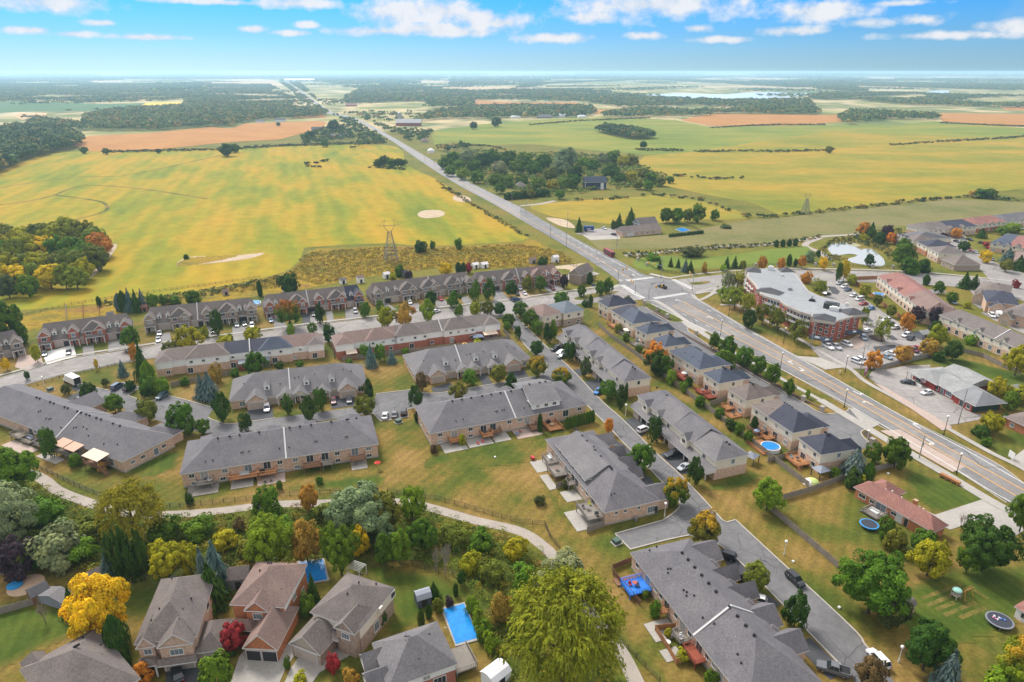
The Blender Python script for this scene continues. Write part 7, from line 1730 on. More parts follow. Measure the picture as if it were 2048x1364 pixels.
for x,y,w,h,rf,wl,lb in((452+0,592-2,2.6,2.0,SH_ROSE,SD_TAN,'small rosy roofed shed beside the tan row'),(572,583,3.0,2.0,SH_SLATE,SD_WHITE,'white framed shed in front of the big dark shrub'),(686,567,3.0,2.0,SH_SLATE,SD_WHITE,'grey open shed beside the pink roofed playhouse'),(721,565,3.2,3.0,SH_ROSE,SD_WHITE,'tall white playhouse with a pink roof'),(773,556,3.2,2.4,MATS['white_metal_roof'],SD_WHITE,'white shed in the goldenrod backyard'),(809,553,3.0,2.6,SH_BLK,SD_GREY,'dark domed shed beside the goldenrod'),(950,536,3.6,2.2,MATS['white_metal_roof'],SD_WHITE,'first white roofed shed beside the red tree'),(968,535,3.8,2.2,MATS['white_metal_roof'],SD_WHITE,'second white roofed shed beside the red tree'),(1110,525,3.4,3.4,MATS['white_metal_roof'],SD_WHITE,'tall white cabinet inside the utility compound'),(1065,527,3.4,2.6,SH_ROSE,SD_TAN,'tan shed at the corner of the utility compound'),(222,636,2.6,2.0,SH_SLATE,SD_GREY,'grey shed behind the first red brick row'),(289,622,2.6,2.0,SH_RED,BR_RED,'red roofed shed between the spruces and the tan row'),(1843,676,4.6,2.4,SH_PALE,SD_GREY,'pale roofed garbage shed in the retirement home lot'),(2026,785,3.6,2.0,SH_PALE,SD_NAVY,'small navy shed with a pale roof by the yellow-green tree')):
 shed(x,y,x+12,y-2,w,w*.85,h,wl,rf,lb)
def gazebo(x,y,hx,hy,w,d,label,roof,m=None):
 e=place('gazebo',label,'gazebo',x,y,hx,hy);m=m or mat('dark_timber',(.05,.04,.035),.8,var=.1)
 for sx in(-1,1):
  for sy in(-1,1):kid('post',cached(('gzp',m.name),lambda:MB().box(-.09,-.09,0,.09,.09,2.3).mesh('post',m)),e,(sx*(w/2-.15),sy*(d/2-.15),0))
 mb=MB();p=[(-w/2,-d/2,2.3),(w/2,-d/2,2.3),(w/2,d/2,2.3),(-w/2,d/2,2.3)]
 for i in range(4):mb.poly([p[i],p[(i+1)%4],(0,0,3.3)])
 kid('roof',mb.mesh('roof',roof),e)
gz=mat('grey_canvas',(.20,.22,.26),.7,var=.1)
gazebo(1640,953,1662,947,3.8,3.2,'grey topped gazebo at the foot of the orange deck',gz)
gazebo(1502,925,1515,915,3.4,3.0,'grey topped gazebo behind the last grey townhouse unit',gz)
gazebo(956,683,975,681,4.2,3.2,'blue grey patio gazebo behind the red brick white row',mat('blue_canvas',(.19,.24,.32),.7,var=.1))
gazebo(1868,661,1885,655,4,3.4,'navy topped gazebo behind the taupe roofed row',mat('navy_canvas',(.045,.055,.08),.7,var=.1))
gazebo(1402,670,1402,680,2,2,'x',gz)if False else None
e=place('camping_tent','green and white dome tent beside the gazebo','tent',1624,967);kid('canopy',MB().sphere((0,0,0),1.9,0,14,8,.8).mesh('canopy',mat('lime_tent',(.42,.50,.16),.7,var=.1)),e);kid('flysheet',MB().sphere((-.7,0,0),1.75,0,14,8,.8).mesh('flysheet',white),e)
def umbrella(x,y,r,c,label,z=.0):
 e=place('patio_umbrella',label,'umbrella',x,y,z=z);mb=MB();n=8
 for i in range(n):a,b=2*math.pi*i/n,2*math.pi*(i+1)/n;mb.poly([(r*math.cos(a),r*math.sin(a),2.0),(r*math.cos(b),r*math.sin(b),2.0),(0,0,2.55)])
 kid('canopy',mb.mesh('canopy',mat('%s_canvas'%label.split()[0],c,.7,var=.1)),e);kid('mast',MB().tube((0,0,0),(0,0,2.6),.04).mesh('mast',steel),e)
umbrella(756,938,.9,(.5,.04,.02),'red folded umbrella at the corner of the raised deck block');umbrella(1255,668,2.0,(.66,.64,.58),'white patio umbrella behind the violet roofed pair');umbrella(1284,688,1.8,(.60,.58,.54),'cream square umbrella behind the blue grey roofed house');umbrella(1368,756,1.1,(.6,.6,.6),'pale umbrella on the red deck of the wide blue roofed pair');umbrella(930,697,1.2,(.5,.3,.05),'orange umbrella on the red brick row\'s patio');umbrella(1512,873,.9,(.1,.25,.4),'blue umbrella beside the brown deck stairs')
def table_set(x,y,label,c,z=.1,r=.6):
 e=place('garden_table',label,'table',x,y,z=z);m=mat('furn_%s'%label.split()[0],c,.6,var=.1)
 kid('tabletop',MB().tube((0,0,.68),(0,0,.74),r,None,12).mesh('tabletop',m),e);kid('pedestal',MB().tube((0,0,0),(0,0,.7),.06).mesh('pedestal',m),e)
def chair(x,y,label,c,z=.1,hx=None,hy=None,group=None):
 e=place('garden_chair',label,'chair',x,y,hx,hy,z,group);m=mat('seat_%02d'%int(sum(c)*40),c,.6,var=.05)
 kid('seat',MB().box(-.3,-.3,.35,.3,.3,.45).mesh('seat',m),e);kid('backrest',MB().box(-.32,-.3,.45,-.22,.3,.95).mesh('backrest',m),e)
 for sx in(-.25,.25):
  for sy in(-.25,.25):kid('leg',cached(('cl',m.name),lambda:MB().box(-.03,-.03,0,.03,.03,.36).mesh('leg',m)),e,(sx,sy,0))
def barbecue(x,y,label,z=.1):
 e=place('barbecue',label,'barbecue',x,y,z=z);kid('cart',MB().box(-.6,-.3,0,.6,.3,.85).mesh('cart',black),e);kid('lid',MB().sphere((0,0,.85),.45,0,10,6,.7).mesh('lid',black),e)
zB7,zB3=2.3,4.2
p=B8.W(B8.L*.15,-2.6,1.3)
def on(h,t,y,z):q=h.W(h.L*t,y,z);return q
def put_at(e,q,rz=0):e.location=q;e.rotation_euler=(0,0,rz)
FURN=[('table',B8,.155,-2.6,1.3,(.35,.09,.07),'red round table on the bright blue deck'),('chair',B8,.15,-3.6,1.3,(.45,.03,.03),'red chair at the red round table'),('chair',B8,.17,-2.2,1.3,(.12,.14,.2),'dark chair at the red round table'),('table',B7,.88,-2.4,2.3,(.16,.15,.14),'dark dining table on the corner deck of the end-on block'),('chair',B7,.86,-3.2,2.3,(.15,.14,.14),'dark chair at the corner deck\'s dining table'),('bbq',B7,.96,-1.4,2.3,None,'black barbecue on the corner deck of the end-on block'),('chair',B7,.84,-1.2,2.3,(.5,.5,.05),'yellow cushioned chair on the corner deck'),('sofa',B7,.16,-1.6,1.6,(.5,.5,.49),'pale cushioned garden sofa on the end-on block\'s first deck'),('table',B7,.34,-2.2,1.7,(.2,.12,.1),'brown table on the middle deck of the end-on block'),('cart',B7,.07,-5.2,.1,(.4,.02,.03),'red garden cart on the end-on block\'s patio'),('sofa',B3,.30,-1.3,1.8,(.4,.41,.42),'grey deck sofa on the orange rail deck'),('table',B3,.115,-1.4,1.8,(.04,.04,.04),'black table on the first raised deck'),('chair',B3,.13,-1.8,1.8,(.55,.54,.52),'white chair on the first raised deck'),('bbq',B3,.39,-1.4,1.8,None,'black barbecue on the second orange rail deck'),('table',B3,.87,-2.6,.12,(.06,.065,.07),'dark glass table on the end patio below the deck'),('chair',B3,.40,-4,.15,(.04,.04,.04),'first black chair on the paved patio'),('chair',B3,.43,-4,.15,(.04,.04,.04),'second black chair on the paved patio, nearer the privacy fence'),('table',B6,.74,-3.0,.8,(.4,.3,.2),'wooden table on the big cedar deck by the hedge'),('bbq',B6,.735,-1.0,.8,None,'black covered barbecue on the big cedar deck'),('chair',B6,.26,-4.0,.12,(.5,.02,.03),'red chair on the curved patio, away from the wall'),('chair',B6,.29,-3.6,.12,(.5,.02,.03),'red chair on the curved patio, near the deck post'),('table',B6,.32,-1.6,1.6,(.05,.05,.06),'black table on the orange deck by the patio'),('table',B6,.51,-3.2,.12,(.1,.12,.2),'blue grey table on the stone patio'),('chair',B6,.54,-2.2,.12,(.35,.08,.06),'brick red chair on the stone patio'),('table',D9,.3,-2.0,.9,(.05,.06,.07),'black table on the L-shaped deck'),('chair',D9,.15,-2.8,.9,(.2,.35,.45),'pale blue lounge chair on the L-shaped deck'),('table',D6,.3,-1.8,.7,(.06,.06,.07),'dark round table on the red deck'),('table',D7,.72,-2.2,.3,(.05,.05,.05),'black table on the orange patio deck'),('chair',D7,.62,-1.5,.3,(.05,.05,.05),'black chair on the orange patio deck'),('bbq',D8,.5,-1.4,.9,None,'black barbecue beside the brown deck stairs'),('table',D8,.34,-2.0,.8,(.1,.12,.14),'grey table on the brown deck'),('sofa',B1,.47,-1.8,.95,(.2,.22,.26),'grey garden sofa on the terrace block'),('table',B8,.53,-3.8,.1,(.5,.5,.5),'white table in the cedar fenced garden'),('chair',B8,.54,-1.2,1.4,(.6,.6,.6),'white chair on the deck beside the cedar fenced garden'),('chair',B8,.55,-1.6,1.4,(.6,.6,.6),'second white chair on that deck, toward its rail'),('sofa',K1,.36,-2.4,.6,(.6,.6,.58),'white lounge bench on the bungalow deck')]
for kd,hs,t,y,z,c,lb in FURN:
 q=on(hs,t,y,z);n0=len(bpy.data.objects)
 if kd=='table':table_set(1024,900,lb,c)
 elif kd=='chair':chair(1024,900,lb,c)
 elif kd=='bbq':barbecue(1024,900,lb)
 elif kd=='cart':
  e=place('garden_cart',lb,'cart',1024,900);kid('tray',MB().box(-.7,-.4,.3,.7,.4,.8).mesh('tray',mat('red_cart',c,.5,var=0)),e);kid('wheel',WHEEL,e,(0,-.45,.3),0,(.8,.6,.8));kid('wheel',WHEEL,e,(0,.45,.3),0,(.8,.6,.8))
 else:
  e=place('garden_sofa',lb,'sofa',1024,900);m=mat('sofa_%02d'%int(c[0]*90),c,.8,var=.15);kid('seat',MB().box(-1.1,-.4,.1,1.1,.4,.45).mesh('seat',m),e);kid('backrest',MB().box(-1.1,.3,.45,1.1,.48,.95).mesh('backrest',m),e);kid('armrest',MB().box(-1.22,-.4,.1,-1.1,.45,.65).mesh('armrest',m),e);kid('armrest',MB().box(1.1,-.4,.1,1.22,.45,.65).mesh('armrest',m),e)
 r_=[o for o in bpy.data.objects if o.get('label')==lb][0];r_.location=q;r_.rotation_euler=(0,0,hs.rz)
util=mat('green_utility_box',(.06,.10,.08),.6,var=.15)
for x,y,lb in((1233,1086,'green utility box beside the worn parking pad'),(561+0,845,'x'),(797,845,'green utility box behind the bay of three cars'),(101,781,'green utility box above the court driveways'),(1187,572,'dark green utility box by the compound hedge')):
 if lb=='x':continue
 e=place('utility_box',lb,'utility box',x,y,x+20,y-8);kid('cabinet',MB().box(-.8,-.7,0,.8,.7,1.0).box(-.86,-.76,1.0,.86,.76,1.1).mesh('cabinet',util),e);kid('pad',MB().box(-1.1,-1.0,0,1.1,1.0,.12).mesh('pad',concrete),e)
e=place('planter_bench','long cedar planter bench on the verge of the main road','planter',1899,962,1915,970)
kid('trough',MB().box(-2.6,-.5,.5,2.6,.5,1.1).mesh('trough',wood_orange),e)
for x in(-2.2,-.8,.8,2.2):kid('leg',MB().box(x-.08,-.7,0,x+.08,.7,.5).mesh('leg',wood_orange),e)
e=place('billboard','magenta and white advertising board at the restaurant lot','sign',1730,752,1738,744)
kid('panel',MB().box(-1.6,-.08,.6,1.6,.08,2.8).mesh('panel',mat('magenta_poster',(.40,.06,.25),.6,var=.3,s1=1.2)),e);kid('top_panel',MB().box(-1.6,-.1,2.0,.3,-.08,2.8).mesh('top_panel',white),e);kid('leg',MB().box(-1.2,-.06,0,-1.05,.06,.6).mesh('leg',steel),e);kid('leg',MB().box(1.05,-.06,0,1.2,.06,.6).mesh('leg',steel),e)
for x,y,hx,hy,w,h,lb in((2021,918,2030,925,2.2,1.9,'blank white sign board at the edge of the right-hand lawn'),(1679,748,1684,744,1.2,.9,'small white sign on the verge by the concrete driveway'),(1232,1345,1240,1340,.9,.5,'x')):
 if lb=='x':continue
 e=place('sign_board',lb.replace('right-hand ','road side '),'sign',x,y,hx,hy);kid('panel',MB().box(-w/2,-.06,.4,w/2,.06,.4+h).mesh('panel',white),e);kid('leg',MB().box(-w/2+.1,-.04,0,-w/2+.2,.04,.4).mesh('leg',steel),e);kid('leg',MB().box(w/2-.2,-.04,0,w/2-.1,.04,.4).mesh('leg',steel),e)
e=place('play_tower','toddler play tower with a mint canopy on the mown lawn','playset',1910,1196,1926,1190)
kid('canopy',MB().sphere((0,0,2.0),.9,0,12,6,.55).mesh('canopy',mat('mint_plastic',(.30,.55,.47),.5,var=0)),e)
for sx in(-.6,.6):
 for sy in(-.6,.6):kid('post',MB().box(sx-.07,sy-.07,0,sx+.07,sy+.07,2.0).mesh('post',SD_TAN),e)
kid('platform',MB().box(-.7,-.7,.8,.7,.7,.92).mesh('platform',SD_TAN),e)
e=place('slide_frame','orange swing frame beside the mint play tower','swing',1926,1197,1942,1190)
kid('frame',MB().tube((-.6,-.8,0),(0,0,2),.07).tube((-.6,.8,0),(0,0,2),.07).tube((0,0,2),(1.8,0,2),.07).tube((1.8,0,2),(2.3,-.7,0),.07).tube((1.8,0,2),(2.3,.7,0),.07).mesh('frame',mat('orange_metal',(.55,.25,.06),.5,var=.1)),e)
e=place('sand_patch','round sand patch with a blue paddling pool beside the dark roofed shed','sandpit',52,1170);kid('sand',MB().tube((0,0,0),(0,0,.1),3.4,3.3,24).mesh('sand',mat('play_sand',(.5,.35,.24),.95,var=.15)),e)
e=place('paddling_pool','small blue paddling pool on the round sand patch','pool',30,1172,z=.1);kid('ring',MB().tube((0,0,0),(0,0,.25),1.4,1.5,18).mesh('ring',mat('blue_vinyl',(.03,.28,.6),.4,var=.1)),e)
e=place('garden_pergola','white pergola behind the taupe house','pergola',715,1150,735,1157)
for i in range(7):kid('slat',cached('psl',lambda:MB().box(-1.6,-.05,2.3,1.6,.05,2.42).mesh('slat',white)),e,(0,-1.2+.4*i,0))
for sx in(-1.5,1.5):
 for sy in(-1.2,1.2):kid('post',cached('pgp',lambda:MB().box(-.08,-.08,0,.08,.08,2.3).mesh('post',white)),e,(sx,sy,0))
for x,y,lb in((1586,1124,'small white post cap beside the cream lamp of the dry strip'),(1678,1216,'small white post cap on the kerb side of the huge maple'),(1742,1012,'small white post cap on the bungalow lawn'),(1776,948,'small white post cap at the street tree by the fence end'),(990,915,'small white post cap alone on the wide dry lawn')):
 link('catch_basin_marker',cached('cbm',lambda:MB().box(-.25,-.25,0,.25,.25,.35).mesh('catch_basin_marker',white)),None,at(x,y),.4,label=lb,category='marker',group='small white markers in the grass')
# ------------------------------------------------------------ trees one can tell apart
TREES="""maple 1041 634 602 32 g|round maple nearest the street at the private street's mouth
maple 1060 655 618 36 g|larger round maple second along the private street's mouth
maple 1075 669 640 24 m|smaller light maple third along the private street's mouth
oval 1095 685 648 20 d|dark oval tree beside the twin cream houses' fence
oval 1107 679 640 15 m|lighter slim tree behind the dark oval one by the cream houses
maple 1000 631 604 25 d|dark maple opposite the private street's mouth, at the row's end
maple 1017 652 626 27 g|rounded maple beside the white sided row's last gable
oval 1014 662 643 15 m|small light tree at the corner of the wood fence
oval 1036 677 652 14 d|small dark tree alone on the private street's verge
maple 1073 711 680 28 d|dark maple on the verge by the court's corner
maple 1075 752 711 38 v|gold topped maple on the round corner island 1
maple 1123 767 734 40 g|gold crowned maple at the junction of the two private streets 1
maple 1022 783 745 26 d|dark maple before the grey block's ridge at the court street
maple 918 800 763 36 v|yellow-green maple in front of the block with the upper storey
oval 833 816 771 27 d|dark tree at the corner of the three-car bay
oval 843 781 744 24 t|reddish green tree beside the block's brick garage
maple 940 769 739 27 m|light green tree on the small lawn between bungalow entrances
maple 997 765 729 33 v|yellowing tree between two bungalow driveways
oval 1138 721 684 26 d|dark oval tree beside the parked black pickup
oval 1170 753 715 21 k|olive oval tree beside the grey row's second porch
maple 1216 798 761 35 g|green tree at the blue car's driveway
oval 1240 818 772 21 d|dark oval tree before the row's brick end wall
cedar 1252 799 766 7 d|slim cedar against the row's brick end wall
maple 1217 867 835 19 o|small orange tree on the street verge by the end-on block
cedar 1080 864 828 10 d|tall clipped cedar at the cedar deck steps
maple 1281 941 888 53 g|round maple between the end-on block and the private street
maple 1349 1009 954 53 g|round maple at the end-on block's street corner 1
oval 1389 970 915 29 d|dark oval tree beside the silver car
maple 1407 1088 1023 65 v|big gold topped maple at the worn parking pad 2
oval 1307 884 832 27 d|dark oval tree half hiding the white SUV
maple 1509 1180 1124 54 v|yellowing maple before the long block's middle driveways
oval 1588 1252 1186 48 d|dark tree on the green strip before the long block
maple 1735 1380 1315 54 t|reddish green tree hiding the kerb at the frame's bottom
big 1736 1226 1103 132 g|huge spreading maple at the end of the dry strip fence
maple 1777 1250 1185 62 k|dark olive tree beside the curved roof shed
big 1845 1340 1247 92 d|dark broad tree above the blue spruce
spruce 1888 1384 1308 56 b|blue spruce at the bottom edge beside the dark broad tree
big 1962 1142 1038 106 d|big dark green maple behind the bungalow driveway
maple 1932 1145 1085 42 m|light green tree tucked before the big dark maple
maple 1853 1152 1082 70 y|yellow-green tree beside the bungalow's corner
maple 1843 1108 1060 52 g|green tree at the bungalow's brick end
bush 1771 1082 1034 42 g|green shrub beside the blue rimmed trampoline
bush 1787 1100 1056 46 v|olive shrub below the trampoline's shrub
big 2038 1372 1278 92 l|bright light green tree at the right-hand bottom corner 3
bush 1998 1375 1330 72 l|light green shrub below the bright corner tree
big 2038 1064 983 56 g|tree cut by the frame beside the pale driveway
bare 1923 1056 1021 38 t|bare red-brown shrub at the pale driveway
maple 1787 937 874 52 g|street tree at the fence end by the main road
maple 1743 926 886 32 g|small street tree beside the stone pillar island
spruce 1707 952 898 50 b|broad blue spruce beside the navy roofed house
bush 1703 974 935 40 d|dark bush below the broad blue spruce
cedar 1735 964 926 20 g|green cedar at the fence beside the broad blue spruce
bush 1722 970 948 20 y|yellow-green bush at the red-brown roof's tip
maple 1978 866 826 46 y|yellow-green tree on the lawn beside the orange brick house
bush 1960 873 849 36 d|dark spreading shrub below the yellow-green lawn tree
bush 1973 892 873 22 g|small clipped shrub alone on the lawn
bush 2008 848 826 26 d|dark shrub at the orange brick house's wall
maple 1533 1021 960 58 l|bright green tree alone on the triangular lawn
maple 1308 740 682 42 o|turning orange tree behind the blue roofed house
maple 1312 748 700 44 d|dark green tree below the turning orange one
maple 1328 752 708 32 g|green tree third in the clump behind the blue roofs
bush 1341 768 738 24 l|light green shrub tree ending the clump by the red deck
maple 1427 698 664 23 g|first street tree of the private road verge, nearest the entrance
maple 1454 714 671 35 g|second street tree of the private road verge
bush 1450 735 698 44 g|low spreading tree at the blue roofs' corner
maple 1486 731 694 36 g|third street tree of the private road verge
maple 1516 750 713 28 g|fourth street tree of the private road verge
maple 1543 770 727 31 g|fifth street tree of the private road verge
maple 1576 790 757 24 g|sixth street tree of the private road verge
maple 1614 797 777 9 l|sapling beside the stone pillar before the last entrance
loose 1457 584 537 34 s|blue-grey loose tree behind the arcade corner
loose 1474 579 539 34 y|yellow honey locust beside the blue-grey tree
loose 1469 616 572 46 w|wide yellow-green honey locust at the brick building's end
loose 1443 604 570 26 l|bright green honey locust nearest the crossing
loose 1492 625 582 36 w|honey locust second from the crossing along the brick arcade
loose 1524 647 602 37 v|honey locust in front of the first balconies
maple 1497 657 617 27 d|dark green verge tree among the honey locusts
loose 1555 662 611 42 v|honey locust in front of the middle balconies
loose 1588 684 635 42 v|honey locust nearest the corner awning
bush 1612 566 541 24 o|orange-green tree at the roof's far end
loose 1641 594 556 34 w|yellow-green tree in the lot beside the black car
loose 1762 683 634 38 w|yellow-green tree on the planted island in the lot
maple 1746 739 702 32 o|bright orange maple at the lot corner
maple 1803 725 690 36 a|orange and green maple between the parked cars and the wall
maple 1856 711 678 33 a|orange and green maple at the lot's grassy corner
maple 1811 662 626 27 o|orange maple beside the orange fence's end
maple 1781 634 608 21 v|small olive tree fourth along the orange fence
maple 1753 612 588 19 v|small olive tree third along the orange fence
maple 1727 594 569 21 y|small yellow-green tree second along the orange fence
maple 1702 570 547 19 y|small yellow-green tree first along the orange fence
oval 1727 648 614 16 w|thin tree at the retirement home's end wall
maple 1830 646 613 27 p|dark purple tree behind the red roofed row
bush 1815 640 622 22 d|dark shrub beside the dark purple tree
maple 1523 540 511 19 o|first orange tree of the pond road, behind the tower roof
maple 1561 540 514 16 o|second orange tree of the pond road
maple 1603 536 511 17 o|third orange tree of the pond road
cedar 1577 532 509 10 d|dark cedar between the second and third orange trees
bush 1590 533 516 10 d|small dark shrub beside the third orange tree
maple 1645 541 513 18 u|yellow tree of the pond road, at the park corner
maple 1686 562 519 19 u|yellow tree of the pond road before the pond
oval 1675 563 524 12 g|slim green tree beside the yellow tree before the pond
bush 1618 523 499 22 s|grey-green willow bush beside the park path
bush 1636 514 498 10 d|dark rounded shrub beside the pond's point
cedar 1552 494 480 9 d|first conifer of the row by the park path
cedar 1565 494 479 9 d|second conifer of the row by the park path
cedar 1578 493 478 9 d|third conifer of the row by the park path
cedar 1590 492 477 10 d|fourth conifer of the row by the park path
maple 1725 472 444 25 o|orange-red tree above the pond
spruce 1741 476 446 20 d|dark conifer beside the orange-red tree above the pond
maple 1773 474 449 23 p|purple tree above the pond
bush 1758 486 462 28 d|dark round shrub above the pond
maple 1780 488 464 21 o|orange tree at the grey roofed house above the pond
bush 1727 482 466 18 y|yellow shrub above the pond's head
maple 1737 533 508 19 d|dark tree standing over the pond's lower shore
maple 1803 532 486 44 g|large green tree at the pond's end
maple 1806 502 476 28 m|lighter tree behind the large one at the pond's end
bush 1820 548 514 40 g|mid-green thicket beside the pond's end
bush 1846 545 516 34 d|dark thicket behind the backyards at the pond
maple 1926 503 481 23 d|dark tree in the loop of the upper street
maple 1970 526 501 22 u|bright yellow tree at the upper street's bend
maple 2011 544 518 25 v|olive tree at the upper street's last bend
maple 1911 476 456 20 o|orange tree before the grey and navy row
maple 1885 482 465 19 p|dark purple tree before the grey and navy row
spruce 1962 476 457 18 d|dark conifer at the end of the upper street
maple 2024 465 446 30 l|light green tree before the red roofed row
maple 2003 470 452 24 m|mid-green tree before the red roofed row
bush 1986 498 484 40 r|long red-brown shrub bed on the upper street
spruce 2014 524 498 25 b|blue-grey conifer at the bend's corner
spruce 2036 540 512 27 d|dark conifer at the frame's edge by the bend
maple 1876 588 562 22 g|green tree at the side street's corner
cedar 1851 570 550 13 d|dark cedar beside the east road's houses
maple 1901 606 584 21 g|small green tree on the side street's lawn
bush 1933 616 602 15 y|small yellow-green tree before the double garage house
spruce 1928 576 546 22 d|dark spruce at the tan gabled house
spruce 1947 577 550 20 d|second spruce at the tan gabled house, nearer its garage
bush 2030 576 558 16 r|small red shrub tree above the navy roofed house
maple 1867 650 612 27 p|dark purple tree at the red row's last unit
bush 1870 664 640 24 d|dark shrub at the red row's last unit
maple 1871 694 650 37 y|yellow-green tree behind the garbage shed
maple 1904 720 680 36 d|dark round tree at the corner of the restaurant's lawn
bush 1878 722 700 26 d|dark bush beside the dark round tree
big 2029 752 688 54 y|large yellow-green tree over the lawn's far fence
bush 1940 688 668 26 l|light green bush behind the taupe roofed row
maple 1990 796 754 40 y|yellow-green tree behind the restaurant
maple 2037 806 772 40 y|bright yellow tree at the frame edge behind the restaurant
bush 2018 818 780 34 m|green shrubs between the restaurant and the orange brick house
big 22 692 597 62 g|big green tree at the frame's edge behind the bend
bush 46 686 646 30 m|light bush below the big tree at the bend
maple 76 724 688 19 y|yellow-green columnar tree before the first porch
maple 15 741 716 16 u|small yellow tree at the bend's paved driveway
maple 264 696 653 36 g|green tree at the end of the first red brick row
oval 270 724 686 16 o|orange columnar tree on the street verge
maple 381 704 650 54 y|big yellow-green tree on the tan row's lawn
maple 342 711 682 31 v|olive tree beside the big yellow-green one
oval 436 670 619 26 d|tall dark oval tree on the tan row's lawn
maple 453 696 670 36 y|yellow-green tree on the near side of the street
bush 412 674 648 18 y|small yellow shrub tree between tan row driveways
spruce 289 758 694 30 d|tall dark spruce at the end of the navy roofed white row
cedar 299 770 724 26 l|bright green cypress beside the tall dark spruce
spruce 247 752 722 18 b|small blue spruce alone on the dry slope
bush 298 788 748 36 g|green bush below the bright cypress
bush 326 788 750 32 m|light green bush beside the white row's first patio
bush 290 792 774 17 d|round bush at the visitor bay corner
maple 181 808 763 32 d|first dark maple of the court driveways, beside the truck
maple 212 772 757 15 k|small dark tree on the slope above the visitor bay
maple 262 782 760 21 d|small tree over the visitor bay's black SUV
maple 232 826 787 37 g|second maple of the court driveways
maple 297 844 797 41 v|third maple of the court driveways, turning at its top
maple 369 868 807 52 g|fourth and largest maple of the court driveways
maple 408 868 837 29 g|small maple past the largest one at the court
oval 447 842 787 31 d|dark twin-crowned tree at the court's round kerb
spruce 421 798 747 35 b|blue spruce at the wood fence corner
spruce 405 796 752 27 b|second blue spruce, slightly behind the first at the wood fence
bush 432 764 724 30 a|orange and green bush behind the white row's fence
maple 133 788 769 18 k|small tree between the truck and the grey roof
maple 56 760 742 11 d|sapling beside the street at the bend
maple 195 740 716 8 u|thin yellow sapling on the street's fence line
oval 491 862 826 26 d|dark tree behind the raised deck block's left hip
oval 619 842 794 28 d|dark oval tree in the middle of the court street
maple 576 828 788 23 g|tree on the lawn under the three dormers
oval 641 822 776 26 g|tree between the lawn and the dark red car's driveway
maple 731 832 792 42 v|yellow-green maple at the visitor bay's corner
oval 738 798 760 22 d|dark oval tree at the block's white corner
big 581 656 594 51 g|big green tree with rusty top before the red row 1
oval 641 648 607 18 d|dark oval tree between the red row's driveways
oval 731 634 604 22 g|green tree at the red row's navy end
oval 760 624 600 15 m|small pale tree at the tan row's first porch
maple 774 655 611 37 y|bright yellow-green tree on the street verge
oval 811 654 605 36 a|orange-brown tree on the street verge
oval 583 674 648 16 l|bright sapling on the near side of the street, before the navy roofs
oval 625 667 646 18 g|green sapling on the near side of the street
maple 507 684 652 37 y|yellow-green tree behind the navy roofed white row
maple 659 684 648 23 d|dark tree between the two white sided rows
maple 514 750 702 44 g|green tree over the white row's back garden
bush 729 714 688 22 m|green bush behind the red brick white row
spruce 743 734 692 22 b|blue spruce behind the red brick white row
oval 762 722 688 22 m|light green tree beside the blue spruce at the fence
spruce 784 726 702 18 b|small blue-green spruce at the dry lawn's fence
cedar 521 592 562 10 d|small spruce behind the tan row's pool
bush 579 586 543 44 d|big dark shrub behind the red row
bush 460 690 666 20 m|light shrubs on the tan row's last lawn
oval 951 602 561 21 g|first pyramidal green tree before the red brick row
oval 978 600 558 23 g|second pyramidal green tree before the red brick row
maple 1022 594 562 26 d|dark round tree by the dark blue SUV
maple 1055 582 552 21 v|yellowing tree before the last red row
maple 1081 582 551 25 g|green tree on the last red row's lawn
maple 1128 576 547 18 p|dark purple tree beside the pumping house
oval 908 616 582 27 g|dense green tree between tan row driveways
maple 862 614 580 23 d|dark tree behind the red car's white neighbour
oval 919 634 608 18 g|small green tree on the near side of the street, mid-block
oval 856 643 600 27 l|yellow-green pyramidal tree on the street verge
maple 892 551 524 28 u|bright yellow tree behind the tan brick row
maple 937 546 525 17 r|dark red tree between the white roofed sheds
cedar 917 546 525 11 d|first dark cedar beside the bright yellow tree
cedar 927 547 526 10 d|second dark cedar beside the bright yellow tree
bush 801 553 527 24 g|green shrub tree behind the tan brick row
bush 818 556 540 16 p|purple shrub beside the dark domed shed
bush 786 560 544 16 y|yellow-green bush beside the white shed
maple 952 633 602 27 w|yellow-green half of the twin trees at the street corner
maple 976 630 600 26 v|olive half of the twin trees at the street corner
maple 1122 614 582 32 g|round tree in the boulevard by the twin cream houses
maple 1163 593 568 18 g|small tree at the compound's sidewalk
cedar 1181 614 590 9 d|slim cedar before the navy roofed house
bush 1170 612 598 16 d|dark shrub at the boulevard's end
maple 1200 592 560 20 g|first boulevard tree before the crossing
maple 1216 588 556 20 g|second boulevard tree before the crossing
bush 1255 612 592 26 g|green shrub over the navy roofed house's driveway
cedar 1179 568 545 12 d|dark cedar beside the pumping house
bush 1085 530 512 24 d|dark shrub inside the utility compound fence
cedar 241 622 588 17 b|first blue spruce behind the backyards
cedar 250 624 583 16 d|dark spruce beside the first blue spruce of the backyards
spruce 262 624 580 20 b|tall blue spruce in the backyards' row
spruce 275 624 582 19 d|dark spruce in the backyards' row
spruce 287 620 581 18 b|last blue spruce of the backyards' row
cedar 199 612 593 9 d|slim cedar at the orange backyard fences
bush 307 616 585 26 m|light shrub behind the tan row's first gable
bush 330 610 588 20 g|green shrub behind the tan row's roof
bush 388 606 578 34 g|large green shrub behind the tan row's ridge
bush 352 608 590 26 m|wild shrub between the two on the field fence
bush 841 504 479 29 d|dark round bush in the meadow beyond the pylon
bush 865 498 480 13 g|small bush beside the dark round one in the meadow
bush 917 499 475 16 g|lone green bush in the meadow toward the road
bush 373 518 508 13 d|lone round bush on the bare strip in the bean field
spruce 1158 464 436 14 d|dark conifer at the forecourt across the road
spruce 1238 456 428 15 d|dark conifer behind the brown roofed house
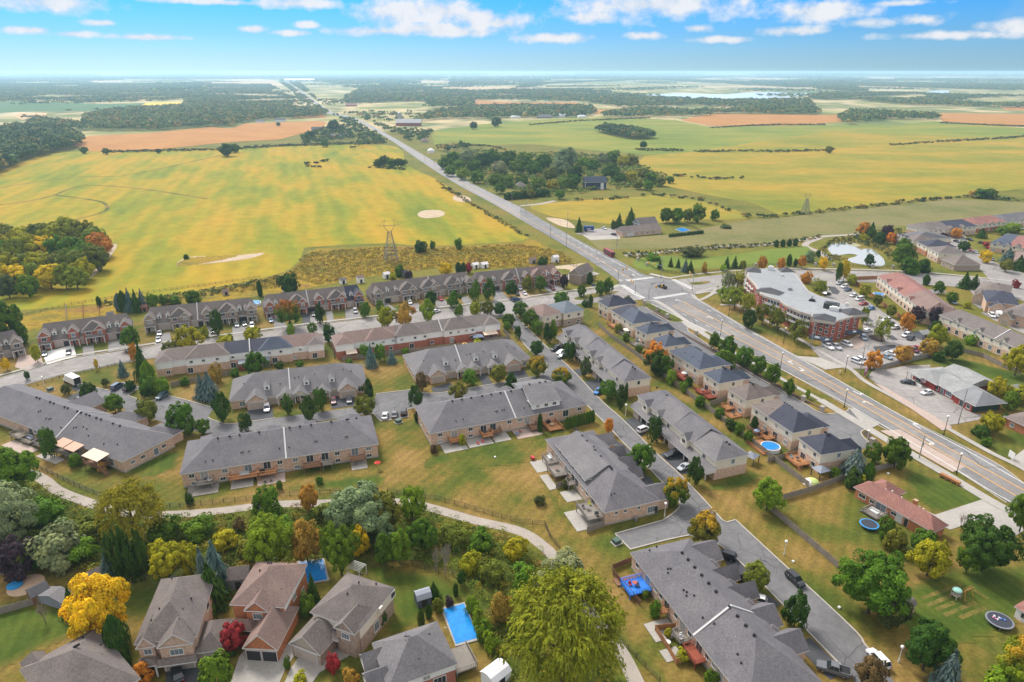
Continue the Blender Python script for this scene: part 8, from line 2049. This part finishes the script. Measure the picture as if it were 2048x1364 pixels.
bush 1227 458 439 14 k|olive bush beside the dark conifer across the road
spruce 1261 452 419 24 d|large dark conifer behind the brown roofed house
maple 1332 446 414 27 g|first green tree behind the grey gable
maple 1354 446 414 27 m|second green tree behind the grey gable
maple 1375 444 416 21 v|third tree behind the grey gable, yellowing
maple 1395 445 408 27 g|last and tallest tree behind the grey gable
maple 1429 441 419 18 g|lone round tree in the meadow past the grey gable
bush 1383 512 492 50 k|long dark shrub on the park path
bush 1304 520 505 34 m|light shrub beside the park path's pillars
bush 1450 456 448 26 k|low dark shrub patch in the hay meadow
bush 1408 546 523 13 a|orange shrub tree on the crossing's corner lawn
spruce 1319 538 520 10 d|first small conifer on the crossing's corner lawn
spruce 1341 534 515 9 d|second small conifer on the crossing's corner lawn
spruce 1356 536 517 9 d|third small conifer on the crossing's corner lawn
spruce 1370 544 520 14 b|blue spruce at the crossing's corner bed
spruce 1380 546 522 13 d|dark spruce at the crossing's corner bed
spruce 1453 536 514 11 d|conifer beside the bright shrub on the park verge
spruce 1469 536 513 12 d|second conifer on the park verge
bush 1447 543 528 15 l|bright green shrub on the park verge
bush 1485 538 520 16 v|olive shrub before the first orange tree
bush 1969 396 376 44 d|dark clump of trees on the field edge at the far meadow
bush 1945 394 380 16 a|browning tree beside the dark clump on the field edge
big 30 1088 972 112 s|grey-green willow at the frame's edge above the purple tree
big 34 995 896 96 m|green tree at the frame's edge above the trail
willow 276 1088 968 124 q|yellow-green weeping willow over the trail's bend
oval 240 1162 1062 30 d|first dark poplar column below the weeping willow
oval 265 1166 1058 32 d|second dark poplar column below the weeping willow
oval 290 1160 1064 30 d|third dark poplar column below the weeping willow
spruce 222 1162 1102 30 b|grey-blue spruce at the foot of the poplar columns
maple 40 1155 1078 74 p|dark purple tree beside the corner garden fence
bush 122 1128 1052 106 s|broad grey-green shrub tree in the valley
big 210 1280 1152 116 u|golden maple beside the taupe house
cedar 246 1330 1235 44 d|dark conifers between the golden maple and the taupe house
bush 289 1364 1322 42 o|rusty orange shrub before the taupe house's porch
spruce 149 1232 1180 36 d|dark conifer beside the long grey shed
bare 91 1245 1192 46 t|red-brown bare shrub at the corner fence
big 340 1155 1082 78 y|yellow-green and orange tree behind the taupe house
maple 385 1150 1088 48 y|bright yellow-green tree beside the blue spruces
spruce 437 1172 1088 48 b|large blue-grey spruce behind the pool house
spruce 428 1210 1130 58 d|broad dark spruce beside the taupe house
spruce 412 1176 1098 30 b|smaller blue-grey spruce touching the broad dark one
big 544 1136 1026 92 l|large light green tree above the blue pool
maple 616 1124 1038 60 a|orange-brown tree above the blue pool
big 684 1150 1043 74 m|tall green tree between the two houses' gardens
maple 722 1110 1056 36 u|yellow branches beside the tall green tree
maple 772 1132 1066 44 g|green tree at the garden's black fence
maple 800 1128 1060 48 m|mid-green tree at the garden's black fence
spruce 628 1206 1150 24 d|dark spruce before the half hidden pool
bush 618 1232 1186 36 g|green shrubs between the brick house and the white guttered house
maple 470 1302 1246 52 r|crimson maple at the orange-red brick house
bush 436 1378 1308 74 m|round clipped light green shrub at the bottom edge
bush 669 1344 1306 30 r|small crimson shrub before the white guttered house
bush 702 1372 1338 38 a|golden shrub at the bottom edge by the driveway
bush 575 1336 1312 16 g|low green shrubs dividing the two pale driveways
bush 600 1366 1346 34 y|yellow-green shrub at the bottom edge between driveways
bush 462 1310 1290 26 d|dark shrubs under the crimson maple
bush 765 1246 1216 24 d|dark shrub at the white guttered house's wall
bush 760 1216 1168 26 y|flowering vine shrub at the white guttered house's deck
bush 945 1226 1192 30 l|first round light green shrub along the long pool
bush 955 1248 1214 30 l|second round light green shrub along the long pool
bush 968 1276 1236 36 m|third and largest shrub along the long pool
bush 980 1300 1262 34 l|light shrub below the long pool's corner
bush 898 1212 1192 20 p|purple shrub at the long pool's head
bush 878 1224 1194 24 v|olive shrub beside the blue grey shed
cedar 843 1252 1222 14 d|clipped cedar at the grey roofed house's wall
cedar 858 1236 1210 13 d|clipped cedar below the blue grey shed
spruce 868 1196 1166 24 d|dark spruce beside the blue grey shed
cedar 912 1192 1168 10 d|slim cedar at the white arbor
maple 923 1170 1142 18 d|small lollipop tree at the garden's end
bush 1001 1244 1184 48 a|golden brown shrub tree in the rough meadow
willow 1124 1374 1162 236 q|huge weeping willow at the bottom edge
big 1128 1204 1112 112 s|silvery willow at the trail's end
maple 1042 1290 1240 40 d|dark tree under the huge willow's skirt
bare 890 1152 1058 46 n|bare grey tree at the garden fence
bare 872 1142 1078 36 n|smaller bare grey tree at the garden fence
big 722 1066 972 120 s|silvery green trees beside the trail below the lawn
maple 772 1062 982 66 v|olive tree beside the silvery ones at the trail
maple 826 1042 976 48 l|bright green tree beside the trail's fence
maple 540 1040 974 52 m|green tree beside the trail below the decks
maple 620 1022 966 38 a|olive brown tree on the trail fence
bush 660 1042 1006 60 v|olive shrubs below the trail
bush 565 1072 1032 60 m|green shrubs above the light green tree
bush 770 1090 1040 50 s|grey-green shrubs below the trail's olive tree
big 845 1100 1040 66 g|dark green tree above the garden fence
bush 480 1060 1036 28 t|small red-brown shrub in the valley
bush 180 1075 1035 80 v|olive thicket beside the trail
bush 165 1118 1075 70 m|light green thicket between the grey-green shrub tree and the poplars
bush 330 1078 1036 70 g|green thicket behind the weeping willow
bush 400 1072 1036 66 m|light green thicket beside the trail in mid valley
bush 455 1096 1058 60 y|yellow-green thicket above the pool house
bush 500 1112 1076 50 v|olive thicket next to the large light green tree
bush 905 1086 1048 64 v|olive thicket beyond the bare trees
bush 960 1098 1060 60 g|green thicket below the trail's long curve
bush 1030 1112 1076 56 y|yellowing thicket near the trail's end
bush 985 1160 1118 60 v|olive thicket in the rough meadow's middle
bush 1050 1176 1130 64 m|light green thicket before the silvery willow
bush 940 1140 1104 48 y|yellow-green thicket by the bare trees
bush 700 1090 1046 60 g|green thicket between the tall green tree and the trail
maple 20 1062 1010 60 g|deep green tree in front of the grey-green willow
bush 70 1130 1090 60 m|light green thicket beside the purple tree
bush 90 1045 1000 90 m|light green thicket beside the trail's start
oval 102 914 856 30 g|slim green tree before the salmon awnings
bush 152 932 906 24 m|green shrub below the salmon awnings
bush 205 942 925 18 u|yellow flowering shrub below the cream awning
bush 834 842 820 12 d|dark round shrub at the block's corner
bush 955 690 678 22 y|yellow shrub at the red row's patio
bush 812 711 694 16 m|green shrub at the red row's patio fence
bush 1080 1008 990 26 k|dark shrub below the end-on block's second deck
bush 1131 975 958 18 k|green shrub between the end-on block's decks
bush 1290 1195 1180 16 l|light green shrub in the blue deck's garden
bush 1310 1232 1198 24 m|green shrub between the blue deck and the small balcony
bush 1335 1272 1256 18 y|yellow shrub in the cedar fenced garden
bush 1362 1320 1298 30 y|yellow-green shrub at the cedar garden's end
bush 1420 1368 1340 34 g|green shrubs along the long block's wall
bush 1367 784 760 20 m|green shrub beside the red deck of the wide blue roofed pair
bush 1378 772 752 16 d|dark shrub against the wide blue roofed pair's wall
bush 1400 812 790 26 g|green shrub below the two red decks
bush 1439 836 814 22 g|green shrub at the foot of the brown roofed house's stairs
bush 1461 858 836 26 d|dark shrub thicket below the orange patio deck
bush 1478 868 844 22 m|green shrub thicket beside the low backyard fence
bush 1496 884 860 22 g|green shrub behind the brown deck stairs
maple 1507 862 832 16 d|small round tree beside the brown deck
bush 1670 955 934 22 m|green shrub below the navy roofed house's side wall
bush 1236 664 646 18 v|olive shrub by the violet roofed pair's stairs
bush 1252 682 664 16 m|green shrub behind the white patio umbrella
bush 1278 704 688 16 g|green shrub at the blue grey roofed house's corner deck
bush 1296 718 700 20 d|dark shrub beside the cream square umbrella
bush 700 732 716 18 m|green shrub at the red brick row's orange deck
bush 880 712 696 18 g|shrub between patios of the red brick row
bush 985 700 684 16 v|olive shrub at the red brick row's last patio
bush 560 738 722 20 d|dark shrub below the navy roofs
bush 600 734 720 18 g|green shrub beside the white row's grey canopy
bush 372 770 752 20 m|green shrub at the white row's fence
bush 470 752 736 20 g|shrub at the white row's red deck
bush 380 1008 984 18 d|dark shrub at the raised deck block's corner
bush 640 968 952 16 m|small shrub beside the paved patio
bush 560 978 960 14 g|small green shrub between two patios of the raised deck block
bush 868 905 888 18 t|red-brown shrub at the first curved patio
bush 925 890 866 18 y|yellow shrub beside the orange deck post
bush 620 886 868 14 g|shrub at the raised deck block's back"""
tn={'n':(.2,.16,.13)}
HUE.update(tn)
import re
for ln in TREES.split('\n'):
 a,lb=ln.split('|');q=a.split();t=0
 m_=re.search(r' ([123])$',lb)
 if m_:t=1 if m_.group(1)in '123' else 0;lb=lb[:-2]
 if 'rusty top' in lb:t=2
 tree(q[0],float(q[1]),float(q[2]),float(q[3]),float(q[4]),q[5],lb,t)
ORD='first second third fourth fifth sixth seventh eighth ninth tenth eleventh twelfth thirteenth fourteenth fifteenth sixteenth'.split()
seen={}
def nth(lb):
 k=seen.get(lb,0);seen[lb]=k+1
 return ORD[k]+' '+lb
for i in range(10):
 x=1134+i*5.7;y=858-i*1.6
 tree('cedar',x,y,y-23,8.5,'g',ORD[i]+' clipped cedar of the hedge, counted from the cedar deck',0,'clipped cedars of the court hedge')
for x0,y0,x1,y1,n,h,lb in((1340,474,1404,467,12,7,'dark clipped hedge shrub round the pool yard across the road'),(1016,399,1092,392,9,16,'tall dark hedge shrub before the taupe house by the country road')):
 for i in range(n):t=i/(n-1);tree('bush',x0+(x1-x0)*t,y0+(y1-y0)*t,y0+(y1-y0)*t-h,h*1.25,'d',ORD[i]+' '+lb+', from the road',0,lb.split(' shrub')[0]+' shrubs')
rg=random.Random(5)
GROVE=[(18,470),(45,476),(80,466),(112,470),(140,462),(168,470),(192,478),(205,492),(10,500),(36,505),(64,498),(92,496),(120,500),(150,498),(178,508),(198,520),(22,532),(52,528),(84,530),(115,528),(146,530),(172,538),(8,556),(40,556),(72,552),(104,556),(134,556),(156,556),(20,574),(60,572),(-12,560),(-8,520),(-10,485)]
GROVE.sort(key=lambda q:q[0])
for k,(x,y)in enumerate(GROVE):
 hue='oyvymvkywuyvmywvyuuyvmwyvmwvymwvo'[k%33]
 nm={'o':'rusty orange','u':'golden yellow','y':'yellow-green','w':'pale yellow-green','g':'deep green','d':'dark green','m':'mid-green','v':'olive','k':'dull olive'}[hue]
 tree('maple',x,y+22,y-26+rg.uniform(-5,5),rg.uniform(40,54),hue,nth(nm+' tree in the '+('back' if y<485 else 'middle' if y<525 else 'front')+' of the autumn grove, counted toward the field'),0,'trees of the autumn grove')
WOOD=[(890,330,24),(905,322,26),(918,335,22),(935,318,28),(950,338,26),(966,326,30),(985,318,30),(1000,340,26),(1018,322,32),(1035,338,28),(1050,326,30),(1070,342,28),(1086,328,30),(1100,352,26),(1118,340,30),(1133,322,38),(1150,350,28),(1168,330,22),(1186,335,24),(1205,322,22),(1228,318,26),(1246,326,22),(1262,324,22),(900,345,22),(925,352,22),(955,358,24),(990,362,22),(1015,366,24),(1045,365,22),(1075,372,24),(1105,374,22),(1130,372,24),(1146,366,26),(1222,348,30),(1240,360,22),(1262,356,20),(1285,352,20),(1302,360,22),(1320,366,18),(1060,390,18),(1000,380,20),(1120,392,18),(1276,372,18),(1295,374,18),(1340,362,14)]
WOOD.sort()
for k,(x,y,w)in enumerate(WOOD):
 hue='gmgmlsgmdgmsgmgmgmvgmgvysmmsgdmgsgmgyvyvvmgvgmy'[k%47]
 nm={'d':'dark green','g':'deep green','m':'mid-green','l':'light green','s':'grey-green','v':'olive','y':'yellowing','k':'dull olive'}[hue]
 tree('maple',x,y+w*.35,y-w*.72,w*1.2,hue,nth(nm+' tree at the '+('back' if y<330 else 'middle' if y<350 else 'front')+' of the roadside wood, counted from the road'),0,'trees of the roadside wood')
for x,y,w,hue,lb in((757,330,16,'d','dark tree at the end of the clump in the bean field'),(770,326,20,'d','tall dark tree in the clump in the bean field'),(784,330,18,'g','green tree in the clump in the bean field'),(797,330,18,'d','dark tree in the clump in the bean field, third along'),(808,328,12,'g','tree at the road end of the clump in the bean field'),(947,254,15,'d','round tree alone in the pasture'),(992,248,18,'d','tall tree alone in the pasture'),(1287,292,14,'d','lone tree below the pasture copse'),(1657,302,14,'v','flat topped tree on the hedgerow between the fields'),(318,304,9,'d','small dark tree at the orange field\'s lower edge'),(170,303,14,'g','tree at the orange field\'s corner'),(213,305,13,'g','second tree at the orange field\'s corner'),(557,250,8,'d','lone tree in the orange field'),(455,305,26,'d','dark clump tree on the hedgerow above the bean field'),(470,300,18,'g','green tree beside the dark clump on the hedgerow'),(668,256,22,'d','dark tree beside the roadside farmhouses'),(620,275,18,'d','dark round tree in the roadside farmhouse garden'),(650,290,14,'g','tree before the roadside farmhouses')):
 tree('maple',x,y+w*.3,y-w*.75,w*1.15,hue,lb)
# ------------------------------------------------------------ woods and undergrowth that read as one mass
PAL_W=[(4,(.030,.060,.016)),(4,(.046,.082,.020)),(3,(.070,.105,.022)),(1.6,(.12,.135,.03)),(.7,(.20,.14,.03))]
PAL_A=[(3,(.035,.06,.018)),(3,(.06,.08,.02)),(2,(.11,.10,.03)),(1,(.2,.12,.03))]
mass('forest',[[(-200,372),(0,350),(60,320),(110,306),(150,298),(172,288),(135,268),(90,260),(0,268),(-200,300)]],7.5,(11,18),(4.5,6.5),70,PAL_W,1,.22,'dark wood at the frame\'s edge below the orange field','wood')
PAL_F=[(3,(.055,.092,.024)),(3,(.080,.118,.028)),(2,(.115,.145,.035)),(1.4,(.17,.165,.04)),(.9,(.24,.16,.045))]
mass('forest',[[(165,262),(310,263),(420,254),(462,256),(492,245),(560,240),(640,235),(660,226),(560,214),(400,214),(230,222),(170,236)]],11,(9,15),(5.5,8),40,PAL_F,2,.22,'long wood behind the orange field','wood')
mass('forest',[[(0,240),(60,238),(160,250),(170,262),(110,258),(0,262)],[(370,214),(580,212),(600,200),(540,182),(370,196)],[(-200,206),(60,203),(250,206),(350,200),(560,180),(540,170),(300,168),(-200,168)],[(640,222),(600,200),(575,176),(560,166),(600,166),(660,226)]],12,(8,13),(5.5,8),34,PAL_F,22,.24,'broken woods and hedges on the farm side of the country road','wood',.0085,-.12)
mass('forest',[[(690,212),(690,196),(720,180),(780,168),(900,180),(960,186),(1000,182),(1180,180),(1290,196),(1380,200),(1360,214),(1250,216),(1150,202),(950,200),(945,214),(860,216),(780,205)],[(830,245),(870,226),(950,216),(1040,214),(1180,216),(1190,228),(1180,234),(1050,237),(960,238),(880,240)],[(1190,234),(1275,220),(1360,216),(1420,225),(1430,238),(1360,244),(1240,236)],[(1330,216),(1400,200),(1480,202),(1620,200),(1700,200),(1860,215),(2200,222),(2200,196),(1900,192),(1820,188),(1640,188),(1615,200),(1640,230),(1420,228)],[(1675,240),(1700,226),(1800,222),(1870,230),(1880,246),(1800,250),(1700,250)],[(1020,182),(1100,168),(1290,160),(1420,166),(1620,178),(1700,184),(1740,184),(1700,172),(1900,178),(2200,186),(2200,172),(1800,166),(1500,164),(1300,158),(1050,168)]],13,(9,15),(6.5,9),30,PAL_F,3,.25,'woods around the lake beyond the pastures','wood',.0075,-.18)
mass('forest',[[(1192,263),(1215,258),(1300,270),(1308,278),(1270,280),(1230,274)]],7,(10,14),(4.5,6),60,PAL_W,4,.24,'small copse standing in the pasture','wood')
far_bands=[[(-300,166),(120,165),(300,158),(600,158),(560,150),(300,152),(-300,155)],[(560,164),(760,166),(900,158),(880,152),(720,148),(560,152)],[(700,178),(830,172),(840,164),(760,160),(640,162)],[(900,172),(1060,170),(1100,160),(900,158)],[(1090,158),(1390,158),(1500,152),(1300,150),(1100,152)],[(1500,170),(1700,168),(1900,164),(2200,168),(2200,160),(1900,158),(1500,162)],[(300,186),(420,186),(420,166),(310,168)]]
mass('forest',far_bands,60,(9,15),(18,30),14,PAL_F,5,.32,'far blue woods across the plain','wood',.003,-.05)
mass('forest',[[(-500,153),(200,152),(180,149),(-500,149.5)],[(260,151.5),(430,151),(420,148.6),(260,148.6)],[(620,149.8),(980,150),(960,147.8),(640,147.6)],[(1150,150.5),(1420,151),(1400,148.4),(1160,148.2)],[(1520,152),(2500,153),(2500,149.4),(1500,149)]],170,(10,22),(60,100),12,PAL_F,6,.4,'farthest woods on the hazy horizon','wood',.0007,.0)
mass('scattered_trees',[[(-900,236),(600,216),(680,236),(720,262),(860,240),(1300,214),(1900,190),(2600,190),(2600,152),(-900,152)]],34,(5,10),(6,10),16,PAL_F,12,.30,'tree belts and hedges dotted over the far plain','wood',.0042)
mass('scattered_trees',[[(-500,158),(2500,158),(2500,149),(-500,149)]],150,(6,14),(30,60),10,PAL_F,13,.36,'tree belts on the far edge of the plain','wood',.0011)
mass('undergrowth',[[(880,312),(960,300),(1030,310),(1130,305),(1200,312),(1260,318),(1310,345),(1345,360),(1320,376),(1240,380),(1215,372),(1160,388),(1100,394),(1040,385),(960,364),(900,345)]],8,(1.2,4.5),(2.0,4.0),34,[(3,(.10,.155,.026)),(3,(.135,.18,.03)),(2,(.15,.16,.03)),(.5,(.2,.15,.03))],14,.24,'bushes and saplings filling the roadside wood','scrub')
def hedge_line(pts,w):return[[(x,y+w)for x,y in pts]+[(x,y-w)for x,y in pts[::-1]]]
rows_=[]
for pts,w in(([(205,305),(330,302),(440,300),(560,292),(700,288),(772,286)],1.6),([(1390,304),(1480,303),(1550,304),(1640,302),(1670,298)],1.0),([(1780,291),(1880,284),(1990,278),(2080,272)],1.0),([(1420,256),(1500,252),(1560,250),(1650,250)],.8),([(1880,246),(1960,250),(2060,254)],.8),([(1060,250),(1160,242),(1300,236)],.6),([(1270,300),(1365,302)],1.4),([(1350,352),(1420,358),(1500,358)],1.2),([(1490,436),(1560,434),(1700,418),(1860,400),(1930,394),(2060,404)],1.6),([(1150,402),(1230,398),(1300,390),(1400,400),(1490,434)],1.0),([(870,292),(980,292),(1010,300)],1.0),([(640,336),(600,330),(660,322)],1.0),([(738,334),(816,340)],1.5),([(870,372),(905,384),(930,396)],1.5)):rows_+=hedge_line(pts,w)
mass('hedgerow_scrub',rows_,5,(1.0,3.2),(1.6,3.0),26,PAL_A,7,.30,'scrubby hedgerows between the fields','hedgerow')
mass('hedgerow_scrub',[[(700,300),(775,284),(850,285),(865,262),(800,262),(760,250),(700,236),(680,246),(720,270)],[(600,278),(640,262),(690,252),(712,280),(650,290),(600,290)],[(880,300),(930,290),(940,300),(890,312)]],13,(4,9),(3.5,5.5),40,PAL_W,8,.25,'garden trees and scrub round the roadside farms','scrub')
PAL_V=[(4,(.075,.115,.014)),(4,(.105,.140,.016)),(3,(.145,.160,.018)),(1.8,(.20,.175,.02)),(.6,(.18,.11,.03)),(.6,(.32,.23,.02))]
mass('undergrowth',[[(-200,950),(60,960),(160,1010),(220,1024),(300,1040),(420,1032),(540,1018),(790,1011),(850,1022),(950,1050),(1035,1074),(1080,1104),(1102,1132),(1160,1210),(1230,1310),(1260,1400),(1000,1400),(975,1290),(950,1180),(905,1140),(800,1112),(700,1100),(650,1125),(520,1120),(400,1160),(320,1150),(240,1165),(140,1140),(60,1130),(-200,1180)]],1.8,(.3,2.1),(.8,1.7),64,PAL_V,9,.115,'dense shrubs and goldenrod filling the valley','undergrowth')
PAL_G=[(3,(.26,.19,.018)),(3,(.20,.16,.022)),(2,(.13,.13,.02)),(2,(.21,.125,.035))]
mass('goldenrod',[[(575,556),(612,506),(770,494),(870,497),(1040,488),(1120,503),(1150,526),(1020,536),(890,533),(740,552),(640,570)],[(420,583),(560,552),(600,566),(520,582),(430,590)]],2.2,(.2,.8),(1.0,1.9),26,PAL_G,10,.14,'goldenrod and dry weeds in the meadow behind the street','wild flowers')
mass('verge_weeds',[[(1250,508),(1400,494),(1560,485),(1640,471),(1640,476),(1560,492),(1400,502),(1260,518)],[(1700,470),(1760,462),(1800,458),(1815,470),(1770,490),(1800,512),(1790,528),(1765,505),(1720,488),(1660,490),(1650,505),(1700,520),(1660,526),(1640,500),(1660,480)],[(200,606),(420,580),(560,552),(560,558),(430,590),(300,610),(210,614)],[(1040,470),(900,385),(870,360),(880,366),(960,415),(1060,474)]],2.6,(.5,1.6),(.8,1.6),14,PAL_A+[(2,(.2,.16,.03))],11,.32,'rough weeds along the ditches and the pond','weeds')
# ------------------------------------------------------------ the air
hz=bpy.data.materials.new('haze');hz.use_nodes=True
nt=hz.node_tree;nt.nodes.clear()
v=nt.nodes.new('ShaderNodeVolumePrincipled');o_=nt.nodes.new('ShaderNodeOutputMaterial')
v.inputs['Color'].default_value=(.46,.72,.90,1);v.inputs['Density'].default_value=HAZE_D;v.inputs['Anisotropy'].default_value=.35
nt.links.new(v.outputs[0],o_.inputs['Volume'])
S=60000
link('haze',MB().box(-S,-S,-1.0,S,S,106.0).mesh('haze',hz),kind='stuff')
